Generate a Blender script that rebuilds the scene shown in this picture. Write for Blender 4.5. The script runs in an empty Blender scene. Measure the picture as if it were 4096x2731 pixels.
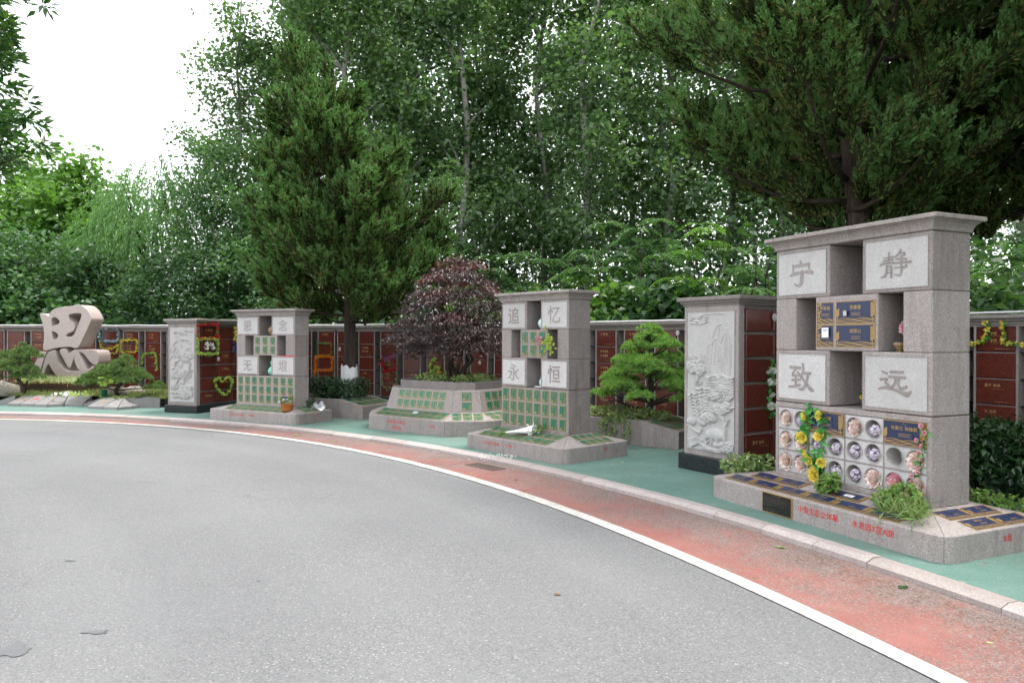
import bpy, math, random
import numpy as np
from mathutils import Vector, Matrix

SC = bpy.context.scene
COL = SC.collection
R = math.radians
# ---------------------------------------------------------------- camera
cam_d = bpy.data.cameras.new('camera')
cam = bpy.data.objects.new('camera', cam_d)
COL.objects.link(cam)
cam_d.sensor_fit = 'HORIZONTAL'
cam_d.sensor_width = 36.0
cam_d.lens = 25.69
cam_d.clip_start = 0.05
cam_d.clip_end = 3000
cam.matrix_world = (Matrix.Translation((0, 0, 1.6)) @ Matrix.Rotation(R(90 - 0.235), 4, 'X')
                    @ Matrix.Rotation(R(0.177), 4, 'Z'))
SC.camera = cam
# ---------------------------------------------------------------- world: bright overcast sky
SUN_EL = 74.0
SUN_AZ = 68.0            # degrees from +Y towards +X (behind the trees, to the right)
world = bpy.data.worlds.new('World')
SC.world = world
world.use_nodes = True
wn = world.node_tree.nodes
wl = world.node_tree.links
wn.clear()
w_out = wn.new('ShaderNodeOutputWorld')
w_bg = wn.new('ShaderNodeBackground')
w_sky = wn.new('ShaderNodeTexSky')
w_sky.sky_type = 'NISHITA'
w_sky.sun_disc = False
w_sky.sun_elevation = R(SUN_EL)
w_sky.sun_rotation = R(SUN_AZ)
w_sky.dust_density = 6.0
w_sky.air_density = 1.0
w_sky.ozone_density = 1.0
w_mix = wn.new('ShaderNodeMixRGB')           # an even layer of thin cloud over the clear sky
w_mix.inputs[0].default_value = 0.8
w_mix.inputs[2].default_value = (8.6, 8.8, 9.1, 1)
wl.new(w_sky.outputs[0], w_mix.inputs[1])
wl.new(w_mix.outputs[0], w_bg.inputs[0])
w_bg.inputs[1].default_value = 0.12
wl.new(w_bg.outputs[0], w_out.inputs[0])
# ---------------------------------------------------------------- veiled sun
sun_d = bpy.data.lights.new('sun', 'SUN')
sun_d.energy = 1.5
sun_d.angle = R(12)
sun_d.color = (1.0, 0.95, 0.88)
sun = bpy.data.objects.new('sun', sun_d)
COL.objects.link(sun)
_sd = Vector((math.sin(R(SUN_AZ)) * math.cos(R(SUN_EL)), math.cos(R(SUN_AZ)) * math.cos(R(SUN_EL)), math.sin(R(SUN_EL))))
sun.rotation_euler = _sd.to_track_quat('Z', 'Y').to_euler()
# ---------------------------------------------------------------- exposure
SC.view_settings.view_transform = 'Standard'
SC.view_settings.look = 'None'
SC.view_settings.gamma = 1.0
SC.view_settings.use_curve_mapping = False
SC.view_settings.exposure = 1.46
SC.render.engine = 'CYCLES'
SC.cycles.use_denoising = True
SC.cycles.use_adaptive_sampling = True
SC.cycles.adaptive_threshold = 0.03
SC.cycles.max_bounces = 5
SC.cycles.diffuse_bounces = 3
SC.cycles.glossy_bounces = 2
SC.cycles.transmission_bounces = 3
SC.cycles.sample_clamp_indirect = 6

# ================================================================ helpers
CX, CY = -13.4, -1.65                        # centre of the round plaza
def polar(r, deg, z=0.0):
    return Vector((CX + r * math.cos(R(deg)), CY + r * math.sin(R(deg)), z))

_F, _P, _RO = 2923.4, -0.0041, 0.0031        # survey constants of the photograph (4096 px wide)
def sight(u, v):
    a = (u - 2048) / _F; b = (v - 1365.5) / _F
    cr, sr = math.cos(_RO), math.sin(_RO)
    a, b = cr * a + sr * b, -sr * a + cr * b
    c, s = math.cos(_P), math.sin(_P)
    return Vector((a, c + s * b, s - c * b))
def ground_at(u, v, z=0.0):                  # the ground point seen at a pixel
    d = sight(u, v); t = (z - 1.6) / d.z
    return Vector((d.x * t, d.y * t, z))
def depth_at(u, v, y):                       # the point seen at a pixel at distance y
    d = sight(u, v); t = y / d.y
    return Vector((d.x * t, y, 1.6 + d.z * t))

def s2l(h):
    h = h.lstrip('#')
    out = []
    for i in (0, 2, 4):
        c = int(h[i:i + 2], 16) / 255
        out.append(c / 12.92 if c <= .04045 else ((c + .055) / 1.055) ** 2.4)
    return out

class MB:
    """collects faces and links them as ONE mesh object"""
    def __init__(s):
        s.v = []; s.f = []; s.m = []
    def add(s, vs, fs, m=0):
        o = len(s.v)
        s.v += [tuple(p) for p in vs]
        s.f += [tuple(i + o for i in f) for f in fs]
        s.m += [m] * len(fs)
        return s
    def box(s, x0, x1, y0, y1, z0, z1, m=0):
        vs = [(x0, y0, z0), (x1, y0, z0), (x1, y1, z0), (x0, y1, z0), (x0, y0, z1), (x1, y0, z1), (x1, y1, z1), (x0, y1, z1)]
        return s.add(vs, [(0, 3, 2, 1), (4, 5, 6, 7), (0, 1, 5, 4), (1, 2, 6, 5), (2, 3, 7, 6), (3, 0, 4, 7)], m)
    def cbox(s, x0, x1, y0, y1, z0, z1, b=.004, m=0):
        """box with chamfered edges"""
        X, Y, Z = (x0, x1), (y0, y1), (z0, z1)
        vs = []; idx = {}
        for i in (0, 1):
            for j in (0, 1):
                for k in (0, 1):
                    sx = b if i == 0 else -b; sy = b if j == 0 else -b; sz = b if k == 0 else -b
                    idx[i, j, k] = len(vs)
                    vs += [(X[i], Y[j] + sy, Z[k] + sz), (X[i] + sx, Y[j], Z[k] + sz), (X[i] + sx, Y[j] + sy, Z[k])]
        g = lambda i, j, k, a: idx[i, j, k] + a
        fs = []
        for i in (0, 1):
            q = [g(i, 0, 0, 0), g(i, 1, 0, 0), g(i, 1, 1, 0), g(i, 0, 1, 0)]; fs.append(q if i else q[::-1])
            q = [g(0, i, 0, 1), g(0, i, 1, 1), g(1, i, 1, 1), g(1, i, 0, 1)]; fs.append(q if i else q[::-1])
            q = [g(0, 0, i, 2), g(1, 0, i, 2), g(1, 1, i, 2), g(0, 1, i, 2)]; fs.append(q if i else q[::-1])
        for i in (0, 1):
            for j in (0, 1):
                fl = (i + j) % 2
                q = [g(i, j, 0, 0), g(i, j, 1, 0), g(i, j, 1, 1), g(i, j, 0, 1)]; fs.append(q if fl else q[::-1])
                q = [g(i, 0, j, 2), g(i, 1, j, 2), g(i, 1, j, 0), g(i, 0, j, 0)]; fs.append(q if fl else q[::-1])
                q = [g(0, i, j, 1), g(1, i, j, 1), g(1, i, j, 2), g(0, i, j, 2)]; fs.append(q if fl else q[::-1])
                for k in (0, 1):
                    q = [g(i, j, k, 0), g(i, j, k, 1), g(i, j, k, 2)]; fs.append(q if (i + j + k) % 2 else q[::-1])
        return s.add(vs, fs, m)
    def prism(s, poly, z0, z1, m=0, top=None):
        """poly: list of (x, y) counter-clockwise; top: poly of the same length for the upper face"""
        n = len(poly); top = top or poly
        vs = [(x, y, z0) for x, y in poly] + [(x, y, z1) for x, y in top]
        fs = [tuple(range(n))[::-1], tuple(range(n, 2 * n))] + [(i, (i + 1) % n, n + (i + 1) % n, n + i) for i in range(n)]
        return s.add(vs, fs, m)
    def lathe(s, prof, n=20, c=(0, 0, 0), m=0, axis='Z', cap=True):
        vs = []; fs = []
        for r, z in prof:
            for k in range(n):
                a = 2 * math.pi * k / n
                p = (r * math.cos(a), r * math.sin(a), z)
                if axis == 'Y': p = (p[0], z, p[1])
                vs.append((p[0] + c[0], p[1] + c[1], p[2] + c[2]))
        for i in range(len(prof) - 1):
            for k in range(n):
                q = (i * n + k, i * n + (k + 1) % n, (i + 1) * n + (k + 1) % n, (i + 1) * n + k)
                fs.append(q)
        if cap:
            fs.append(tuple(range(n))[::-1]); fs.append(tuple(range((len(prof) - 1) * n, len(prof) * n)))
        return s.add(vs, fs, m)
    def tube(s, pts, rad, n=7, m=0, cap=True):
        pts = [Vector(p) for p in pts]
        if not hasattr(rad, '__len__'): rad = [rad] * len(pts)
        up = Vector((0.13, 0.07, 1)).normalized()
        vs = []; fs = []
        for i, p in enumerate(pts):
            t = (pts[min(i + 1, len(pts) - 1)] - pts[max(i - 1, 0)])
            t = t.normalized() if t.length > 1e-9 else Vector((0, 0, 1))
            a = t.cross(up)
            if a.length < 1e-3: a = t.cross(Vector((1, 0, 0)))
            a.normalize(); b = t.cross(a)
            for k in range(n):
                th = 2 * math.pi * k / n
                vs.append(p + (a * math.cos(th) + b * math.sin(th)) * rad[i])
        for i in range(len(pts) - 1):
            for k in range(n):
                fs.append((i * n + k, (i + 1) * n + k, (i + 1) * n + (k + 1) % n, i * n + (k + 1) % n))
        if cap:
            fs.append(tuple(range(n))); fs.append(tuple(range((len(pts) - 1) * n, len(pts) * n))[::-1])
        return s.add(vs, fs, m)
    def xf(s, mat):
        s.v = [tuple(mat @ Vector(p)) for p in s.v]
        return s
    def join(s, o, mat=None, m=None):
        vs = o.v if mat is None else [tuple(mat @ Vector(p)) for p in o.v]
        k = len(s.v)
        s.v += vs; s.f += [tuple(i + k for i in f) for f in o.f]; s.m += (o.m if m is None else [m] * len(o.f))
        return s
    def mesh(s, name, mats, smooth=False):
        me = bpy.data.meshes.new(name)
        me.from_pydata(s.v, [], s.f)
        mats = mats if isinstance(mats, (list, tuple)) else [mats]
        for k in mats: me.materials.append(k)
        if len(mats) > 1: me.polygons.foreach_set('material_index', s.m)
        if smooth: me.polygons.foreach_set('use_smooth', [True] * len(me.polygons))
        me.update()
        return me
    def build(s, name, mats, parent=None, smooth=False, **k):
        return link(name, s.mesh(name, mats, smooth), parent, **k)

def link(name, me, parent=None, loc=None, rz=None, **props):
    o = bpy.data.objects.new(name, me)
    COL.objects.link(o)
    if parent is not None: o.parent = parent
    if loc is not None: o.location = loc
    if rz is not None: o.rotation_euler = (0, 0, rz)
    for k, v in props.items(): o[k] = v
    return o
def thing(name, label, cat, loc=(0, 0, 0), rz=0.0, group=None):
    o = bpy.data.objects.new(name, None)
    o.empty_display_size = .1
    COL.objects.link(o)
    o.location = loc; o.rotation_euler = (0, 0, rz)
    return tag(o, label, cat, group)
def tag(o, label, cat, group=None):
    o['label'] = label; o['category'] = cat
    if group: o['group'] = group
    return o
def struct(o, kind='structure'):
    o['kind'] = kind
    return o
def npmesh(name, V, F, mats, smooth=False, mi=None):
    """V (n,3) float, F (k,3|4) int arrays -> mesh, fast"""
    me = bpy.data.meshes.new(name)
    V = np.ascontiguousarray(V, dtype=np.float32); F = np.ascontiguousarray(F, dtype=np.int32)
    k, c = F.shape
    me.vertices.add(len(V)); me.vertices.foreach_set('co', V.ravel())
    me.loops.add(k * c); me.loops.foreach_set('vertex_index', F.ravel())
    me.polygons.add(k)
    me.polygons.foreach_set('loop_start', np.arange(0, k * c, c, dtype=np.int32))
    me.polygons.foreach_set('loop_total', np.full(k, c, dtype=np.int32))
    mats = mats if isinstance(mats, (list, tuple)) else [mats]
    for m in mats: me.materials.append(m)
    if mi is not None: me.polygons.foreach_set('material_index', np.asarray(mi, dtype=np.int32))
    me.polygons.foreach_set('use_smooth', np.full(k, bool(smooth)))
    me.update(calc_edges=True)
    return me

# ---------------------------------------------------------------- lettering: glyph outlines from the built-in font
ALLTEXT = ('宁静致远思念无垠追忆永恒小型生态立体墓永思园7区A面B面3D生态云葬区（永思园）1区A面云葬'
           '徐春香胡振山罗秀英王吕氏兴俊张素兰锡霖父母爱子夫君陈惠熙杨林松金德祥淑华全蔡仲泰伟李琴树亭汤向明方白陆煜钧恒英唐永会王建'
           '《》：，。0123456789-.区三五六七A李长文大志高刘孙周赵')
GLYPH = {}
def _make_glyphs():
    chars = sorted(set(ALLTEXT))
    obs = []
    for bold in (0, .012):
        for ch in chars:
            c = bpy.data.curves.new('glyph', 'FONT')
            c.body = ch; c.offset = bold; c.resolution_u = 3; c.fill_mode = 'FRONT'
            o = bpy.data.objects.new('glyph', c); COL.objects.link(o); obs.append((bold, ch, o))
    dg = bpy.context.evaluated_depsgraph_get()
    for bold, ch, o in obs:
        me = o.evaluated_get(dg).to_mesh()
        V = np.array([v.co[:2] for v in me.vertices]) if len(me.vertices) else np.zeros((0, 2))
        GLYPH[bold > 0, ch] = (V, [tuple(p.vertices) for p in me.polygons])
        o.to_mesh_clear()
    for _, _, o in obs:
        c = o.data; bpy.data.objects.remove(o); bpy.data.curves.remove(c)
_make_glyphs()
def text(mb, s, x, z, size, y=0.0, bold=False, m=0, align='L', sx=1.0, frame=None, up=False):
    """writes s with the glyphs' faces looking towards -Y (up: lying flat, looking to +Z)"""
    adv = [1.0 if ord(c) > 0x2000 else .34 if c == ' ' else .6 for c in s]
    w = sum(adv) * size * sx
    cx = x - (w / 2 if align == 'C' else w if align == 'R' else 0)
    for c, a in zip(s, adv):
        g = GLYPH.get((bold, c))
        if g is not None and len(g[0]):
            V, F = g
            if up: vs = [(cx + p[0] * size * sx, z + p[1] * size, y) for p in V]
            else: vs = [(cx + p[0] * size * sx, y, z + p[1] * size) for p in V]
            mb.add(vs, F, m)
        cx += a * size * sx
    return mb

# ================================================================ materials
def mat(name, rough=.6, spec=.3):
    m = bpy.data.materials.new(name); m.use_nodes = True
    nt = m.node_tree; b = nt.nodes['Principled BSDF']
    b.inputs['Roughness'].default_value = rough
    b.inputs['Specular IOR Level'].default_value = spec
    return m, nt, b
def N(nt, t, **kw):
    n = nt.nodes.new(t)
    for k, v in kw.items():
        if k in n.inputs: n.inputs[k].default_value = v
        else: setattr(n, k, v)
    return n
def noise(nt, co, scale, detail=4, rough=.6, sc3=None):
    if sc3:
        mp = N(nt, 'ShaderNodeMapping'); mp.inputs['Scale'].default_value = sc3
        nt.links.new(co, mp.inputs[0]); co = mp.outputs[0]
    n = N(nt, 'ShaderNodeTexNoise', Scale=scale, Detail=detail, Roughness=rough)
    nt.links.new(co, n.inputs['Vector'])
    return n.outputs['Fac']
def ramp(nt, fac, stops, interp='LINEAR'):
    r = N(nt, 'ShaderNodeValToRGB'); r.color_ramp.interpolation = interp
    e = r.color_ramp.elements
    while len(e) < len(stops): e.new(.5)
    for i, (p, c) in enumerate(stops):
        e[i].position = p; e[i].color = (*c, 1) if hasattr(c, '__len__') else (c, c, c, 1)
    nt.links.new(fac, r.inputs[0])
    return r.outputs[0]
def mixc(nt, fac, a, b, mode='MIX'):
    m = N(nt, 'ShaderNodeMixRGB', blend_type=mode)
    for k, v in ((0, fac), (1, a), (2, b)):
        if hasattr(v, 'links'): nt.links.new(v, m.inputs[k])
        elif hasattr(v, '__len__'): m.inputs[k].default_value = (*v[:3], 1)
        else: m.inputs[k].default_value = v
    return m.outputs[0]
def bump(nt, b, h, strength=.3, dist=.004):
    n = N(nt, 'ShaderNodeBump', Strength=strength, Distance=dist)
    nt.links.new(h, n.inputs['Height']); nt.links.new(n.outputs[0], b.inputs['Normal'])
def coords(nt, kind='Object'):
    return N(nt, 'ShaderNodeTexCoord').outputs[kind]
def world_pos(nt):
    return N(nt, 'ShaderNodeNewGeometry').outputs['Position']
M = {}
def plain(name, col, rough=.6, spec=.3, var=.12, metal=0.0, scale=30):
    m, nt, b = mat(name, rough, spec)
    co = coords(nt)
    f = noise(nt, co, scale, 4)
    c = mixc(nt, f, [x * (1 - var) for x in col], [min(1, x * (1 + var)) for x in col])
    nt.links.new(c, b.inputs['Base Color']); b.inputs['Metallic'].default_value = metal
    M[name] = m
    return m
def granite(name, base, dark, light, rough=.55, grain=170, bmp=.15, stain=.25, spec=.3):
    m, nt, b = mat(name, rough, spec)
    co = world_pos(nt)
    v = N(nt, 'ShaderNodeTexVoronoi', Scale=grain); nt.links.new(co, v.inputs['Vector'])
    sep = N(nt, 'ShaderNodeSeparateColor'); nt.links.new(v.outputs['Color'], sep.inputs[0])
    c1 = ramp(nt, sep.outputs[0], [(0, dark), (.25, base), (.7, base), (1, light)])
    n2 = noise(nt, co, 7, 5, .65)
    c2 = mixc(nt, ramp(nt, n2, [(.35, 0), (.7, .5)]), c1, [x * .82 for x in base])
    st = noise(nt, co, 2.2, 6, .7, (5, 5, .9))
    c3 = mixc(nt, ramp(nt, st, [(.5, 0), (.78, stain)]), c2, [x * .45 for x in dark])
    oi = N(nt, 'ShaderNodeObjectInfo')                                   # every stone has a tone of its own
    c3 = mixc(nt, 1.0, c3, ramp(nt, oi.outputs['Random'], [(0, (.86, .85, .84)), (.5, (.98, .97, .97)), (1, (1.1, 1.1, 1.1))]), 'MULTIPLY')
    nt.links.new(c3, b.inputs['Base Color'])
    bump(nt, b, sep.outputs[1], bmp, .002)
    M[name] = m
    return m
granite('granite', (.29, .258, .246), (.165, .14, .132), (.45, .415, .40), stain=.5)
granite('granite_dark', (.235, .21, .20), (.13, .11, .105), (.37, .34, .32), stain=.4)
granite('granite_sculpture', (.40, .335, .31), (.33, .27, .25), (.47, .40, .37), grain=70, stain=.12)
granite('granite_tooled', (.52, .515, .51), (.40, .395, .39), (.65, .645, .64), rough=.8, grain=160, bmp=.5, stain=.12, spec=.15)
granite('granite_relief', (.47, .465, .455), (.38, .375, .365), (.56, .555, .545), rough=.8, grain=140, bmp=.2, stain=.2, spec=.15)
granite('granite_edging', (.23, .225, .22), (.155, .15, .145), (.31, .30, .295), stain=.3)
granite('kerb_granite', (.37, .325, .31), (.24, .20, .19), (.50, .46, .44), stain=.3)
granite('red_granite', (.10, .022, .015), (.05, .011, .008), (.17, .045, .032), rough=.16, grain=120, bmp=.02, stain=.3, spec=.45)
granite('black_granite', (.013, .016, .019), (.006, .007, .008), (.03, .033, .036), rough=.22, grain=120, bmp=.02, stain=.1, spec=.5)
granite('carved', (.275, .245, .235), (.21, .185, .175), (.46, .43, .41), rough=.6, stain=.08)
plain('gold', (.36, .235, .085), .45, .4, .2, .35)
plain('gold_paint', (.46, .32, .12), .55, .3, .15, .1)
plain('red_paint', (.50, .035, .03), .6, .3, .15)
plain('plate_green', (.008, .125, .072), .3, .5, .2)
plain('plate_blue', (.014, .024, .07), .32, .5, .25)
plain('plate_black', (.012, .013, .013), .25, .5, .2)
plain('white_paper', (.75, .76, .78), .7, .2, .05)
plain('ink_blue', (.10, .10, .35), .7, .2, .05)
plain('dark_glass', (.010, .011, .012), .08, .5, .1)
plain('corten', (.12, .035, .018), .55, .4, .35, scale=9)
plain('soil', (.06, .042, .028), .95, .1, .4, scale=25)
plain('porcelain_white', (.78, .78, .76), .15, .5, .04)
plain('celadon', (.20, .52, .40), .12, .5, .06)
plain('celadon_pale', (.45, .62, .62), .12, .5, .06)
plain('brown_glaze', (.20, .12, .05), .25, .5, .5, scale=60)
plain('wicker', (.40, .14, .035), .6, .3, .4, scale=140)
plain('cable_white', (.72, .72, .73), .5, .3, .06)
plain('cable_black', (.02, .02, .02), .5, .3, .06)
plain('iron', (.12, .09, .08), .7, .3, .5, scale=60)
plain('photo_grey', (.45, .43, .41), .3, .4, .3, scale=70)
plain('whitewash', (.70, .71, .72), .9, .1, .2, scale=20)
plain('foil', (.75, .76, .78), .25, .5, .3, .3, scale=40)
plain('ribbon_red', (.6, .015, .02), .45, .3, .1)

def bark(name, a, b_, scale=14, stretch=.22):
    m, nt, b = mat(name, .9, .15)
    co = coords(nt)
    n = noise(nt, co, scale, 6, .65, (1.6, 1.6, stretch))
    nt.links.new(ramp(nt, n, [(.3, a), (.7, b_)]), b.inputs['Base Color'])
    bump(nt, b, n, .9, .03)
    M[name] = m
bark('bark_juniper', (.022, .017, .014), (.085, .062, .05))
bark('bark_poplar', (.16, .155, .14), (.34, .33, .30), 9, .5)
bark('bark_dark', (.025, .02, .016), (.09, .075, .06))

def leaf(name, cols, rough=.45, trans=.35, spec=.35, tcol=None):
    """foliage: each leaf takes a colour of its own between the stops"""
    m, nt, b = mat(name, rough, spec)
    g = N(nt, 'ShaderNodeNewGeometry')
    k = len(cols) - 1
    c = ramp(nt, g.outputs['Random Per Island'], [(i / k, cc) for i, cc in enumerate(cols)])
    nt.links.new(c, b.inputs['Base Color'])
    if trans > 0:
        t = N(nt, 'ShaderNodeBsdfTranslucent')
        tc = mixc(nt, 1.0, c, tcol or (1.5, 1.7, .7), 'MULTIPLY')
        nt.links.new(tc, t.inputs[0])
        mx = N(nt, 'ShaderNodeMixShader'); mx.inputs[0].default_value = trans
        nt.links.new(b.outputs[0], mx.inputs[1]); nt.links.new(t.outputs[0], mx.inputs[2])
        nt.links.new(mx.outputs[0], nt.nodes['Material Output'].inputs[0])
    M[name] = m
leaf('leaf_poplar', [(.058, .115, .055), (.11, .185, .085), (.08, .15, .07), (.18, .26, .14)], .34, .40)
leaf('leaf_light', [(.09, .185, .045), (.14, .255, .065), (.11, .22, .055), (.07, .15, .04)], .4, .4)
leaf('leaf_willow', [(.12, .23, .09), (.16, .28, .12), (.10, .20, .08)], .4, .4)
leaf('leaf_mid', [(.04, .10, .045), (.085, .165, .075), (.06, .13, .06), (.14, .235, .11)], .34, .36)
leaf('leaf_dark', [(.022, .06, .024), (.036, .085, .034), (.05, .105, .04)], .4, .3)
leaf('leaf_juniper', [(.05, .105, .028), (.085, .16, .04), (.11, .19, .05), (.065, .13, .035), (.095, .165, .04), (.20, .12, .045)], .6, .15, .2)
plain('juniper_twigs', (.026, .034, .014), .95, .05, .4)
leaf('leaf_juniper_tip', [(.10, .215, .07), (.135, .26, .085), (.08, .175, .055)], .6, .2, .2)
leaf('leaf_purple', [(.038, .022, .026), (.055, .034, .036), (.065, .034, .034), (.09, .08, .078), (.055, .042, .042)], .38, .12, .45, (1.3, .8, .8))
leaf('leaf_purple_new', [(.13, .05, .06), (.17, .10, .10), (.10, .05, .05)], .4, .25, .4, (1.5, .7, .6))
leaf('leaf_cedar', [(.12, .24, .06), (.19, .34, .09), (.28, .44, .13)], .6, .25, .2)
leaf('leaf_pine', [(.08, .16, .05), (.12, .21, .065), (.16, .25, .085), (.13, .15, .06)], .6, .15, .2)
leaf('leaf_gloss', [(.02, .07, .02), (.04, .11, .025), (.08, .17, .04), (.03, .085, .025)], .22, .25, .5)
leaf('leaf_hedge', [(.015, .045, .018), (.025, .065, .022), (.045, .10, .03)], .28, .15, .5)
leaf('leaf_varieg', [(.08, .17, .045), (.30, .36, .15), (.12, .23, .06), (.38, .42, .20), (.10, .20, .045)], .4, .2, .3)
leaf('leaf_shrub', [(.10, .22, .045), (.16, .30, .06), (.22, .36, .09), (.14, .24, .07), (.24, .19, .10)], .4, .25, .3)
leaf('leaf_brown', [(.20, .10, .035), (.28, .15, .05), (.14, .07, .03)], .8, .1, .1, (1.2, 1, .7))
leaf('grass_blade', [(.11, .19, .05), (.17, .25, .08), (.26, .27, .12), (.09, .15, .04)], .6, .2, .2)
leaf('grass_pale', [(.40, .46, .20), (.52, .56, .32), (.32, .40, .14), (.58, .60, .40)], .6, .2, .2)
leaf('plastic_leaf', [(.05, .24, .05), (.08, .34, .08), (.11, .42, .11)], .35, .2, .4)
leaf('petal_yellow', [(.75, .60, .07), (.85, .74, .18), (.80, .68, .12)], .5, .2, .3, (1.1, 1, .8))
leaf('petal_lime', [(.45, .62, .10), (.60, .72, .20), (.38, .55, .08)], .5, .2, .3, (1.1, 1, .8))
leaf('petal_orange', [(.85, .25, .02), (.90, .38, .04), (.85, .30, .05)], .5, .2, .3, (1.1, 1, .8))
leaf('petal_red', [(.55, .015, .025), (.65, .02, .05), (.45, .01, .03)], .5, .15, .3, (1.1, 1, .8))
leaf('petal_magenta', [(.45, .03, .28), (.60, .08, .40), (.70, .30, .55)], .5, .15, .3, (1.1, 1, .8))
leaf('petal_white', [(.75, .76, .74), (.82, .82, .80), (.66, .70, .62)], .5, .2, .3, (1.05, 1, .95))
leaf('petal_blue', [(.38, .58, .72), (.55, .70, .78), (.66, .76, .80)], .5, .2, .3, (1.05, 1, 1))
leaf('petal_violet', [(.08, .06, .30), (.14, .09, .42), (.10, .05, .25)], .5, .2, .3, (1.05, 1, 1))
leaf('petal_lilac', [(.64, .54, .74), (.74, .68, .80), (.56, .44, .68), (.72, .74, .64), (.54, .58, .46)], .6, .2, .2, (1.05, 1, 1))
leaf('petal_peony', [(.80, .70, .62), (.84, .77, .70), (.78, .60, .54), (.70, .42, .40), (.80, .76, .66), (.83, .74, .68)], .6, .15, .2, (1.05, .97, .95))
leaf('petal_pink', [(.75, .28, .36), (.80, .50, .54), (.72, .18, .28), (.78, .70, .70)], .6, .15, .2, (1.05, .95, .95))
M['plastic_stem'] = plain('plastic_stem', (.06, .2, .05), .5)
# ================================================================ ground, road, kerb
Z_R = -.06
def road_mats():
    # worn asphalt with pale aggregate
    m, nt, b = mat('asphalt', .85, .2)
    co = world_pos(nt)
    v = N(nt, 'ShaderNodeTexVoronoi', Scale=125); nt.links.new(co, v.inputs['Vector'])
    sep = N(nt, 'ShaderNodeSeparateColor'); nt.links.new(v.outputs['Color'], sep.inputs[0])
    c = ramp(nt, sep.outputs[0], [(0, (.105, .107, .11)), (.3, (.145, .148, .152)), (.8, (.178, .181, .185)), (.97, (.215, .215, .215)), (1, (.36, .35, .34))])
    big = noise(nt, co, .55, 5, .6)
    c = mixc(nt, ramp(nt, big, [(.35, 0), (.7, .55)]), c, (.185, .19, .195))
    dust = noise(nt, co, .9, 7, .75, (1, 1, 1))
    c = mixc(nt, ramp(nt, dust, [(.55, 0), (.75, .35)]), c, (.14, .142, .145))
    # faint arcs where tyres polish the surface, and hairline cracks
    sb = N(nt, 'ShaderNodeVectorMath', operation='SUBTRACT'); nt.links.new(co, sb.inputs[0]); sb.inputs[1].default_value = (CX, CY, Z_R)
    ll = N(nt, 'ShaderNodeVectorMath', operation='LENGTH'); nt.links.new(sb.outputs[0], ll.inputs[0])
    arc = N(nt, 'ShaderNodeTexNoise', noise_dimensions='1D', Scale=1.1, Detail=3); nt.links.new(ll.outputs['Value'], arc.inputs['W'])
    c = mixc(nt, 1.0, c, ramp(nt, arc.outputs['Fac'], [(.35, (.955, .955, .955)), (.65, (1.03, 1.03, 1.025))]), 'MULTIPLY')
    blot = noise(nt, co, .35, 3, .5)
    c = mixc(nt, 1.0, c, ramp(nt, blot, [(.35, (.95, .953, .956)), (.65, (1.04, 1.037, 1.03))]), 'MULTIPLY')
    wv = noise(nt, co, 1.4, 6, .7); vv = N(nt, 'ShaderNodeMixRGB'); vv.inputs[0].default_value = .35; nt.links.new(co, vv.inputs[1]); nt.links.new(wv, vv.inputs[2])
    cr = N(nt, 'ShaderNodeTexVoronoi', feature='DISTANCE_TO_EDGE', Scale=.28); nt.links.new(vv.outputs[0], cr.inputs['Vector'])
    crk = ramp(nt, cr.outputs['Distance'], [(0, .55), (.0035, 0)])
    gate = ramp(nt, noise(nt, co, .5, 2), [(.52, 0), (.62, 1)])
    c = mixc(nt, mixc(nt, 1.0, crk, gate, 'MULTIPLY'), c, (.07, .07, .07))
    nt.links.new(c, b.inputs['Base Color'])
    bump(nt, b, sep.outputs[1], .35, .004)
    M['asphalt'] = m
    # red lane paint worn through to the asphalt, dirt along the kerb
    m, nt, b = mat('red_lane', .8, .2)
    co = world_pos(nt)
    v = N(nt, 'ShaderNodeTexVoronoi', Scale=120); nt.links.new(co, v.inputs['Vector'])
    sep = N(nt, 'ShaderNodeSeparateColor'); nt.links.new(v.outputs['Color'], sep.inputs[0])
    paint = ramp(nt, noise(nt, co, 3, 5), [(.3, (.24, .094, .08)), (.7, (.29, .128, .112))])
    asp = ramp(nt, sep.outputs[0], [(0, (.10, .085, .08)), (.5, (.15, .13, .12)), (1, (.27, .245, .225))])
    # distance from the plaza centre: the paint is worn and sandy towards the kerb
    sub = N(nt, 'ShaderNodeVectorMath', operation='SUBTRACT'); nt.links.new(co, sub.inputs[0]); sub.inputs[1].default_value = (CX, CY, -.056)
    ln = N(nt, 'ShaderNodeVectorMath', operation='LENGTH'); nt.links.new(sub.outputs[0], ln.inputs[0])
    mr = N(nt, 'ShaderNodeMapRange'); mr.inputs[1].default_value = 16.6; mr.inputs[2].default_value = 17.5
    nt.links.new(ln.outputs['Value'], mr.inputs[0])
    n1 = noise(nt, co, 1.3, 8, .72)
    ad = N(nt, 'ShaderNodeMath', operation='MULTIPLY_ADD'); ad.inputs[1].default_value = .27
    nt.links.new(mr.outputs[0], ad.inputs[0]); nt.links.new(n1, ad.inputs[2])
    fine = N(nt, 'ShaderNodeMath', operation='MULTIPLY_ADD'); fine.inputs[1].default_value = .34
    nt.links.new(sep.outputs[1], fine.inputs[0]); nt.links.new(ad.outputs[0], fine.inputs[2])
    worn = ramp(nt, fine.outputs[0], [(.69, 0), (.80, .85)])
    c = mixc(nt, worn, paint, asp)
    n2 = noise(nt, co, 2.1, 7, .7)
    c = mixc(nt, ramp(nt, n2, [(.55, 0), (.78, .65)]), c, (.27, .195, .165))
    nt.links.new(c, b.inputs['Base Color'])
    bump(nt, b, sep.outputs[1], .5, .005)
    M['red_lane'] = m
    # white thermoplastic line
    m, nt, b = mat('white_line', .7, .25)
    co = world_pos(nt)
    v = N(nt, 'ShaderNodeTexVoronoi', Scale=130); nt.links.new(co, v.inputs['Vector'])
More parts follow.
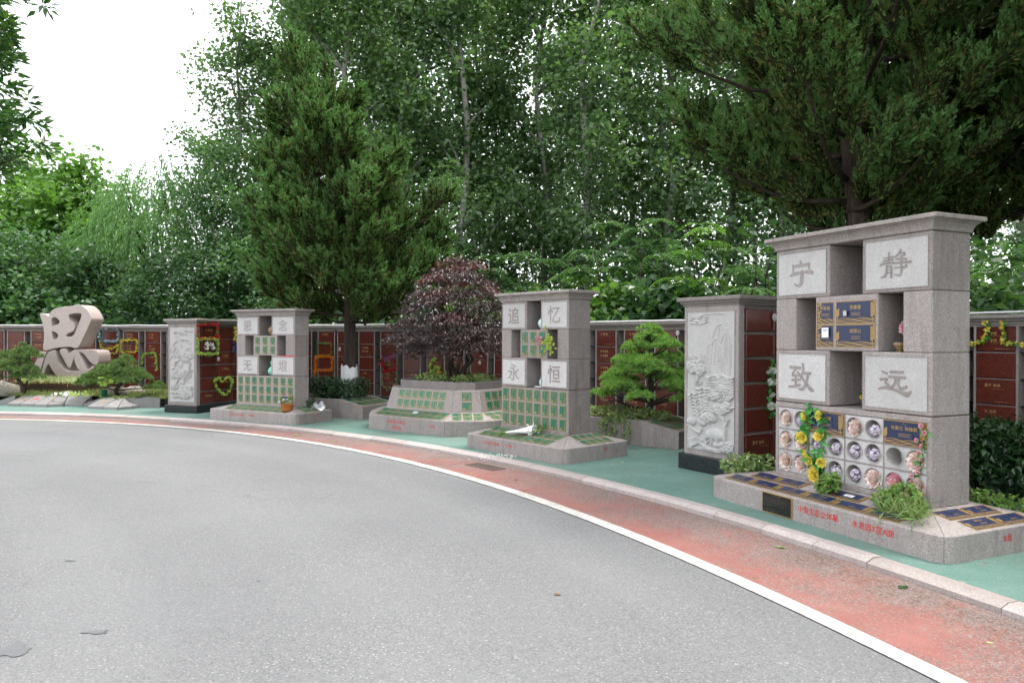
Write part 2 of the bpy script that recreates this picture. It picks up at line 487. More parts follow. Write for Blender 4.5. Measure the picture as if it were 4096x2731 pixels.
    sep = N(nt, 'ShaderNodeSeparateColor'); nt.links.new(v.outputs['Color'], sep.inputs[0])
    n1 = noise(nt, co, 5, 8, .8)
    fine = N(nt, 'ShaderNodeMath', operation='MULTIPLY_ADD'); fine.inputs[1].default_value = .22
    nt.links.new(sep.outputs[0], fine.inputs[0]); nt.links.new(n1, fine.inputs[2])
    c = mixc(nt, ramp(nt, fine.outputs[0], [(.56, 0), (.70, .75)]), (.56, .55, .51), (.24, .235, .22))
    nt.links.new(c, b.inputs['Base Color']); bump(nt, b, sep.outputs[1], .4, .004)
    M['white_line'] = m
    # green coated pavement, scuffed
    m, nt, b = mat('green_paving', .75, .2)
    co = world_pos(nt)
    v = N(nt, 'ShaderNodeTexVoronoi', Scale=120); nt.links.new(co, v.inputs['Vector'])
    sep = N(nt, 'ShaderNodeSeparateColor'); nt.links.new(v.outputs['Color'], sep.inputs[0])
    c = ramp(nt, noise(nt, co, 1.2, 6, .65), [(.3, (.075, .16, .13)), (.55, (.108, .20, .17)), (.8, (.165, .245, .215))])
    c = mixc(nt, ramp(nt, sep.outputs[0], [(.55, 0), (1, .35)]), c, (.25, .30, .275))
    n1 = noise(nt, co, 2.6, 9, .8)
    fine = N(nt, 'ShaderNodeMath', operation='MULTIPLY_ADD'); fine.inputs[1].default_value = .2
    nt.links.new(sep.outputs[1], fine.inputs[0]); nt.links.new(n1, fine.inputs[2])
    c = mixc(nt, ramp(nt, fine.outputs[0], [(.72, 0), (.85, .8)]), c, (.38, .42, .395))
    c = mixc(nt, ramp(nt, fine.outputs[0], [(.30, .75), (.48, 0)]), c, (.085, .11, .09))
    c = mixc(nt, ramp(nt, noise(nt, co, .8, 4, .6), [(.45, 0), (.7, .5)]), c, (.16, .19, .165))
    nt.links.new(c, b.inputs['Base Color']); bump(nt, b, sep.outputs[1], .5, .005)
    M['green_paving'] = m
    # leaf-strewn soil
    m, nt, b = mat('forest_floor', .95, .1)
    co = world_pos(nt)
    c = ramp(nt, noise(nt, co, 1.6, 8, .75), [(.3, (.035, .04, .018)), (.5, (.055, .07, .025)), (.7, (.09, .085, .04))])
    nt.links.new(c, b.inputs['Base Color']); bump(nt, b, noise(nt, co, 12, 6), 1, .05)
    M['forest_floor'] = m
road_mats()
def rpoly(c, deg):
    t = (min(88, max(15, deg)) - 50) / 40
    return ((c[0] * t + c[1]) * t + c[2]) * t + c[3]
R_KERB = lambda d: rpoly((-.2278, .0047, .0582, 17.5478), d)
R_WFAR = lambda d: rpoly((-.6322, -.3144, .5112, 16.7329), d)
R_WNEAR = lambda d: R_WFAR(d) - .13
Z_ROAD = -.06
def annulus(name, m, rin, rout, a0, a1, z, step=1.0, parent=None):
    mb = MB(); n = int(round((a1 - a0) / step))
    for i in range(n + 1):
        a = a0 + (a1 - a0) * i / n
        mb.v += [tuple(polar(rin(a), a, z)), tuple(polar(rout(a), a, z))]
    for i in range(n):
        mb.f.append((2 * i, 2 * i + 1, 2 * i + 3, 2 * i + 2)); mb.m.append(0)
    return mb.build(name, m, parent)
g = MB(); g.add([(-700, -700, -.10), (700, -700, -.10), (700, 700, -.10), (-700, 700, -.10)], [(0, 1, 2, 3)])
struct(g.build('ground', M['forest_floor']))
disc = MB()
pts = [tuple(polar(R_WFAR(a) - .06, a, Z_ROAD)) for a in range(0, 360, 2)]
disc.add(pts, [tuple(range(len(pts)))])
road = struct(disc.build('road', M['asphalt']))
rl = struct(annulus('red_lane', M['red_lane'], lambda a: R_WFAR(a) - .08, lambda a: R_KERB(a) - .10, -60, 160, Z_ROAD + .004))
struct(annulus('white_line', M['white_line'], R_WNEAR, R_WFAR, -60, 160, Z_ROAD + .008, .5))
struct(annulus('pavement', M['green_paving'], lambda a: R_KERB(a) - .02, lambda a: 22.1, -60, 160, 0.0))
# kerb: single granite stones with a chamfered road edge and open joints
kerb = struct(link('kerb', None))
KP = [(0, -.2), (0, -.018), (.012, -.014), (.058, .006), (.066, .008), (.155, .008), (.155, -.2)]   # (outward, height)
joints = [20.33, 23.51, 25.13, 26.89, 28.76, 32.0, 35.26, 38.5, 41.37, 44.83, 47.61, 50.3, 53.42, 57.13, 58.47, 60.42, 63.76, 67.65, 71.46, 75.2, 78.9]
a = 78.9
while a < 108: a += 3.1; joints.append(a)
a = 20.33
while a > -20: a -= 3.0; joints.insert(0, a)
rk = random.Random(4)
for a0, a1 in zip(joints, joints[1:]):
    n = max(2, int((a1 - a0) / .8)); mb = MB(); k = len(KP)
    g0 = math.degrees(.003 / 17.5); dz = rk.uniform(-.004, .003)
    for i in range(n + 1):
        a = a0 + g0 + (a1 - a0 - 2 * g0) * i / n
        for dr, z in KP: mb.v.append(tuple(polar(R_KERB(a) - .15 + dr, a, z + dz)))
    for i in range(n):
        for j in range(k):
            mb.f.append((i * k + j, i * k + (j + 1) % k, (i + 1) * k + (j + 1) % k, (i + 1) * k + j)); mb.m.append(0)
    mb.f.append(tuple(range(k))[::-1]); mb.m.append(0)
    mb.f.append(tuple(range(n * k, n * k + k))); mb.m.append(0)
    mb.build('kerb_stone', M['kerb_granite'], kerb)
# manhole cover in the red lane
p = polar(17.0, 42.8, Z_ROAD)
mh = thing('manhole_cover', 'round painted manhole cover in the red lane beside the drain', 'manhole', p, R(42.8 - 90))
mb = MB(); mb.lathe([(.36, -.03), (.36, .007), (.33, .009), (.325, .005), (.315, .005), (.31, .010), (0.001, .011)], 40, cap=False); mb.build('rim', M['red_lane'], mh, loc=(0, 0, 0))
mb = MB()
for k in range(5):
    mb.lathe([(.27 - k * .05, .011), (.265 - k * .05, .0135), (.255 - k * .05, .0135), (.25 - k * .05, .011)], 32, cap=False)
mb.build('tread_ring', M['red_lane'], mh)
# storm drain grate
p = polar(17.12, 40.3, Z_ROAD)
gr = thing('drain_grate', 'rusty iron storm drain grate in the red lane', 'drain', p, R(40.3 - 90))
mb = MB(); L, Wd = .27, .10
mb.box(-L, L, -Wd, Wd, -.02, .0055); mb.build('pit', M['iron'], gr)
mb = MB()
for s in (-1, 1): mb.box(-L - .02, L + .02, s * Wd - .012, s * Wd + .012, -.01, .014); mb.box(s * L - .012, s * L + .012, -Wd - .01, Wd + .01, -.01, .013)
mb.build('grate_frame', M['iron'], gr)
for k in range(9):
    mb = MB(); x = -L + .04 + k * (2 * L - .08) / 8
    mb.box(x - .012, x + .012, -Wd + .012, Wd - .012, -.01, .011); mb.build('grate_bar', M['iron'], gr)
# bitumen repair blots on the road
plain('bitumen', (.125, .13, .136), .7, .3, .25, scale=60)
rb = random.Random(9)
for u, v, a_, b_ in ((40, 2600, .10, .032), (385, 2525, .07, .011), (280, 2240, .035, .006), (1035, 2320, .014, .005)):
    c = ground_at(u, v, Z_ROAD + .004); mb = MB(); n = 26
    ph = rb.uniform(0, 6); pts = []
    for k in range(n):
        t = 2 * math.pi * k / n
        rr = 1 + .22 * math.sin(3 * t + ph) + .18 * math.sin(5 * t + 2 * ph) + rb.uniform(-.1, .1)
        pts.append((c.x + a_ * rr * math.cos(t), c.y + b_ * 2.6 * rr * math.sin(t), Z_ROAD + .004))
    mb.add(pts, [tuple(range(n))]); mb.build('bitumen_patch', M['bitumen'], road)
# ================================================================ shared builders for stone work
def rect_loops(mb, loops, m=0, caps=True):
    """loops: list of (x0, x1, y0, y1, z)"""
    vs = []; fs = []
    for x0, x1, y0, y1, z in loops: vs += [(x0, y0, z), (x1, y0, z), (x1, y1, z), (x0, y1, z)]
    for i in range(len(loops) - 1):
        for k in range(4): fs.append((4 * i + k, 4 * i + (k + 1) % 4, 4 * i + 4 + (k + 1) % 4, 4 * i + 4 + k))
    if caps: fs.append((3, 2, 1, 0)); n = 4 * len(loops) - 4; fs.append((n, n + 1, n + 2, n + 3))
    return mb.add(vs, fs, m)
def cap_mesh(x0, x1, y0, y1, z, prof):
    mb = MB(); rect_loops(mb, [(x0 - o, x1 + o, y0 - o, y1 + o, z + dz) for o, dz in prof])
    return mb
def stroke(mb, pts, m=0, y=0.0, n=8):
    """one brush stroke: pts = [(x, z, width)], drawn as a smooth ribbon with round ends facing -Y"""
    P = [Vector((p[0], p[1])) for p in pts]; Wd = [p[2] for p in pts]
    Q = []; q = []
    K = len(P)
    for i in range(K - 1):                       # Catmull-Rom
        p0 = P[max(i - 1, 0)]; p1 = P[i]; p2 = P[i + 1]; p3 = P[min(i + 2, K - 1)]
        for k in range(n):
            t = k / n
            Q.append(.5 * ((2 * p1) + (p2 - p0) * t + (2 * p0 - 5 * p1 + 4 * p2 - p3) * t * t + (3 * p1 - p0 - 3 * p2 + p3) * t ** 3))
            q.append(Wd[i] * (1 - t) + Wd[i + 1] * t)
    Q.append(P[-1]); q.append(Wd[-1])
    L = []; Rr = []
    for i in range(len(Q)):
        d = Q[min(i + 1, len(Q) - 1)] - Q[max(i - 1, 0)]
        d = d.normalized() if d.length > 0 else Vector((1, 0)); nn = Vector((-d.y, d.x))
        L.append(Q[i] + nn * q[i] / 2); Rr.append(Q[i] - nn * q[i] / 2)
    def arc(c, r, d, s):
        a0 = math.atan2(d.y, d.x)
        return [c + Vector((math.cos(a0 + s * t), math.sin(a0 + s * t))) * r for t in (math.pi / 2 - .5, math.pi / 2 - 1.07, 0, -math.pi / 2 + 1.07, -math.pi / 2 + .5)]
    d0 = (Q[0] - Q[1]).normalized(); d1 = (Q[-1] - Q[-2]).normalized()
    poly = Rr[::-1] + arc(Q[0], q[0] / 2, d0, -1)[::1][::-1] if False else None
    vs = []; fs = []
    for i in range(len(Q)): vs += [(L[i].x, y, L[i].y), (Rr[i].x, y, Rr[i].y)]
    for i in range(len(Q) - 1): fs.append((2 * i, 2 * i + 1, 2 * i + 3, 2 * i + 2))
    for c, r in ((Q[0], q[0] / 2), (Q[-1], q[-1] / 2)):
        o = len(vs)
        vs += [(c.x + r * math.cos(t), y + .0003, c.y + r * math.sin(t)) for t in [2 * math.pi * k / 12 for k in range(12)]]
        fs.append(tuple(range(o, o + 12)))
    return mb.add(vs, fs, m)
BRUSH = {
 '宁': [[(485, 475, 22), (502, 512, 34)], [(392, 520, 32), (390, 580, 16)], [(392, 522, 20), (500, 518, 26), (602, 512, 26)], [(600, 512, 28), (600, 560, 16)],
        [(350, 618, 16), (400, 600, 28), (500, 590, 22), (600, 592, 26), (640, 600, 34), (652, 590, 8)], [(510, 592, 42), (505, 655, 42), (490, 712, 34), (450, 725, 24), (405, 702, 10)]],
 '静': [[(1228, 415, 14), (1365, 408, 18)], [(1300, 362, 26), (1300, 480, 24)], [(1222, 448, 18), (1355, 440, 17)], [(1185, 495, 26), (1240, 480, 22), (1372, 475, 18)],
        [(1272, 510, 22), (1266, 590, 24), (1240, 632, 26), (1196, 640, 16)], [(1272, 518, 18), (1336, 520, 20)], [(1334, 518, 26), (1336, 648, 26)], [(1280, 556, 12), (1326, 558, 12)], [(1280, 592, 12), (1326, 594, 12)],
        [(1460, 335, 24), (1432, 380, 28), (1385, 412, 16)], [(1455, 375, 16), (1512, 380, 20), (1488, 410, 16)], [(1392, 440, 16), (1528, 446, 20)], [(1362, 488, 14), (1450, 484, 18), (1545, 488, 22), (1588, 484, 26)],
        [(1378, 540, 16), (1536, 540, 18)], [(1526, 446, 20), (1530, 540, 20)], [(1466, 410, 26), (1466, 588, 28), (1440, 634, 26), (1374, 618, 10)]],
 '致': [[(365, 680, 30), (490, 684, 24)], [(430, 692, 18), (392, 738, 20), (388, 758, 14)], [(388, 757, 14), (472, 752, 18)], [(452, 722, 18), (484, 754, 26)], [(385, 800, 18), (482, 792, 20)], [(426, 752, 20), (430, 858, 22)], [(345, 864, 20), (430, 856, 22), (484, 840, 18)],
        [(515, 648, 26), (520, 700, 20), (492, 770, 20)], [(512, 730, 18), (606, 728, 24)], [(578, 732, 22), (550, 830, 26), (510, 876, 26), (462, 882, 12)], [(505, 770, 22), (560, 830, 28), (612, 878, 40), (640, 878, 12)]],
 '远': [[(1208, 694, 20), (1268, 714, 24)], [(1312, 694, 26), (1460, 692, 27)], [(1292, 748, 24), (1486, 748, 27)], [(1374, 755, 22), (1364, 815, 26), (1330, 852, 26), (1276, 866, 12)],
        [(1412, 755, 22), (1408, 838, 26), (1452, 866, 26), (1504, 840, 22)], [(1188, 782, 28), (1268, 772, 20), (1244, 812, 20), (1290, 838, 20), (1240, 866, 18)], [(1166, 886, 24), (1225, 870, 24), (1330, 878, 26), (1440, 908, 36), (1510, 926, 50), (1558, 890, 14)]],
}
def carve_char(ch, cx, cz, size, y, big):
    mb = MB()
    if big and ch in BRUSH:
        S = BRUSH[ch]
        xs = [p[0] for s in S for p in s]; zs = [p[1] for s in S for p in s]
        k = size / max(max(xs) - min(xs), max(zs) - min(zs)); mx = (max(xs) + min(xs)) / 2; mz = (max(zs) + min(zs)) / 2
        for i, s in enumerate(S):
            stroke(mb, [(cx + (p[0] - mx) * k, cz - (p[1] - mz) * k, p[2] * k * 1.12) for p in s], 0, y - .0004 * (i % 5))
    else:
        text(mb, ch, cx, cz - .38 * size, size, y, True, 0, 'C')
    return mb

# ---------------------------------------------------------------- plaques
def green_plaque(name_text, blank=False):
    """upright cast plaque, 1 x 1.25 units wide/high, lower left corner at the origin, front towards -Y; slots: gold, green"""
    mb = MB(); w, h = 1.0, 1.25
    mb.box(0, w, -.06, 0, 0, h, 0)
    mb.box(.04, w - .04, -.075, -.055, .04, h - .04, 1)
    mb.box(.12, .36, -.09, -.07, .12, .34, 0)                          # plain bottom-left square
    mb.box(.1, .70, -.095, -.07, .44, h - .1, 1)                      # raised name field
    mb.box(.09, .71, -.085, -.07, .425, .44, 0)
    mb.box(.70, .712, -.085, -.07, .44, h - .1, 0)
    for k in range(7):                                                # seed heads and stems on the right
        x = .78 + .09 * ((k * 37) % 5) / 5; z = .30 + .12 * k
        mb.lathe([(.005, -.09), (.03, -.088), (.034, -.07)], 8, (x, 0, z), 0, 'Y', cap=False)
        mb.box(x - .007, x + .007, -.082, -.07, .1, z, 0)
    for k in range(4): mb.box(.45 + .12 * k, .47 + .12 * k, -.082, -.07, .09, .2 + .06 * ((k * 3) % 4), 0)
    mb.box(.42, .93, -.083, -.07, .1, .125, 0)
    if not blank:
        text(mb, name_text, .40, .98, .17, -.098, False, 0, 'C')
        for k, q in enumerate((.36, .26, .3)): mb.box(.2, .2 + q, -.0975, -.094, .86 - k * .12, .885 - k * .12, 0)
    return mb
def blue_plaque(w, txt=None, tall=False, ink=0):
    """landscape cast plaque w wide, 1 high; slots: gold, blue"""
    mb = MB(); h = 1.0; rr = random.Random(int(w * 100))
    mb.box(0, w, -.05, 0, 0, h, 0)
    mb.box(.035, w - .035, -.062, -.04, .035, h - .035, 1)
    for j in range(4):                                                # rolling fields along the foot
        pts = [(.05 + (w - .1) * t / 10, .06 + .05 * j + .03 * math.sin(t * 1.3 + j * 1.7)) for t in range(11)]
        for (xa, za), (xb, zb) in zip(pts, pts[1:]):
            mb.add([(xa, -.07 - .001 * j, za), (xb, -.07 - .001 * j, zb), (xb, -.07 - .001 * j, zb + .028), (xa, -.07 - .001 * j, za + .028)], [(0, 1, 2, 3)], 0)
    def branch(x, top, s, leaves=12):
        mb.box(x - .012, x + .012, -.075, -.055, .08, top, 0)
        for k in range(leaves):
            z = .28 + (top - .28) * k / leaves; sd = 1 if k % 2 else -1
            ax, az = x, z; bx, bz = x + sd * s * .13, z + .11; dx, dz = (bz - az) * .32, -(bx - ax) * .32
            mx, mz = (ax + bx) / 2, (az + bz) / 2
            mb.add([(ax, -.074, az), (mx + dx, -.074, mz + dz), (bx, -.074, bz), (mx - dx, -.074, mz - dz)], [(0, 1, 2, 3)], 0)
    if tall:
        for x in (.12, .22): branch(x, .95, .6, 8)
    else:
        branch(w - .13, .9, .9, 12); branch(.1, .62, .75, 8)
    for k in range(4):
        x = .15 + rr.random() * (w - .4); z = .62 + rr.random() * .28
        mb.add([(x, -.072, z), (x + .03, -.072, z - .02), (x + .06, -.072, z), (x + .03, -.072, z + .025)], [(0, 1, 2, 3)], 0)
    cx = w * .52
    mb.box(cx - .38, cx + .30, -.085, -.06, .60, .82, 1)
    mb.box(cx - .30, cx + .34, -.083, -.06, .32, .52, 1)
    mb.box(w * .74, w * .74 + .16, -.08, -.06, .28, .46, 1)
    if txt: text(mb, txt, cx - .02, .64, .2 if len(txt) < 4 else .17, -.0875, True, 0, 'C')
    for k in range(3):
        mb.box(cx - .24, cx + .26 - .08 * (k % 2), -.0850, -.082, .47 - k * .055, .485 - k * .055, 0)
    return mb
GOLD_GREEN = [M['gold'], M['plate_green']]; GOLD_BLUE = [M['gold'], M['plate_blue']]
PLQ = [green_plaque('张伟').mesh('plaque', GOLD_GREEN), green_plaque('', True).mesh('plaque', GOLD_GREEN), green_plaque('李长文').mesh('plaque', GOLD_GREEN),
       green_plaque('刘志高').mesh('plaque', GOLD_GREEN), green_plaque('周文').mesh('plaque', GOLD_GREEN)]
def put_plaque(parent, me, x, z, w, y=0.0, mtx=None, sx=None):
    o = link('plaque', me, parent)
    o.matrix_local = (mtx or Matrix.Identity(4)) @ Matrix.Translation((x, y, z)) @ Matrix.Diagonal((sx or w, w * .5, w, 1))
    return o

# ---------------------------------------------------------------- tiered pedestal, mitred at the corners
def pedestal(parent, X0, X1, Y0, Y1, x0, x1, y0, y1, ze, zb, rad, mats, name='pedestal_stone'):
    """outer rectangle X0..Y1 with rounded corners and rim height ze, sloping up to x0..y1 at zb; four mitred stones"""
    def corner(cx, cy, a):
        return [(cx + rad * math.cos(R(a + t)), cy + rad * math.sin(R(a + t))) for t in (0, 15, 30, 45, 60, 75, 90)]
    cs = [corner(X1 - rad, Y0 + rad, -90), corner(X1 - rad, Y1 - rad, 0), corner(X0 + rad, Y1 - rad, 90), corner(X0 + rad, Y0 + rad, 180)]
    inn = [(x1, y0), (x1, y1), (x0, y1), (x0, y0)]
    for s in range(4):
        a, b = cs[(s + 3) % 4], cs[s]                                  # from the corner before to this one
        ia, ib = inn[(s + 3) % 4], inn[s]
        out = a[3:] + b[:4]; na = len(a[3:])
        d = Vector(b[0]) - Vector(a[-1]); d.normalize(); gap = .0022
        tw = [Vector(ia)] * na + [Vector(ib)] * 4
        mb = MB(); n = len(out); vs = []
        for lvl, (z, ins) in enumerate(((-.02, 0), (ze - .008, 0), (ze, .008))):
            for i, p in enumerate(out):
                q = Vector(p)
                if ins: q = q + (tw[i] - q).normalized() * ins
                if i == 0: q = q + d * gap
                if i == n - 1: q = q - d * gap
                vs.append((q.x, q.y, z))
        i0 = len(vs); vs += [(ia[0] + d.x * gap, ia[1] + d.y * gap, zb), (ib[0] - d.x * gap, ib[1] - d.y * gap, zb), (ia[0], ia[1], -.02), (ib[0], ib[1], -.02)]
        fs = []
        for l in range(2):
            for i in range(n - 1): fs.append((l * n + i, l * n + i + 1, l * n + n + i + 1, l * n + n + i))
        t = 2 * n
        for i in range(na - 1): fs.append((t + i, t + i + 1, i0))
        fs.append((t + na - 1, t + na, i0 + 1, i0))
        for i in range(na, n - 1): fs.append((t + i, t + i + 1, i0 + 1))
        fs += [(0, n, 2 * n, i0, i0 + 2), (n - 1, i0 + 3, i0 + 1, 3 * n - 1, 2 * n - 1)]
        mb.add(vs, fs); mb.build(name, mats, parent)
def slope_mtx(ox, oy, oz, ax, ay, az, bx, by, bz):
    """matrix whose X runs along a, Z runs up the slope b, -Y is the outward normal, origin at o"""
    A = Vector((ax, ay, az)).normalized(); B = Vector((bx, by, bz)).normalized(); Nn = A.cross(B); Yv = -Nn
    m = Matrix.Identity(4)
    for i in range(3): m[i][0] = A[i]; m[i][1] = Yv[i]; m[i][2] = B[i]; m[i][3] = (ox, oy, oz)[i]
    return m

CAPPROF = [(0, 0), (.004, .0), (.010, .006), (.014, .03), (.028, .06), (.052, .082), (.078, .088), (.080, .090), (.080, .118), (.076, .122)]
def monument(label, RF, th, W, D, zs, mg, chars, big, grp):
    e = Vector((math.sin(R(th)), -math.cos(R(th)))); c = Vector(RF) - e * (W / 2)
    root = thing('memorial_monument', label, 'monument', (c.x, c.y, 0), R(th - 90), grp)
    h = W / 2; zt, z1, z2, z3, zb = zs; G = M['granite']
    pedestal(root, -h - mg[0], h + mg[1], -mg[2], D + mg[3], -h, h, 0, D, .2, zb, .13, G)
    mb = MB(); mb.box(-h + .01, h - .01, .01, D - .01, .02, zb - .01); mb.build('footing', M['granite_dark'], root)
    gv = .0004                                                          # open joint between courses
    f = [.40, .215, .40 + 0] 
    xa, xb = -h + .395 * W, -h + .607 * W                              # rows 1 and 3: block, gap, block
    p, q, r_, s_ = -h + .155 * W, -h + .298 * W, -h + .702 * W, -h + .845 * W
    def block(x0, x1, za, zc):
        b = MB(); b.cbox(x0, x1, 0, D, za + gv, zc - gv, .007 if not big else .009)
        return b.build('stone_block', G, root)
    k = 0
    for za, zc in ((z1, zt), (z3, z2)):
        for x0, x1 in ((-h, xa), (xb, h)):
            bo = block(x0, x1, za, zc)
            bw = .035 * W / 1.6; t = MB()
            X0, X1, Z0, Z1 = x0 + bw, x1 - bw, za + gv + bw, zc - gv - bw
            # tooled field, framed by a shallow rebate
            t.add([(X0, -.0015, Z0), (X1, -.0015, Z0), (X1, -.0015, Z1), (X0, -.0015, Z1)], [(0, 1, 2, 3)])
            t.build('tooled_panel', M['granite_tooled'], bo)
            t = MB(); g_ = .004
            for (a0, a1, b0, b1) in ((X0, X1, Z1, Z1 + g_), (X0, X1, Z0 - g_, Z0), (X0 - g_, X0, Z0 - g_, Z1 + g_), (X1, X1 + g_, Z0 - g_, Z1 + g_)):
                t.box(a0, a1, -.006, .002, b0, b1)
            t.build('panel_rim', G, bo)
            cm = carve_char(chars[k], (X0 + X1) / 2, (Z0 + Z1) / 2, (Z1 - Z0) * (.70 if big else .74), -.0045, big)
            cm.build('carved_character', M['carved'], bo); k += 1
    block(-h, p, z2, z1); mid = block(q, r_, z2, z1); block(s_, h, z2, z1)
    for (a_, b_, za, zc) in ((xa, xb, z1, zt), (p, q, z2, z1), (r_, s_, z2, z1), (xa, xb, z3, z2)):       # closed backs of the openings
        t = MB(); t.box(a_ + .001, b_ - .001, D - .05, D - .012, za + .001, zc - .001); t.build('opening_back', M['granite_dark'], root)
    mb = cap_mesh(-h, h, 0, D, zt + .001, CAPPROF); mb.build('cornice', G, root)
    return root, dict(h=h, D=D, xa=xa, xb=xb, p=p, q=q, r=r_, s=s_, z=zs, block=block, mid=mid, mg=mg)

def green_grid(parent, x0, x1, z0, z1, nx, nz, y, seed, mtx=None, fill=.80, asp=1.25):
    rr = random.Random(seed); pw = (x1 - x0) / nx; ph = (z1 - z0) / nz
    w = min(pw * fill, ph * fill / asp) if mtx is None else pw * fill
    for j in range(nz):
        for i in range(nx):
            cx = x0 + pw * (i + .5); cz = z0 + ph * (j + .5)
            o = link('plaque', PLQ[rr.choice((0, 1, 1, 2, 3, 4))], parent)
            hh = ph * .86 / 1.25 if mtx is not None else w * asp / 1.25
            o.matrix_local = (mtx or Matrix.Identity(4)) @ Matrix.Translation((cx - w / 2, y, cz - hh * 1.25 / 2)) @ Matrix.Diagonal((w, w * (.45 if mtx is None else .16), hh, 1))
def slope_grids(root, d, nfront, nside, seed, zb):
    h, D, mg = d['h'], d['D'], d['mg']
    sl = math.hypot(mg[2], zb - .2)
    mt = slope_mtx(0, -mg[2], .2, 1, 0, 0, 0, mg[2], zb - .2)
    green_grid(root, -h - .06, h + .02, .03, sl - .02, nfront, 2, -.001, seed, mt, .88)
    mt = slope_mtx(h + mg[1], 0, .2, 0, 1, 0, -mg[1], 0, zb - .2); sl = math.hypot(mg[1], zb - .2)
    green_grid(root, -.02, D + .12, .03, sl - .02, nside, 2, -.001, seed + 1, mt, .86)
def front_text(root, d, s, x, z, size, red='red_paint', y=None, bold=False):
    mb = MB(); text(mb, s, x, z, size, (-d['mg'][2] if y is None else y) - .0015, bold); return mb.build('inscription', M[red], root)
def side_text(root, d, s, yy, z, size, bold=False):
    mb = MB(); text(mb, s, 0, z, size, -.0015, bold, 0, 'C'); o = mb.build('inscription', M['red_paint'], root)
    o.matrix_local = Matrix.Translation((d['h'] + d['mg'][1], yy, 0)) @ Matrix.Rotation(R(90), 4, 'Z')
    return o

GRP = 'memorial monuments along the kerb'
# ---- the large monument
MA, dA = monument('largest granite monument carved with 宁静致远, with round flower tubes in its lower course', (3.276, 5.70), 24.3, 1.643, .457,
                  (2.458, 1.988, 1.497, .998, .28), (.52, .40, .40, .45), '宁静致远', True, GRP)
h, D = dA['h'], dA['D']
# bottom course of the large monument: core, rails and pierced panels
zb, z3 = .28, .998
mb = MB(); mb.cbox(-h, h, .17, D, zb, z3 - .006, .006); mb.build('stone_block', M['granite'], MA)
cols = [-h + .035, -h + .035 + .385, -h + .035 + .787, -h + .035 + 1.18, h - .035]
rows = [zb + .045, zb + .258, zb + .458, z3 - .052]
mb = MB()
mb.cbox(-h, h, 0, .17, rows[3] - .002, z3 - .006, .004); mb.cbox(-h, h, 0, .17, zb, rows[0] + .002, .004)
mb.cbox(-h, cols[0] + .004, 0, .17, rows[0] + .002, rows[3] - .002, .003); mb.cbox(cols[4] - .004, h, 0, .17, rows[0] + .002, rows[3] - .002, .003)
mb.build('frame', M['granite'], MA)
mb = MB()
for j in (1, 2): mb.box(cols[0], cols[4], .001, .17, rows[j] - .010, rows[j] + .006)
for i in (1, 2, 3): mb.box(cols[i] - .008, cols[i] + .008, .002, .169, rows[0], rows[3])
mb.build('divider', M['granite'], MA)
granite('granite_panel', (.50, .50, .50), (.38, .38, .38), (.62, .62, .62), rough=.7, grain=140, stain=.25)
granite('tube_stone', (.40, .385, .37), (.30, .29, .28), (.50, .49, .47), rough=.7, grain=140, stain=.3)
TUBES = []
def pierced(x0, x1, z0, z1, nh):
    """panel with round holes, and the stone tubes behind them"""
    mb = MB(); n = 24; wd = (x1 - x0) / nh; r = min(wd, z1 - z0) * .42; y = .004
    for k in range(nh):
        a0, a1 = x0 + k * wd, x0 + (k + 1) * wd; cx, cz = (a0 + a1) / 2, (z0 + z1) / 2
        ring = []; edge = []
        for i in range(n):
            t = 2 * math.pi * (i + .5) / n; c, s = math.cos(t), math.sin(t)
            ring.append((cx + r * c, y, cz + r * s))
            q = min((wd / 2) / abs(c), ((z1 - z0) / 2) / abs(s)); edge.append((cx + q * c, y, cz + q * s))
        vs = ring + edge; fs = [(i, (i + 1) % n, n + (i + 1) % n, n + i) for i in range(n)]
        # square corners
        for sx in (-1, 1):
            for sz in (-1, 1):
                best = sorted(range(n), key=lambda i: (edge[i][0] - (cx + sx * wd / 2)) ** 2 + (edge[i][2] - (cz + sz * (z1 - z0) / 2)) ** 2)[:2]
                vs.append((cx + sx * wd / 2, y, cz + sz * (z1 - z0) / 2)); fs.append((n + best[0], n + best[1], len(vs) - 1))
        mb.add(vs, fs)
        TUBES.append((cx, cz, r))
    po = mb.build('pierced_panel', M['granite_panel'], MA)
    for k in range(nh):
        cx, cz = x0 + (k + .5) * wd, (z0 + z1) / 2
        t = MB(); t.lathe([(r + .006, -.002), (r, -.004), (r - .002, .01), (r - .006, .165)], 28, (cx, 0, cz), 0, 'Y', cap=False)
        t.add([(cx + r * math.cos(2 * math.pi * i / 20), .166, cz + r * math.sin(2 * math.pi * i / 20)) for i in range(20)], [tuple(range(20))])
        t.build('tube', M['tube_stone'], po, True)
g_ = .0065
pl1 = blue_plaque(1.75, '王兴俊').mesh('plaque', GOLD_BLUE); pl2 = blue_plaque(1.75, '张素兰 张锡霖').mesh('plaque', GOLD_BLUE)
for j in (2, 1, 0):
    for i in range(4):
        x0, x1, z0, z1 = cols[i] + g_, cols[i + 1] - g_, rows[j] + g_, rows[j + 1] - g_
        if j == 2 and i in (1, 3):
            mb = MB(); mb.box(x0, x1, .004, .17, z0, z1); mb.build('back_panel', M['granite_panel'], MA)
            hh = (z1 - z0) * 1.02; o = link('plaque', pl1 if i == 1 else pl2, MA); w_ = 1.75
            o.matrix_local = Matrix.Translation((x0 - .004, .002, z0 - .002)) @ Matrix.Diagonal(((x1 - x0 + .008) / w_, .2, hh, 1))
        else: pierced(x0, x1, z0, z1, 2)
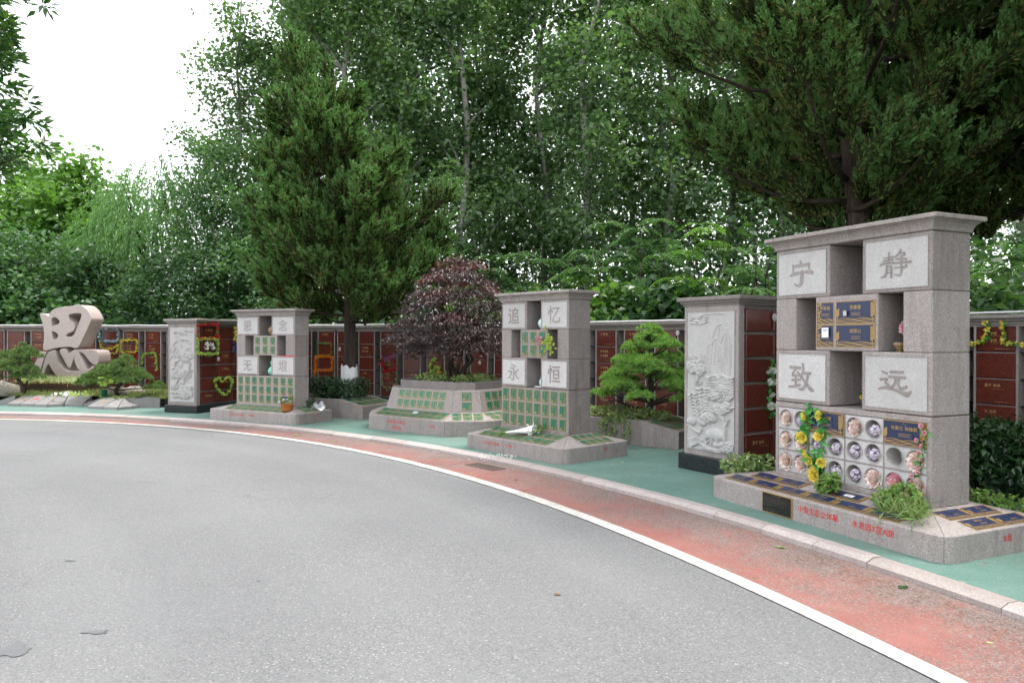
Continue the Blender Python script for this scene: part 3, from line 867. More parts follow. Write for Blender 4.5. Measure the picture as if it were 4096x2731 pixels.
# four plaques on the middle block
q, r_, z2, z1 = dA['q'], dA['r'], 1.497, 1.988
bw = r_ - q; hh = .2
for (x0, w_, zz, tx, tall) in ((.018, .195, z1 - .05 - hh, '罗秀英', True), (.235, .41, z1 - .05 - hh, '徐春香', False), (.018, .195, z2 + .035, '', True), (.235, .41, z2 + .035, '胡振山', False)):
    u = w_ / hh; me = blue_plaque(u, tx, tall).mesh('plaque', GOLD_BLUE)
    o = link('plaque', me, MA); o.matrix_local = Matrix.Translation((q + x0, 0, zz)) @ Matrix.Diagonal((hh, hh * .35, hh, 1))
    if not tx:
        mb = MB(); mb.box(.075, .15, -.021, -.017, .085, .175, 0); text(mb, '王吕氏', .1125, .145, .02, -.0215, True, 1, 'C'); t_ = mb.build('paper_note', [M['white_paper'], M['ink_blue']], MA); t_.location = (q + x0, 0, zz)
    if tx == '徐春香':
        mb = MB(); mb.box(.095, .13, -.0235, -.02, .07, .115, 0); t_ = mb.build('portrait_photo', M['photo_grey'], MA); t_.location = (q + x0, 0, zz)
# plaques lying on the sloping pedestal
slA = math.hypot(.40, .08); mt = slope_mtx(0, -.40, .2, 1, 0, 0, 0, .40, .08)
bp = [blue_plaque(2.15, s).mesh('plaque', GOLD_BLUE) for s in ('李长文', None, '周文')]
def lay(mtx, x, z, w_, hgt, k):
    o = link('plaque', bp[k % 3], MA); o.matrix_local = mtx @ Matrix.Translation((x, .0, z)) @ Matrix.Diagonal((w_ / 2.15, .11, hgt, 1))
for k in range(6): lay(mt, -h - .30 + k * .325, .035, .31, .15, k)
for k, x in enumerate((-h - .14, -h + .19, -h + .83)): lay(mt, x, .205, .31, .15, k + 1)
mt2 = slope_mtx(h + .40, 0, .2, 0, 1, 0, -.40, 0, .08)
for k in range(2): lay(mt2, -.02 + k * .36, .03, .34, .15, k); lay(mt2, -.06 + k * .32, .205, .30, .15, k + 1)
mb = MB(); mb.box(.11, .2, -.011, -.008, .26, .30); text(mb, '张伟', .155, .27, .02, -.0115, True, 1, 'C')
o = mb.build('paper_note', [M['white_paper'], M['ink_blue']], MA); o.matrix_local = mt @ Matrix.Translation((-h + .83, 0, 0))
# red lettering and the black notice on the pedestal face
front_text(MA, dA, '小型生态立体墓', -h + .68, .098, .062, bold=True)
front_text(MA, dA, '永思园7区A面', -h + 1.25, .098, .062, bold=True)
side_text(MA, dA, 'B面', .30, .10, .062, True)
plain('dim_gold', (.10, .085, .05), .5, .3)
mb = MB(); mb.box(0, .36, -.012, .004, 0, .185, 0); mb.box(.008, .352, -.014, -.010, .008, .177, 1)
text(mb, '《3D生态云葬》', .18, .155, .017, -.0148, False, 2, 'C')
rr = random.Random(3)
for k in range(9):
    n = (30, 30, 30, 22, 28, 12, 0, 16, 20)[k]
    if n:
        text(mb, ''.join(rr.choice('生态墓区立体园思永云葬面小型大明') for _ in range(n)), .018, .136 - k * .0145, .0092, -.0148, False, 2)
o = mb.build('notice_plate', [M['gold'], M['plate_black'], M['dim_gold']], MA); o.location = (-h + .26, -.40, .008)
# small red course numbers
for s, x, z in (('七', q + .008, z2 + .33), ('六', q + .008, z2 + .12), ('1', q + .11, z2 + .012), ('2', q + .44, z2 + .012)): mb = MB(); text(mb, s, x, z, .022, -.0012, False, 0, 'C'); mb.build('course_number', M['red_paint'], MA)
for s, x, z in (('五', -h + .012, rows[2] + .1), ('三', -h + .012, rows[0] + .1), ('3', cols[2] + .2, rows[3] + .012), ('5A', cols[3] + .2, rows[3] + .012)): mb = MB(); text(mb, s, x, z, .022, -.0012, False, 0, 'C'); mb.build('course_number', M['red_paint'], MA)

# ---- the two smaller monuments with green plaques
def green_monument(label, RF, th, W, D, zt, mg, chars, zb, seed, l1, l2):
    H = zt - zb; zs = (zt, zt - .223 * H, zt - .444 * H, zt - .670 * H, zb)
    root, d = monument(label, RF, th, W, D, zs, mg, chars, False, GRP)
    b = MB(); b.cbox(-W / 2, W / 2, 0, D, zb, zs[3] - .006, .006); b.build('stone_block', M['granite'], root)
    green_grid(root, -W / 2 + .02, W / 2 - .02, zb + .03, zs[3] - .02, 8, 3, .001, seed, None, .88)
    green_grid(root, d['q'] + .01, d['r'] - .01, zs[2] + .015, zs[1] - .015, 3, 2, .001, seed + 7, None, .86)
    slope_grids(root, d, 8, 4, seed + 3, zb)
    front_text(root, d, l1, -W / 2 + .12, .10, .055); front_text(root, d, l2, -W / 2 + .62, .105, .05)
    side_text(root, d, 'B面', D * .75, .11, .05)
    return root, d
MBm, dB = green_monument('granite monument carved with 追忆永恒, green plaques, between the purple tree and the dwarf cedar', (.7605, 9.824), 41, 1.393, .43, 2.134, (.31, .38, .465, .42), '追忆永恒', .30, 11, '小型生态立体墓', '1区A面')
MC, dC = green_monument('granite monument carved with 思念无垠, green plaques, nearest the left relief pier', (-4.081, 13.743), 62.5, 1.54, .37, 2.023, (.50, .30, .28, .40), '思念无垠', .30, 31, '小型生态立体墓', '1区B面')
# ================================================================ curved niche wall: straight sections round the plaza
R_WALL = 21.7
WALLPROF = [(0, 0), (.02, .0), (.022, .02), (.05, .035), (.055, .055), (.085, .065), (.09, .075), (.09, .105), (.085, .11)]
NAMES = ['父 陈惠熙', '母 杨林松', '父 金德祥', '母 王淑华', '父 陈金全', '父 蔡仲泰', '爱子 张伟', '母 李淑琴', '父 汤向明', '父 陈方锡', '父 白明', '父 陆煜钧', '夫君', '父 李恒', '母 杨淑英', '父 唐永会', '父 王建', '']
PAN_W, PAN_H, REC_W, STILE = .45, .295, .165, .028
def panel_mesh(w, h_, d=.022):
    mb = MB(); b = .014
    # polished slab with bevelled arrises, front towards -Y
    vs = [(0, 0, 0), (w, 0, 0), (w, 0, h_), (0, 0, h_), (b, -d, b), (w - b, -d, b), (w - b, -d, h_ - b), (b, -d, h_ - b)]
    mb.add(vs, [(4, 5, 6, 7), (0, 1, 5, 4), (1, 2, 6, 5), (2, 3, 7, 6), (3, 0, 4, 7)])
    return mb
PANEL = panel_mesh(PAN_W, PAN_H).mesh('panel', M['red_granite'])
def inscription_mesh(k, w, h_):
    mb = MB(); s = NAMES[k % len(NAMES)]; t = NAMES[(k * 5 + 2) % len(NAMES)]
    rr = random.Random(k)
    if s:
        two = rr.random() < .5
        text(mb, s, w * .24, h_ * (.68 if two else .72), .042, -.0232)
        mb.box(w * .42, w * .74, -.0232, -.023, h_ * .63, h_ * .635)
        if two: text(mb, t, w * .24, h_ * .40, .042, -.0232); mb.box(w * .42, w * .74, -.0232, -.023, h_ * .34, h_ * .345)
        mb.box(w * .5, w * .85, -.0232, -.023, h_ * .12, h_ * .13)
    return mb
INS = [inscription_mesh(k, PAN_W, PAN_H) for k in range(18)]
INS = [i.mesh('inscription', M['gold_paint']) if i.f else None for i in INS]
SEG_DEG = 8.65
WALLS = {}
def wall_section(label, mid_deg, seed, rows=5):
    rr = random.Random(seed)
    Ls = 2 * R_WALL * math.sin(R(SEG_DEG / 2)); L2 = Ls / 2 - .035
    p = polar(R_WALL * math.cos(R(SEG_DEG / 2)), mid_deg)
    root = thing('niche_wall', label, 'wall', p, R(mid_deg - 90), 'niche wall sections')
    z0, pitch = .22, .31; zt = z0 + rows * pitch
    dep = .42
    mb = MB(); mb.box(-L2 - .02, L2 + .02, -.03, dep, -.02, z0 - .012); mb.build('plinth', M['black_granite'], root)
    mb = MB(); mb.box(-L2, L2, dep - .06, dep, z0 - .012, zt + .02); mb.build('back_slab', M['granite_dark'], root)
    mb = cap_mesh(-L2, L2, 0, dep, zt + .015, WALLPROF); mb.build('coping', M['granite_dark'], root)
    mb = MB(); mb.box(-L2, L2, .0, dep - .062, zt - .012, zt + .0145); mb.build('lintel', M['granite'], root)
    n = 5; gap = (2 * L2 - n * PAN_W - (n - 1) * REC_W) / (2 * n)         # stile width
    x = -L2
    for b in range(n):
        st = MB(); st.cbox(x, x + gap, -.002, dep - .062, z0 - .012, zt - .012, .003); st.build('stile', M['granite'], root); x += gap
        body = MB(); body.box(x + .001, x + PAN_W - .001, .012, dep - .064, z0 - .012, zt - .014); body.build('niche_body', M['granite_dark'], root)
        for r in range(rows):
            z = z0 + r * pitch
            po = link('panel', PANEL, root); po.location = (x, .008, z)
            me = INS[rr.randrange(len(INS))]
            if me and rr.random() < .82: link('inscription', me, po)
        x += PAN_W
        st = MB(); st.cbox(x, x + gap, -.002, dep - .062, z0 - .012, zt - .012, .003); st.build('stile', M['granite'], root); x += gap
        if b < n - 1:
            for r in range(1, rows):
                z = z0 + r * pitch
                sh = MB(); sh.box(x + .002, x + REC_W - .002, .03, dep - .064, z - .006, z + .004); sh.build('shelf', M['dark_glass'], root)
            fl = MB(); fl.box(x + .002, x + REC_W - .002, .0, dep - .064, z0 - .0115, z0 + .004); fl.build('recess_floor', M['granite_dark'], root)
            x += REC_W
    WALLS[mid_deg] = root
    return root
SEC = [(95.6, 'niche wall section at the far left edge behind the pine'), (86.97, 'niche wall section directly behind the red-brown character sculpture'),
       (78.3, 'niche wall section between the character sculpture and the left relief pier'), (69.67, 'niche wall section behind the left monument'),
       (61.02, 'niche wall section behind the whitewashed juniper trunk'), (52.37, 'niche wall section behind the purple tree'),
       (43.72, 'niche wall section behind the dwarf cedar'), (35.07, 'niche wall section behind the right relief pier'), (26.42, 'niche wall section behind the hedge at the right edge')]
for i, (a, lb) in enumerate(SEC): wall_section(lb, a, 100 + i)
# dark filler piers closing the joints between sections
for i in range(len(SEC) - 1):
    a = (SEC[i][0] + SEC[i + 1][0]) / 2
    mb = MB(); mb.box(-.06, .06, .10, .40, -.02, 1.80); o = mb.build('joint_pier', M['granite_dark'], WALLS[SEC[i][0]])
    o.matrix_world = Matrix.Translation(polar(R_WALL, a)) @ Matrix.Rotation(R(a - 90), 4, 'Z')
    o.matrix_parent_inverse = Matrix.Identity(4)
    inv = (Matrix.Translation(WALLS[SEC[i][0]].location) @ Matrix.Rotation(WALLS[SEC[i][0]].rotation_euler.z, 4, 'Z')).inverted()
    o.matrix_local = inv @ Matrix.Translation(polar(R_WALL, a)) @ Matrix.Rotation(R(a - 90), 4, 'Z')
# cables lying along the coping
rc = random.Random(5)
for nm, a0, a1, dr, m_, lb in (('cable', 92, 71, .1, 'cable_white', 'white cable lying along the wall coping behind the character sculpture'), ('cable', 70, 39.6, .06, 'cable_white', 'long white cable lying along the coping behind the juniper and purple tree'),
                               ('cable', 70, 56, .16, 'cable_black', 'thin black cable lying beside the white one on the coping'), ('cable', 30.6, 22.5, .05, 'cable_white', 'white cable lying along the coping at the right edge')):
    pts = []
    k = int((a0 - a1) / .7)
    for i in range(k + 1):
        a = a0 + (a1 - a0) * i / k
        # follow the straight sections
        mid = min(SEC, key=lambda s: abs(s[0] - a))[0]
        r = R_WALL * math.cos(R(SEG_DEG / 2)) / math.cos(R(a - mid))
        pts.append(polar(r + dr - .06 + rc.uniform(-.012, .012), a, 1.908 + .012 + abs(rc.gauss(0, .004))))
    mb = MB(); mb.tube(pts, .014 if m_ == 'cable_white' else .007, 6); tag(mb.build(nm, M[m_], None, True), lb, 'cable', 'cables on the wall')

# ================================================================ relief piers (spurs running out from the wall)
def relief_field(W, H, kind):
    """height of a carved landscape over W x H metres"""
    nx = 150; nz = int(nx * H / W); nz = min(nz, 380)
    X, Z = np.meshgrid(np.linspace(0, W, nx), np.linspace(0, H, nz))
    h = np.zeros_like(X); rg = np.random.default_rng(5 + kind)
    u = X / W; v = Z / H
    def blob(cx, cy, rx, ry, a, p=2.0):
        nonlocal h
        d = ((u - cx) * W / rx) ** 2 + ((v - cy) * H / ry) ** 2
        h = np.maximum(h, a * np.clip(1 - d, 0, 1) ** (1 / p))
    def leaf_(cx, cy, ang, ln, wd, a):
        nonlocal h
        dx = (u - cx) * W; dz = (v - cy) * H
        t = dx * math.cos(ang) + dz * math.sin(ang); s = -dx * math.sin(ang) + dz * math.cos(ang)
        d = (t / ln) ** 2 + (s / wd) ** 2
        h = np.maximum(h, a * np.clip(1 - d, 0, 1) ** .45 * (1 + .25 * t / ln))
    def clump(cx, cy, rx, ry, n, sz, a):
        for i in range(n):
            t = rg.uniform(0, 6.28); q = math.sqrt(rg.uniform(0, 1))
            x = cx + rx * q * math.cos(t); y = cy + ry * q * math.sin(t)
            leaf_(x, y, rg.uniform(0, 3.14), sz * rg.uniform(.7, 1.2), sz * rg.uniform(.4, .6), a * (1 - .5 * q * rg.uniform(0, 1)))
    def line(pts, r, a):
        nonlocal h
        for (x0, y0), (x1, y1) in zip(pts, pts[1:]):
            ax, az, bx, bz = x0 * W, y0 * H, x1 * W, y1 * H
            L = max(1e-6, (bx - ax) ** 2 + (bz - az) ** 2)
            t = np.clip(((X - ax) * (bx - ax) + (Z - az) * (bz - az)) / L, 0, 1)
            d = np.hypot(X - ax - t * (bx - ax), Z - az - t * (bz - az))
            h = np.maximum(h, a * np.clip(1 - (d / r) ** 2, 0, 1) ** .6)
    def hill(pts, a, n=5):
        for k in range(n):
            o = k * .018
            line([(x + o * .6, y - o * (1 + .4 * math.sin(7 * x))) for x, y in pts], .012, a * (1 - k * .13))
    if kind == 0:
        for k in range(10): clump(rg.uniform(.05, .95), rg.uniform(.02, .55), rg.uniform(.05, .12), rg.uniform(.008, .02), 24, .013, .02)
        clump(.16, .60, .17, .045, 110, .030, .034); clump(.30, .58, .10, .035, 60, .028, .036); clump(.12, .665, .10, .02, 40, .018, .02)
        line([(.24, .49), (.28, .54), (.24, .57)], .014, .03); line([(.28, .53), (.36, .57)], .010, .025)
        clump(.78, .445, .12, .035, 60, .028, .036); clump(.60, .395, .13, .025, 60, .028, .034); clump(.88, .40, .08, .03, 40, .026, .03)
        clump(.72, .30, .15, .03, 80, .030, .04); clump(.86, .325, .10, .03, 50, .028, .036); clump(.48, .235, .16, .03, 80, .030, .038); clump(.35, .20, .08, .02, 40, .026, .032)
        line([(.83, .07), (.84, .17), (.80, .24), (.72, .28)], .024, .036); line([(.84, .18), (.90, .24)], .014, .03); line([(.80, .23), (.66, .27)], .012, .03)
        clump(.11, .195, .09, .018, 40, .028, .032); line([(.05, .165), (.16, .14), (.30, .12), (.34, .15)], .013, .028); line([(.16, .15), (.26, .10)], .010, .025)
        blob(.62, .125, .125, .075, .034); blob(.48, .115, .05, .06, .036); line([(.45, .10), (.42, .07), (.46, .055), (.49, .07)], .014, .034); blob(.75, .12, .05, .055, .03)
        line([(.55, .10), (.54, .05)], .017, .03); line([(.66, .10), (.67, .045)], .017, .03); blob(.66, .052, .06, .03, .034); blob(.78, .06, .06, .03, .034)
        for k in range(11): line([(.12, .012), (.05 + .03 * k, .085 - .004 * abs(k - 5))], .009, .026)
        hill([(.33, .045), (.5, .02), (.7, .012)], .03, 6); clump(.86, .045, .12, .04, 70, .030, .036); line([(.3, .05), (.52, .012)], .02, .03)
        for y, x0, x1, pk in ((.43, .20, .62, .025), (.375, .03, .40, .05), (.52, .42, .98, .035), (.485, .55, .98, .02), (.34, .12, .45, .03)):
            pts = [(x0 + (x1 - x0) * t / 8, y + pk * abs(math.sin(t * 1.1 + y * 40)) * (1 - abs(t - 4) / 6)) for t in range(9)]
            hill(pts, .022, 5)
        for k in range(26):
            x = .45 + .48 * rg.random(); z0 = .55 + .1 * rg.random(); line([(x, z0), (x + .02 * rg.normal(), z0 + .1 + .17 * rg.random())], .006, .008)
        for cx, cy, s in ((.72, .90, .17), (.84, .84, .12), (.62, .80, .10)):
            line([(cx - s, cy - s * .5), (cx - s * .5, cy), (cx + s * .2, cy + .01), (cx + s, cy - s * .6)], .008, .009)
        for k in range(16): line([(.38, .66), (.32 + .02 * (k % 4), .70 - .015 * k * .3)], .006, .012)
        for cx, cy, n in ((.10, .955, 4), (.28, .965, 4), (.42, .955, 3), (.20, .925, 3)):
            for k in range(n):
                t = np.linspace(0, 5, 9); r0 = .05 - .012 * k
                line([(cx + r0 * math.cos(q) , cy + r0 * .28 * math.sin(q)) for q in t], .006, .014)
        line([(.06, .918), (.3, .912), (.46, .93)], .006, .012); line([(.3, .98), (.6, .985), (.78, .98)], .006, .01)
        line([(.10, .29), (.14, .262), (.17, .25)], .012, .02)
    else:
        for k in range(16): clump(rg.uniform(.1, .9), rg.uniform(.03, .66), rg.uniform(.06, .14), rg.uniform(.01, .025), 26, .014, .024)
        for k in range(22):
            x, y = rg.uniform(.05, .8), rg.uniform(.05, .95); line([(x, y), (x + .05, y + .012 * rg.normal()), (x + .13, y + .015 * rg.normal())], .005, .010)
        clump(.75, .62, .22, .05, 90, .026, .03); clump(.62, .56, .2, .03, 60, .026, .03); clump(.30, .36, .24, .05, 110, .026, .036); clump(.60, .10, .34, .06, 190, .028, .036); clump(.2, .20, .16, .04, 70, .026, .03); clump(.78, .17, .2, .05, 80, .026, .034)
        line([(.2, .20), (.35, .28), (.42, .36)], .02, .03); line([(.6, .30), (.78, .40), (.85, .52)], .02, .03)
        blob(.30, .55, .075, .04, .036); line([(.24, .56), (.20, .60)], .016, .03); line([(.25, .54), (.24, .49)], .011, .028); line([(.35, .54), (.36, .49)], .011, .028)
        blob(.14, .45, .06, .035, .03); line([(.10, .46), (.08, .49)], .013, .028); blob(.45, .50, .06, .07, .022); 
        for k in range(14): line([(.15, .66), (.02 + .02 * k, .76 - .006 * abs(k - 7))], .006, .018)
        for k in range(10): line([(.6 + .03 * k, .38), (.58 + .035 * k, .25 + .01 * k)], .006, .018)
        for cx, cy, s in ((.75, .72, .2), (.7, .68, .15), (.3, .82, .2), (.2, .74, .16), (.2, .64, .2)):
            for k in range(3): line([(cx - s, cy - s * .3 - .012 * k), (cx - s * .3, cy - .012 * k), (cx + s * .3, cy + .01 - .012 * k), (cx + s, cy - s * .35 - .012 * k)], .008, .014)
        for cx, cy in ((.3, .93), (.55, .91), (.75, .95), (.6, .83)):
            for k in range(3): line([(cx - .16 + .03 * k, cy - .01 * k), (cx, cy + .012 - .01 * k), (cx + .18, cy - .008 * k)], .006, .014)
    h += .0012 * rg.normal(0, 1, h.shape) * 0 + .0012 * np.sin(X * 260 + 3 * np.sin(Z * 31)) * np.sin(Z * 190 + 2 * np.sin(X * 27))
    return X, Z, h
def relief_pier(label, th, rf, W, zt, zp, rows, ncol, kind, rz_extra=0):
    """spur wall: relief on its front, red panels on its sides"""
    p = polar(rf, th)
    root = thing('relief_pier', label, 'pier', p, R(th - 90 + rz_extra), 'relief piers at the ends of the wall spurs')
    h_ = W / 2; dep = 21.6 - rf
    mb = MB(); mb.cbox(-h_ - .05, h_ + .05, -.05, dep, -.02, zp, .006); mb.build('plinth', M['black_granite'], root)
    mb = MB(); mb.cbox(-h_, h_, 0, .10, zp, zt, .005); mb.build('end_slab', M['granite'], root)
    mb = MB(); mb.box(-h_ + .03, h_ - .03, .101, dep, zp, zt - .001); mb.build('core', M['granite_dark'], root)
    prof = [(0, 0), (.012, .0), (.014, .018), (.035, .03), (.038, .05), (.065, .06), (.068, .072), (.068, .10), (.060, .106)]
    mb = cap_mesh(-h_, h_, 0, dep - .05, zt + .001, prof); mb.build('coping', M['granite_dark'], root)
    # weathered mortar and moss on top
    mb = MB(); rr = random.Random(kind + 2); nx, ny = 5, 14; vs = []; fs = []
    for j in range(ny):
        for i in range(nx): vs.append((-h_ - .03 + (W + .06) * i / (nx - 1) + rr.uniform(-.012, .012), -.03 + (dep - .05) * j / (ny - 1), zt + .108 + (rr.uniform(.004, .02) if 0 < i < nx - 1 and j else rr.uniform(0, .008))))
    for j in range(ny - 1):
        for i in range(nx - 1): fs.append((j * nx + i, j * nx + i + 1, (j + 1) * nx + i + 1, (j + 1) * nx + i))
    mb.add(vs, fs); mb.build('mortar_bed', M['mortar'], root, True)
    # relief
    b = .055 * W / .8; X, Z, hh = relief_field(W - 2 * b, zt - zp - b - .09, kind)
    nz, nx = X.shape
    V = np.stack([X - h_ + b, -.003 - hh * 1.15, Z + zp + .075], -1).reshape(-1, 3)
    idx = np.arange(nx * nz).reshape(nz, nx)
    F = np.stack([idx[:-1, :-1], idx[:-1, 1:], idx[1:, 1:], idx[1:, :-1]], -1).reshape(-1, 4)
    link('carved_relief', npmesh('carved_relief', V, F, M['granite_relief'], True), root)
    mb = MB(); x0, x1, z0, z1 = -h_ + b, h_ - b, zp + .075, zt - b - .015; g_ = .006
    for (a0, a1, b0, b1) in ((x0, x1, z1, z1 + g_), (x0, x1, z0 - g_, z0), (x0 - g_, x0, z0 - g_, z1 + g_), (x1, x1 + g_, z0 - g_, z1 + g_)): mb.box(a0, a1, -.008, .002, b0, b1)
    mb.build('relief_border', M['granite'], root)
    # red panels along both sides
    pw = .50; pitch = (zt - zp - .04) / rows
    me = panel_mesh(pw - .03, pitch - .026, .03).mesh('panel', M['red_granite'])
    rr = random.Random(kind + 40)
    ins = []
    for k in range(6):
        t = MB(); s = ['爱子 张伟', '父 陈金全', '母 杨林松', '父 金德祥', '父 蔡仲泰', '母 王淑华'][k]
        text(t, s, .12, (pitch - .026) * .6, .048, -.0312); t.box(.25, .40, -.0312, -.031, pitch * .45, pitch * .455); t.box(.2, .42, -.0312, -.031, pitch * .12, pitch * .125)
        ins.append(t.mesh('inscription', M['gold_paint']))
    for sd in (1, -1):
        for c in range(ncol):
            for r in range(rows):
                o = link('panel', me, root)
                if sd == 1: o.matrix_local = Matrix.Translation((h_ - .028, .125 + c * pw, zp + .02 + r * pitch)) @ Matrix.Rotation(R(90), 4, 'Z')
                else: o.matrix_local = Matrix.Translation((-h_ + .028, .125 + c * pw + pw - .03, zp + .02 + r * pitch)) @ Matrix.Rotation(R(-90), 4, 'Z')
                if sd == 1 and (kind == 1 and not (r in (4,) and c == 0) and rr.random() < .8 or kind == 0 and r == 0): link('inscription', ins[0 if kind == 0 else rr.randrange(1, 6)], o)
    return root, h_, pw, pitch
m, nt, b = mat('mortar', .95, .1)
nt.links.new(ramp(nt, noise(nt, world_pos(nt), 9, 7, .7), [(.3, (.16, .15, .09)), (.5, (.33, .31, .24)), (.7, (.46, .44, .38))]), b.inputs['Base Color'])
bump(nt, b, noise(nt, world_pos(nt), 40, 5), .8, .01); M['mortar'] = m
P1, p1h, p1w, p1p = relief_pier('pale relief pier carved with an elephant, between the dwarf cedar and the largest monument', 33.35, 18.88, .835, 2.0, .19, 6, 5, 0)
P2, p2h, p2w, p2p = relief_pier('pale relief pier carved with deer, hung with red and yellow garlands on its side', 69.6, 18.33, .78, 1.885, .16, 6, 6, 1)
# ================================================================ octagonal stepped planter under the purple tree
def octo(hx, hy, cut, d):
    """octagon offset inwards by d, counter-clockwise from the front-left corner"""
    k = d * (math.sqrt(2) - 1) 
    X, Y = hx - d, hy - d; c = cut - d * (2 - math.sqrt(2))
    c = max(.05, c)
    return [(-X + c, -Y), (X - c, -Y), (X, -Y + c), (X, Y - c), (X - c, Y), (-X + c, Y), (-X, Y - c), (-X, -Y + c)]
th = 52.0; nD = Vector((math.cos(R(th)), math.sin(R(th))))
OX, OY, OC = 1.46, 1.25, .545
cD = Vector((-1.815, 12.40)) + nD * OY
PD = thing('stepped_planter', 'octagonal stepped granite planter with green plaques, holding the purple tree', 'planter', (cD.x, cD.y, 0), R(th - 90))
L0, L1, L2_, L3 = octo(OX, OY, OC, 0), octo(OX, OY, OC, .30), octo(OX, OY, OC, .40), octo(OX, OY, OC, .55)
for k in range(8):
    j = (k + 1) % 8
    def seg(P, i, a, b, t):                                             # point on edge, nudged for an open joint
        A = Vector(P[a]); B = Vector(P[b]); d = (B - A).normalized() * .002
        return (A + d) if i == 0 else (B - d)
    mb = MB(); a0, a1 = seg(L0, 0, k, j, 0), seg(L0, 1, k, j, 0); i0, i1 = seg(L1, 0, k, j, 0), seg(L1, 1, k, j, 0)
    q0 = a0 + (i0 - a0) * .02; q1 = a1 + (i1 - a1) * .02
    vs = [(*a0, -.02), (*a1, -.02), (*a1, .248), (*a0, .248), (*q0, .255), (*q1, .255), (*i0, .36), (*i1, .36), (*i0, -.02), (*i1, -.02)]
    mb.add(vs, [(0, 1, 2, 3), (3, 2, 5, 4), (4, 5, 7, 6), (0, 3, 4, 6, 8), (1, 9, 7, 5, 2)]); mb.build('lower_stone', M['granite'], PD)
    b0, b1 = seg(L1, 0, k, j, 0), seg(L1, 1, k, j, 0); t0, t1 = seg(L2_, 0, k, j, 0), seg(L2_, 1, k, j, 0); u0, u1 = seg(L3, 0, k, j, 0), seg(L3, 1, k, j, 0)
    mb = MB(); mb.add([(*b0, .359), (*b1, .359), (*t1, .712), (*t0, .712), (*(t0 + (u0 - t0) * .05), .72), (*(t1 + (u1 - t1) * .05), .72), (*u0, .72), (*u1, .72)], [(0, 1, 2, 3), (3, 2, 5, 4), (4, 5, 7, 6)])
    mb.build('upper_stone', M['granite'], PD)
    A, B = Vector(L3[k]), Vector(L3[j]); C4 = octo(OX, OY, OC, .61); Ci, Cj = Vector(C4[k]), Vector(C4[j])
    d = (B - A).normalized() * .002; A += d; B -= d
    mb = MB(); mb.add([(*A, .70), (*B, .70), (*B, .85), (*A, .85), (*Cj, .85), (*Ci, .85), (*Ci, .70), (*Cj, .70)], [(0, 1, 2, 3), (3, 2, 4, 5), (5, 4, 7, 6)]); mb.build('box_stone', M['granite_dark'], PD)
mb = MB(); mb.prism(octo(OX, OY, OC, .62), .5, .82); mb.build('soil', M['soil'], PD)
mb = MB(); mb.prism(octo(OX, OY, OC, .42), .0, .50); mb.build('core', M['granite_dark'], PD)
# plaques on the inclined faces
def edge_mtx(La, Lb, k, za, zc):
    j = (k + 1) % 8; A, B = Vector(La[k]), Vector(La[j]); mid = (A + B) / 2; mi = (Vector(Lb[k]) + Vector(Lb[j])) / 2
    up = Vector((mi.x - mid.x, mi.y - mid.y, zc - za)); d = (B - A)
    return slope_mtx(A.x, A.y, za, d.x, d.y, 0, up.x, up.y, up.z), d.length, up.length
mt, ln, ul = edge_mtx(L1, L2_, 0, .36, .712); green_grid(PD, .24, ln - .18, .02, ul - .01, 7, 2, -.001, 50, mt, .86)
mt, ln, ul = edge_mtx(L1, L2_, 1, .36, .712); green_grid(PD, ln / 2 - .10, ln / 2 + .10, .02, ul - .01, 1, 2, -.001, 51, mt, .86)
mt, ln, ul = edge_mtx(L1, L2_, 2, .36, .712); green_grid(PD, .14, ln - .1, .02, ul - .01, 5, 2, -.001, 52, mt, .86)
mt, ln, ul = edge_mtx(L0, L1, 0, .255, .36); green_grid(PD, .1, ln - .1, .02, ul - .02, 8, 2, -.001, 53, mt, .9)
mt, ln, ul = edge_mtx(L0, L1, 1, .255, .36); green_grid(PD, .12, ln - .12, .02, ul - .02, 3, 2, -.001, 54, mt, .86)
mt, ln, ul = edge_mtx(L0, L1, 2, .255, .36); green_grid(PD, .1, ln - .1, .02, ul - .02, 5, 2, -.001, 55, mt, .9)
mb = MB(); text(mb, '3D生态云葬区', -.45, .135, .075, -OY - .0015); mb.build('inscription', M['red_paint'], PD)
mb = MB(); text(mb, '（永思园）', -.40, .035, .075, -OY - .0015); mb.build('inscription', M['red_paint'], PD)
mb = MB(); text(mb, '1区A面', .55, .135, .05, -OY - .0015); mb.build('inscription', M['red_paint'], PD)

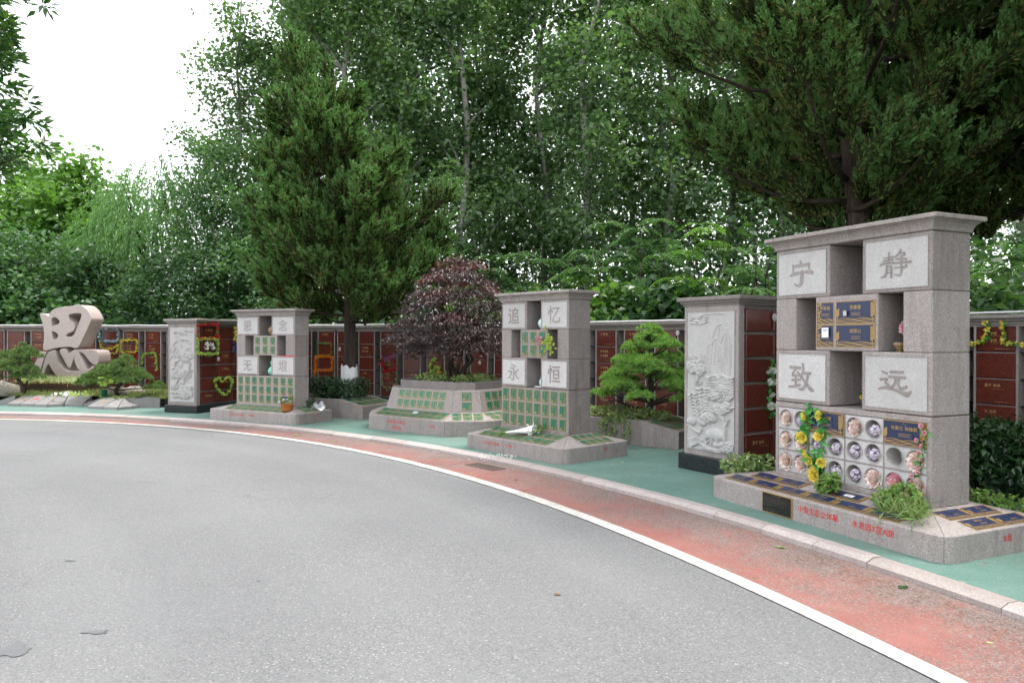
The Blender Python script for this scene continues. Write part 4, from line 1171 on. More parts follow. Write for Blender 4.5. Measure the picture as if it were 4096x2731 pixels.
# ================================================================ two wedge-ended planters
def wedge_planter(label, corner, th, seed):
    root = thing('wedge_planter', label, 'planter', (corner[0], corner[1], 0), R(th - 90), 'planters with a sloping plaque end')
    L, D_, wz, bz = 1.45, 1.15, .255, .375
    mb = MB(); mb.add([(-.58, 0, -.02), (0, 0, -.02), (0, D_, -.02), (-.58, D_, -.02), (-.58, 0, bz), (-.008, 0, wz), (-.008, D_, wz), (-.58, D_, bz), (0, .0, wz - .008), (0, D_, wz - .008)],
           [(0, 1, 8, 5, 4), (1, 2, 9, 8), (2, 3, 7, 6, 9), (4, 5, 6, 7), (5, 8, 9, 6)]); mb.build('wedge_stone', M['granite'], root)
    x0, x1 = -.582 - L, -.582; t = .09
    for nm, a0, a1, b0, b1 in (('f', x0, x1, 0, t), ('b', x0, x1, D_ - t, D_), ('l', x0, x0 + t, t + .001, D_ - t - .001), ('r', x1 - t, x1, t + .001, D_ - t - .001)):
        mb = MB(); mb.cbox(a0, a1, b0, b1, -.02, bz + (.002 if nm in 'fb' else 0), .004); mb.build('side_stone', M['granite'], root)
    mb = MB(); mb.box(x0 + t + .002, x1 - t - .002, t + .002, D_ - t - .002, 0, bz - .03); mb.build('soil', M['soil'], root)
    mt = slope_mtx(-.58, 0, bz, 0, -1, 0, 1, 0, 0); sl = math.hypot(.572, bz - wz)
    mt = slope_mtx(-.008, 0, wz, 0, 1, 0, -.572, 0, bz - wz)
    green_grid(root, .06, D_ - .06, .04, sl - .06, 4, 2, -.001, seed, mt, .9)
    mb = MB(); text(mb, '1区', -.95, .26, .045, -.0015); mb.build('inscription', M['red_paint'], root)
    return root
PE = wedge_planter('granite planter with a hedge and the whitewashed juniper, behind the left monument', (-2.93, 14.35), 66, 60)
PF = wedge_planter('granite planter with the dwarf cedar and trailing ivy', (2.42, 10.59), 54, 61)

# ================================================================ raised bed with the character sculpture
def px6(x, y): return (x * .3827, 1150 + y * .3827)
FR = [[(-60, 1225), (75, 1206)], [(75, 1238), (208, 1241), (345, 1243), (490, 1250), (670, 1241), (868, 1240)], [(868, 1243), (985, 1212)], [(910, 1268), (1075, 1273), (1228, 1280), (1390, 1268), (1492, 1252), (1590, 1243), (1670, 1234), (1760, 1222)]]
back_pts = []
sn = 0
ordn = ['first', 'second', 'third', 'fourth', 'fifth', 'sixth', 'seventh', 'eighth', 'ninth', 'tenth', 'eleventh', 'twelfth', 'thirteenth', 'fourteenth', 'fifteenth', 'sixteenth']
cb = Vector((CX, CY, 0))
for ch in FR:
    G0 = [ground_at(*px6(*p)) for p in ch]
    # mitre normals
    nor = []
    for i in range(len(G0)):
        d = (G0[min(i + 1, len(G0) - 1)] - G0[max(i - 1, 0)]).normalized(); n_ = Vector((-d.y, d.x, 0))
        if n_.dot(G0[i] - cb) < 0: n_ = -n_
        nor.append(n_)
    for i in range(len(G0) - 1):
        A, B = G0[i], G0[i + 1]; d = (B - A).normalized() * .011; A = A + d; B = B - d; na, nb = nor[i], nor[i + 1]
        hf, hb, dp = .06, .225, .46
        vs = [A - Vector((0, 0, .02)), B - Vector((0, 0, .02)), B + Vector((0, 0, hf)), A + Vector((0, 0, hf)), A + na * .01 + Vector((0, 0, hf + .006)), B + nb * .01 + Vector((0, 0, hf + .006)),
              B + nb * dp + Vector((0, 0, hb)), A + na * dp + Vector((0, 0, hb)), A + na * dp - Vector((0, 0, .02)), B + nb * dp - Vector((0, 0, .02))]
        mb = MB(); mb.add(vs, [(0, 1, 2, 3), (3, 2, 5, 4), (4, 5, 6, 7), (0, 3, 4, 7, 8), (1, 9, 6, 5, 2), (8, 7, 6, 9)])
        so = thing('memorial_stone', '%s sloping memorial stone from the left in the kerb of the sculpture bed' % ordn[sn], 'memorial stone', (0, 0, 0), 0, 'sloping memorial stones round the sculpture bed'); sn += 1
        mb.build('slab', M['granite_edging'], so)
        t = MB(); s = ['', '陈金全', '李淑琴', '王建', '张素兰', '杨林', '', '', '汤向明', '周文', '', '', '', '', ''][sn % 15]
        if s:
            gd = M['gold_paint'] if sn % 3 else M['red_paint']
            text(t, s, 0, .24, .085, -.003, True, 0, 'C'); t.box(-.1, .1, -.003, -.0029, .12, .13)
            mid = (A + B) / 2 + Vector((0, 0, hf + .006)); up = (na + nb) * .5 * dp + Vector((0, 0, hb - hf)); dd = B - A
            o = t.build('inscription', gd, so); o.matrix_local = slope_mtx(mid.x, mid.y, mid.z, dd.x, dd.y, 0, up.x, up.y, up.z)
        back_pts.append(A + na * .40 + Vector((0, 0, .2)))
    back_pts.append(G0[-1] + nor[-1] * .4 + Vector((0, 0, .2)))
# raised soil bed behind the stones
mb = MB(); bp_ = [Vector((-16.5, 17.2, .2))] + sorted(back_pts, key=lambda p: p.x)
n = len(bp_); vs = []
for p in bp_: vs.append(tuple(p))
for p in bp_:
    d = (p - cb); d.z = 0; a = math.degrees(math.atan2(d.y, d.x)); q = polar(max(20.0, d.length + .2), a, .26); vs.append(tuple(q))
for p in bp_:
    d = (p - cb); d.z = 0; a = math.degrees(math.atan2(d.y, d.x)); q = polar(21.55, a, .24); vs.append(tuple(q))
fs = []
for l in range(2):
    for i in range(n - 1): fs.append((l * n + i, l * n + i + 1, (l + 1) * n + i + 1, (l + 1) * n + i))
mb.add(vs, fs); bed = struct(mb.build('planting_bed', M['soil'])); BED = [Vector(v) for v in vs]
# the big character sculpture
TH_S = 82.0
nS = Vector((math.cos(R(TH_S)), math.sin(R(TH_S))))
pS = depth_at(690 * .3827, 1500, 18.3)
SCU = thing('character_sculpture', 'large red-brown stone sculpture of the character 思 standing in a rusty trough', 'sculpture', (pS.x, pS.y, 0), R(TH_S - 90))
def sx(p): return ((p[0] - 690) * .002647, .575 + (945 - p[1]) * .002396)
def extrude_poly(name, outer, holes, y0, y1, bev=.012):
    """stone letter stroke: filled outline with holes, extruded along Y"""
    cu = bpy.data.curves.new('outline', 'CURVE'); cu.dimensions = '2D'; cu.fill_mode = 'BOTH'; cu.extrude = (y1 - y0) / 2; cu.bevel_depth = bev; cu.bevel_resolution = 2; cu.offset = -bev
    for ring in [outer] + holes:
        sp = cu.splines.new('POLY')
        if ring is not outer:
            mx_ = sum(p[0] for p in ring) / len(ring); my_ = sum(p[1] for p in ring) / len(ring); ring = [(mx_ + (p[0] - mx_) * 1.16, my_ + (p[1] - my_) * 1.16) for p in ring]
        P = [sx(p) for p in ring]
        # round the traced outline a little
        for _ in range(2):
            Q = []
            for i in range(len(P)):
                a, b = Vector(P[i]), Vector(P[(i + 1) % len(P)]); Q += [a * .78 + b * .22, a * .22 + b * .78]
            P = Q
        sp.points.add(len(P) - 1)
        for i, p in enumerate(P): sp.points[i].co = (p[0], p[1], 0, 1)
        sp.use_cyclic_u = True
    o = bpy.data.objects.new('outline', cu); COL.objects.link(o)
    dg = bpy.context.evaluated_depsgraph_get(); me = bpy.data.meshes.new_from_object(o.evaluated_get(dg))
    bpy.data.objects.remove(o); bpy.data.curves.remove(cu)
    me.name = name; me.transform(Matrix.Translation((0, (y0 + y1) / 2, 0)) @ Matrix.Rotation(R(90), 4, 'X'))
    me.materials.clear(); me.materials.append(M['granite_sculpture'])
    return link(name, me, SCU)
head_o = [(415, 272), (440, 268), (488, 284), (508, 305), (524, 262), (565, 222), (640, 202), (740, 196), (800, 184), (842, 180), (885, 205), (925, 250), (952, 305), (958, 335), (930, 400), (880, 505), (830, 608), (808, 630), (780, 635), (745, 618), (620, 626), (540, 645), (472, 662), (450, 650), (448, 600), (460, 560), (458, 440), (443, 370), (424, 312)]
head_h = [[(545, 322), (582, 316), (620, 350), (612, 376), (565, 392), (548, 404)], [(547, 455), (602, 486), (602, 520), (560, 542), (553, 520)],
          [(722, 294), (840, 284), (838, 322), (800, 420), (765, 495), (700, 498), (712, 468), (760, 455), (786, 415), (776, 376), (732, 345)]]
extrude_poly('upper_character_part', head_o, head_h, 0, .42)
extrude_poly('stroke', [(412, 668), (490, 669), (470, 712), (445, 790), (420, 880), (396, 896), (355, 815), (360, 795), (390, 745)], [], .004, .424)
extrude_poly('stroke', [(500, 676), (580, 642), (590, 692), (608, 768), (650, 835), (725, 872), (815, 866), (905, 850), (940, 842), (975, 800), (985, 860), (970, 905), (900, 945), (640, 945), (590, 925), (535, 850), (512, 790), (480, 840), (450, 945), (420, 945), (470, 745)], [], 0, .42)
extrude_poly('stroke', [(622, 648), (655, 633), (692, 635), (706, 662), (718, 692), (760, 655), (800, 640), (810, 655), (768, 750), (738, 840), (718, 840), (696, 808), (660, 738), (628, 684)], [], .002, .422)
extrude_poly('stroke', [(795, 645), (990, 648), (1020, 665), (1033, 700), (1030, 782), (1005, 806), (975, 801), (935, 770), (900, 720), (860, 680), (800, 670)], [], 0, .42)
extrude_poly('stroke', [(800, 655), (828, 676), (912, 850), (905, 862), (815, 862), (772, 757), (788, 700)], [], .003, .423)
TR = thing('steel_trough', 'long rust-brown steel planter trough under the character sculpture', 'planter', (pS.x, pS.y, 0), R(TH_S - 90))
mb = MB()
x0, x1, y0, y1, za, zc = -1.12, .72, -.34, .78, .2, .50; t = .02
rect_loops(mb, [(x0 + .08, x1 - .08, y0 + .08, y1 - .08, za), (x0, x1, y0, y1, zc), (x0 + t, x1 - t, y0 + t, y1 - t, zc), (x0 + t, x1 - t, y0 + t, y1 - t, zc - .04)], 0, False)
mb.build('trough_wall', M['corten'], TR)
mb = MB(); mb.box(x0 + t + .001, x1 - t - .001, y0 + t + .001, y1 - t - .001, .3, zc - .035); mb.build('soil', M['soil'], TR)
mb = MB(); mb.box(-.85, .75 - .1, .06, .36, .4, .60); mb.build('footing', M['granite_sculpture'], SCU)
# rocks in the bed
def rock(u, v, y, r, lb, seed):
    p = depth_at(u, v, y); rg = np.random.default_rng(seed); mb = MB(); vs = []; nr, nc = 9, 16
    ph = rg.uniform(0, 6, 6)
    for i in range(nr):
        a = math.pi * .5 * i / (nr - 1) * 1.15
        for j in range(nc):
            b = 2 * math.pi * j / nc
            q = r * (1 + .13 * math.sin(2 * b + ph[0]) + .09 * math.sin(3 * b + ph[1] + 2 * a) + .06 * math.sin(5 * b + ph[2] + 4 * a))
            vs.append((q * math.sin(a) * math.cos(b), q * math.sin(a) * math.sin(b) * .8, q * math.cos(a) * .62))
    fs = [(i * nc + j, (i + 1) * nc + j, (i + 1) * nc + (j + 1) % nc, i * nc + (j + 1) % nc) for i in range(nr - 1) for j in range(nc)]
    mb.add(vs, fs); o = mb.build('garden_rock', M['rock'], None, True); o.location = (p.x, p.y, .24); tag(o, lb, 'rock', 'rocks in the sculpture bed')
granite('rock', (.24, .22, .18), (.13, .12, .09), (.36, .34, .29), rough=.9, grain=30, stain=.5)
rock(20, 1555, 18.0, .42, 'largest rounded rock at the left end of the sculpture bed', 1)
rock(468, 1575, 17.4, .27, 'rounded rock beside the flower pot under the right pine', 2)
rock(540, 1570, 17.9, .24, 'flat rock between the right pine and the relief pier', 3)
# ================================================================ foliage kit
def nrm(a): return a / np.maximum(1e-9, np.linalg.norm(a, axis=-1, keepdims=True))
def leaf_quads(C, D, U, L, Wd, fold=.12, back=.1):
    """rhombic leaves: centre, tip direction, rough normal, length, width"""
    D = nrm(D); S = nrm(np.cross(D, U)); Nn = nrm(np.cross(S, D))
    L = np.broadcast_to(np.asarray(L, float), (len(C),))[:, None]; Wd = np.broadcast_to(np.asarray(Wd, float), (len(C),))[:, None]
    b = C - D * L * .5; t = C + D * L * .5 - Nn * L * fold
    m = C - D * L * back + Nn * L * fold * .6
    V = np.stack([b, m + S * Wd * .5, t, m - S * Wd * .5], 1).reshape(-1, 3)
    F = np.arange(len(C) * 4).reshape(-1, 4)
    return V, F
class Fol:
    def __init__(s): s.V = []; s.F = []; s.M = []; s.n = 0
    def add(s, V, F, m=0):
        s.V.append(V); s.F.append(F + s.n); s.M.append(np.full(len(F), m)); s.n += len(V)
    def leaves(s, C, D, U, L, Wd, m=0, **k): s.add(*leaf_quads(C, D, U, L, Wd, **k), m)
    def mesh(s, name, mats): return npmesh(name, np.concatenate(s.V), np.concatenate(s.F), mats, False, np.concatenate(s.M))
def clusters(rg, n, env):
    """env: list of (z, cx, cy, r) -> cluster centres spread through the crown's volume, denser outside"""
    e = np.array(env, float); zz = e[:, 0]
    z = rg.uniform(zz.min(), zz.max(), n * 4); r = np.interp(z, zz, e[:, 3])
    keep = rg.random(n * 4) < (r / r.max()) ** 1.2; z = z[keep][:n]; r = r[keep][:n]
    a = rg.uniform(0, 2 * np.pi, len(z)); q = rg.random(len(z)) ** .42
    lump = 1 + .22 * np.sin(3 * a + z * 1.7) + .15 * np.sin(5 * a - z * 2.3)
    cx = np.interp(z, zz, e[:, 1]); cy = np.interp(z, zz, e[:, 2])
    return np.stack([cx + r * q * lump * np.cos(a), cy + r * q * lump * np.sin(a), z], 1)
def broad(rg, fol, K, n, rc, L, Wd, m=0, flat=.6, droop=.3, ctr=None):
    """n leaves round every cluster centre in K"""
    C = np.repeat(K, n, 0) + rg.normal(0, 1, (len(K) * n, 3)) * np.array([rc, rc, rc * flat])
    U = nrm(rg.normal(0, .55, C.shape) + np.array([0, 0, 1.0]))
    D = rg.normal(0, 1, C.shape); D[:, 2] = D[:, 2] * .4 - droop
    s = rg.uniform(.7, 1.25, len(C))
    fol.leaves(C, D, U, L * s, Wd * s, m)
def limbs(name, mat_, paths, parent, n=8):
    mb = MB()
    for pts, r0, r1 in paths:
        k = len(pts); mb.tube(pts, [r0 + (r1 - r0) * i / (k - 1) for i in range(k)], n)
    return mb.build(name, mat_, parent, True)
def wander(rr, a, b, n, w):
    a, b = Vector(a), Vector(b); return [a + (b - a) * (i / n) + Vector((rr.uniform(-w, w), rr.uniform(-w, w), 0)) * math.sin(math.pi * i / n) for i in range(n + 1)]
def copy_tree(src, loc, rz, sc, label=None, group=None):
    r = src.copy(); COL.objects.link(r); r.location = loc; r.rotation_euler = (0, 0, rz); r.scale = (sc[0], sc[0], sc[1]) if hasattr(sc, '__len__') else (sc, sc, sc)
    if label: r['label'] = label
    for ch in list(src.children):
        c = ch.copy(); COL.objects.link(c); c.parent = r
    return r

# ---------------------------------------------------------------- poplars: tall pale trunks with a loose crown
def poplar(seed, H, rad, nlv):
    rg = np.random.default_rng(seed); rr = random.Random(seed)
    root = thing('poplar_tree', 'poplar', 'tree', (0, 0, 0), 0, 'tall poplars behind the wall')
    top = Vector((rr.uniform(-.5, .5), rr.uniform(-.5, .5), H))
    tr = wander(rr, (0, 0, -.1), top, 10, .35); paths = [(tr, .17, .03)]
    ends = []
    for k in range(16):
        z = H * (.22 + .72 * k / 16); i = min(9, int(z / H * 10)); b = tr[i]; a = rr.uniform(0, 6.28)
        ln = rad * rr.uniform(.8, 1.15) * (1.15 - .6 * z / H)
        e_ = b + Vector((math.cos(a) * ln, math.sin(a) * ln, ln * rr.uniform(.9, 1.5)))
        paths.append((wander(rr, b, e_, 4, .12), .055, .012)); ends += [b.lerp(e_, t) for t in (.45, .7, .9, 1.0)]
    limbs('trunk', M['bark_poplar'], paths, root)
    f = Fol()
    K = clusters(rg, 62, [(H * .12, 0, 0, rad * .45), (H * .3, 0, 0, rad * .95), (H * .55, 0, 0, rad), (H * .8, 0, 0, rad * .75), (H * 1.0, 0, 0, rad * .25)])
    K = np.concatenate([K, np.array([tuple(p) for p in ends])])
    broad(rg, f, K, nlv // len(K), .44, .17, .16, 0, .7, .45)
    link('crown', f.mesh('crown', M['leaf_poplar']), root)
    return root
PO = [poplar(300 + k, 18.5, 2.3, 12500) for k in range(3)]
def pos(u2352, y): return depth_at(u2352 * 1.7415, 1354, y)
pop = [(545, 27.5, 0, .8), (665, 29, 1, 1.0), (775, 26.5, 2, 1.02), (850, 29.5, 0, 1.0), (945, 27, 1, 1.0), (1045, 26, 2, 1.0), (1130, 29, 0, 1.0), (1240, 27.5, 1, 1.0), (1342, 25.5, 2, 1.05), (1440, 28.5, 0, 1.0), (1545, 26.5, 1, 1.0),
       (1660, 28, 2, 1.0), (1790, 26, 0, .95), (1920, 27, 1, 1.0), (2060, 25, 2, .95), (2180, 27, 0, 1.0), (2320, 25, 1, 1.0), (740, 36, 1, 1.05), (900, 37, 2, 1.05), (1090, 36, 0, 1.05), (1290, 38, 1, 1.05), (1490, 36, 2, 1.05), (1740, 36, 0, 1.0), (1990, 37, 1, 1.0)]
wordn = ['first', 'second', 'third', 'fourth', 'fifth', 'sixth', 'seventh', 'eighth', 'ninth', 'tenth', 'eleventh', 'twelfth', 'thirteenth', 'fourteenth', 'fifteenth', 'sixteenth', 'seventeenth']
used = set(); rt = random.Random(8)
for i, (u, y, k, s) in enumerate(pop):
    p = pos(u, y); lb = ('tall poplar with pale trunk, %s from the left in the front row' % wordn[i]) if i < 17 else ('tall poplar in the back row, %s from the left' % wordn[i - 17])
    if k not in used:
        used.add(k); o = PO[k]; o.location = (p.x, p.y, -.1); o.rotation_euler.z = rt.uniform(0, 6.28); o['label'] = lb; o.scale = (s, s, s)
    else: copy_tree(PO[k], (p.x, p.y, -.1), rt.uniform(0, 6.28), s * rt.uniform(.96, 1.04), lb)

# unseen poplars added along the ring to the right, to darken the monuments' side faces
for k, a in enumerate((17, 9, 1, -7, -15, -23, -31)):
    p = polar(27.5 + (k % 2) * 2, a, -.1); copy_tree(PO[k % 3], tuple(p), rt.uniform(0, 6.28), 1.0, 'unseen poplar added right of the picture for side shade, %s from the view' % wordn[k])
# ---------------------------------------------------------------- broadleaf trees of the left background and the saplings behind the wall
def bushy(name, label, cat, loc, H, rad, z0, nl, L, Wd, m_, seed, group=None, ncl=90, rc=.30, trunk=.10, bark_='bark_dark', droop=.3, flat=.6, shape=None, stems=5):
    rg = np.random.default_rng(seed); rr = random.Random(seed)
    root = thing(name, label, cat, loc, 0, group)
    paths = []
    for k in range(stems):
        a = 6.28 * k / stems + rr.uniform(-.4, .4); q = rad * rr.uniform(.35, .75)
        paths.append((wander(rr, (0, 0, -.1), (q * math.cos(a), q * math.sin(a), z0 + (H - z0) * rr.uniform(.55, .9)), 6, .12), trunk * (1 if k == 0 else .6), .012))
    limbs('trunk', M[bark_], paths, root, 6)
    f = Fol(); sh = shape or [(z0, 0, 0, rad * .6), (z0 + (H - z0) * .25, 0, 0, rad), (z0 + (H - z0) * .6, 0, 0, rad * .85), (H, 0, 0, rad * .25)]
    K = clusters(rg, ncl, sh); broad(rg, f, K, nl // ncl, rc, L, Wd, 0, flat, droop)
    link('crown', f.mesh('crown', M[m_]), root)
    return root
def at2(u, y): p = pos(u, y); return (p.x, p.y, -.1)
GL = 'broadleaf trees beyond the wall'
bushy('mulberry_tree', 'light green broadleaf tree at the far left behind the glossy branch', 'tree', at2(35, 30), 9.6, 2.7, 2.2, 9000, .24, .2, 'leaf_light', 401, GL, 120, .42)
bushy('mulberry_tree', 'yellow-green broadleaf tree, tallest of the left background', 'tree', at2(150, 29), 9.0, 2.3, 2.0, 9000, .24, .2, 'leaf_light', 402, GL, 120, .40)
bushy('mulberry_tree', 'small yellow-green tree between the willow and the tallest light one', 'tree', at2(250, 32), 8.6, 2.0, 2.0, 6000, .24, .2, 'leaf_light', 403, GL, 90, .40)
bushy('broadleaf_tree', 'mid green tree rising at the left foot of the poplars', 'tree', at2(505, 25), 8.7, 1.9, 1.8, 9000, .15, .10, 'leaf_mid', 404, GL, 110, .34)
bushy('broadleaf_tree', 'mid green tree between the willow and the large juniper', 'tree', at2(590, 23.5), 6.6, 1.8, 1.5, 8000, .15, .10, 'leaf_mid', 405, GL, 110, .32)
bushy('broadleaf_tree', 'dark green tree standing low behind the character sculpture', 'tree', at2(60, 24.5), 5.4, 2.2, .8, 9000, .17, .14, 'leaf_mid', 406, GL, 110, .34)
bushy('broadleaf_tree', 'dark green tree low in front of the willow', 'tree', at2(215, 24), 4.3, 2.0, .8, 8000, .17, .14, 'leaf_dark', 407, GL, 100, .34)
bushy('broadleaf_tree', 'dark leaning tree behind the left relief pier', 'tree', at2(410, 23), 4.4, 1.9, 1.0, 8000, .17, .09, 'leaf_dark', 408, GL, 100, .32)
# willow: leaves on hanging strands
def willow(label, loc, H, rad, seed):
    rg = np.random.default_rng(seed); rr = random.Random(seed); root = thing('willow_tree', label, 'tree', loc, 0, GL)
    paths = [(wander(rr, (1.4, 0, -.1), (0, 0, H * .55), 7, .2), .13, .06)]
    for k in range(7): a = k * .9; paths.append((wander(rr, (0, 0, H * .5), (rad * .6 * math.cos(a), rad * .6 * math.sin(a), H * .85), 4, .15), .05, .012))
    limbs('trunk', M['bark_dark'], paths, root, 6); f = Fol()
    ns = 700; a = rg.uniform(0, 6.28, ns); q = rg.random(ns) ** .5; zt_ = H - (q ** 2) * H * .35 - rg.random(ns) * H * .3
    for i in range(ns):
        n = 22; t = np.linspace(0, 1, n); ln = rg.uniform(.7, 1.5)
        o = np.array([math.cos(a[i]), math.sin(a[i]), 0]); c0 = o * rad * q[i] + np.array([0, 0, zt_[i]])
        C = c0 + o * (t * .45)[:, None] + np.array([0, 0, -1]) * (t ** 1.8 * ln)[:, None] + rg.normal(0, .045, (n, 3))
        D = o * .5 + np.array([0, 0, -1]) * (.4 + t)[:, None] + rg.normal(0, .5, (n, 3)); f.leaves(C, D, rg.normal(0, .6, (n, 3)) + o + np.array([0, 0, .6]), .19, .052)
    link('crown', f.mesh('crown', M['leaf_willow']), root)
willow('pale green willow with drooping twigs behind the wall at left', at2(350, 26.5), 8.4, 2.7, 410)
# saplings with pinnate leaves right behind the wall
def pinnate(name, label, loc, H, rad, z0, nf, seed, m_='leaf_mid', group='saplings right behind the wall'):
    rg = np.random.default_rng(seed); rr = random.Random(seed); root = thing(name, label, 'sapling', loc, 0, group)
    paths = []; tips = []
    for k in range(6):
        a = 6.28 * k / 6 + rr.uniform(-.4, .4); q = rad * rr.uniform(.3, .8); e_ = Vector((q * math.cos(a), q * math.sin(a), H * rr.uniform(.62, .95)))
        paths.append((wander(rr, (0, 0, -.1), e_, 6, .15), .035, .01)); tips.append(e_)
    limbs('trunk', M['bark_dark'], paths, root, 6); f = Fol()
    K = clusters(rg, nf // 7, [(z0, 0, 0, rad * .7), (z0 + (H - z0) * .3, 0, 0, rad), (z0 + (H - z0) * .7, 0, 0, rad * .8), (H, 0, 0, rad * .25)])
    for c in K:
        for j in range(7):
            a = rg.uniform(0, 6.28); o = np.array([math.cos(a), math.sin(a), 0]); sd = np.array([-o[1], o[0], 0]); n = 9; t = np.linspace(.12, 1, n); ln = rg.uniform(.42, .68)
            sp = c + o * (t * ln)[:, None] + np.array([0, 0, 1]) * (.22 * t - .34 * t * t)[:, None] * ln / .5
            for s in (-1, 1):
                D = sd * s + o * .35 + np.array([0, 0, -.25]); C = sp + D * .05 * 1.0
                f.leaves(C, np.broadcast_to(D, C.shape), np.array([0, 0, 1.0]) + rg.normal(0, .25, C.shape), rg.uniform(.13, .18), .055)
    link('crown', f.mesh('crown', M[m_]), root)
pn = [(1000, 23.2, 5.3, 1.5), (1120, 22.2, 4.2, 1.4), (1235, 21.5, 4.8, 1.5), (1330, 20.2, 3.7, 1.3), (1420, 19.8, 5.0, 1.5), (1500, 19.0, 4.9, 1.3), (1600, 18.2, 4.6, 1.5), (1690, 17.2, 4.0, 1.3), (1740, 18.5, 4.8, 1.3), (2270, 13.5, 3.0, 1.2), (2345, 12.5, 3.4, 1.2), (880, 24, 3.6, 1.4), (700, 23.5, 3.4, 1.3), (600, 23, 3.2, 1.4)]
lbp = ['feathery sapling between the juniper and the purple tree', 'low feathery sapling over the purple tree', 'feathery sapling behind the middle monument, left of two', 'low feathery sapling above the middle monument cornice', 'feathery sapling right of the middle monument', 'tall feathery sapling with pale top behind the dwarf cedar',
       'feathery sapling between the dwarf cedar and the right pier', 'low feathery sapling behind the right relief pier', 'feathery sapling left of the largest monument cornice', 'feathery sapling right of the largest monument', 'feathery sapling at the right edge above the wall', 'feathery sapling right of the juniper trunk', 'feathery sapling left of the juniper trunk', 'feathery sapling above the left monument']
for i, (u, y, H, r) in enumerate(pn): pinnate('sapling', lbp[i], at2(u, y), H, r, .9, 190, 500 + i, 'leaf_mid' if i % 3 else 'leaf_light' if i in (3, 6) else 'leaf_mid')
# broad-leaved shrubs filling between them
bs = [(1090, 21.5, 2.9, 1.0, 'leaf_light'), (1200, 20.8, 3.1, 1.1, 'leaf_mid'), (1290, 19.6, 2.9, 1.0, 'leaf_light'), (1390, 19.0, 3.2, 1.1, 'leaf_light'), (1470, 18.2, 3.0, 1.0, 'leaf_mid'), (1560, 17.2, 2.9, 1.0, 'leaf_dark'), (760, 22.6, 2.9, 1.2, 'leaf_mid'), (690, 22.4, 2.6, 1.0, 'leaf_mid'), (130, 22.8, 3.0, 1.3, 'leaf_mid'), (300, 22.8, 2.9, 1.3, 'leaf_mid'), (480, 23, 2.8, 1.2, 'leaf_dark'), (0, 22.8, 3.2, 1.3, 'leaf_mid'), (940, 22, 2.8, 1.0, 'leaf_mid'), (2310, 11.6, 2.6, .9, 'leaf_mid')]
lbs = ['light broad-leaved shrub left of the middle monument', 'broad-leaved shrub behind the middle monument', 'pale broad-leaved shrub right of the middle monument cornice', 'broad-leaved shrub above the dwarf cedar, left', 'broad-leaved shrub above the dwarf cedar, right', 'dark shrub left of the right relief pier', 'shrub behind the juniper trunk', 'shrub right of the left monument cornice', 'shrub behind the character sculpture', 'shrub between sculpture and left pier', 'dark shrub behind the left relief pier', 'shrub at the far left edge over the wall', 'shrub left of the purple tree', 'shrub over the wall at the right edge']
for i, (u, y, H, r, m_) in enumerate(bs): bushy('broadleaf_shrub', lbs[i], 'shrub', at2(u, y), H, r, .5, 2000, .21, .18, m_, 600 + i, 'shrubs right behind the wall', 44, .26, .03, 'bark_dark', .4)
# far undergrowth that closes the view below the crowns
f = Fol(); rg = np.random.default_rng(77); n = 900
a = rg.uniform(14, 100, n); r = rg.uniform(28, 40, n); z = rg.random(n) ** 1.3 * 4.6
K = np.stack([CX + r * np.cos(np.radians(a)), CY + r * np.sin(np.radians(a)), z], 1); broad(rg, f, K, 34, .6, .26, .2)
struct(link('undergrowth', f.mesh('undergrowth', M['leaf_dark'])), 'stuff')
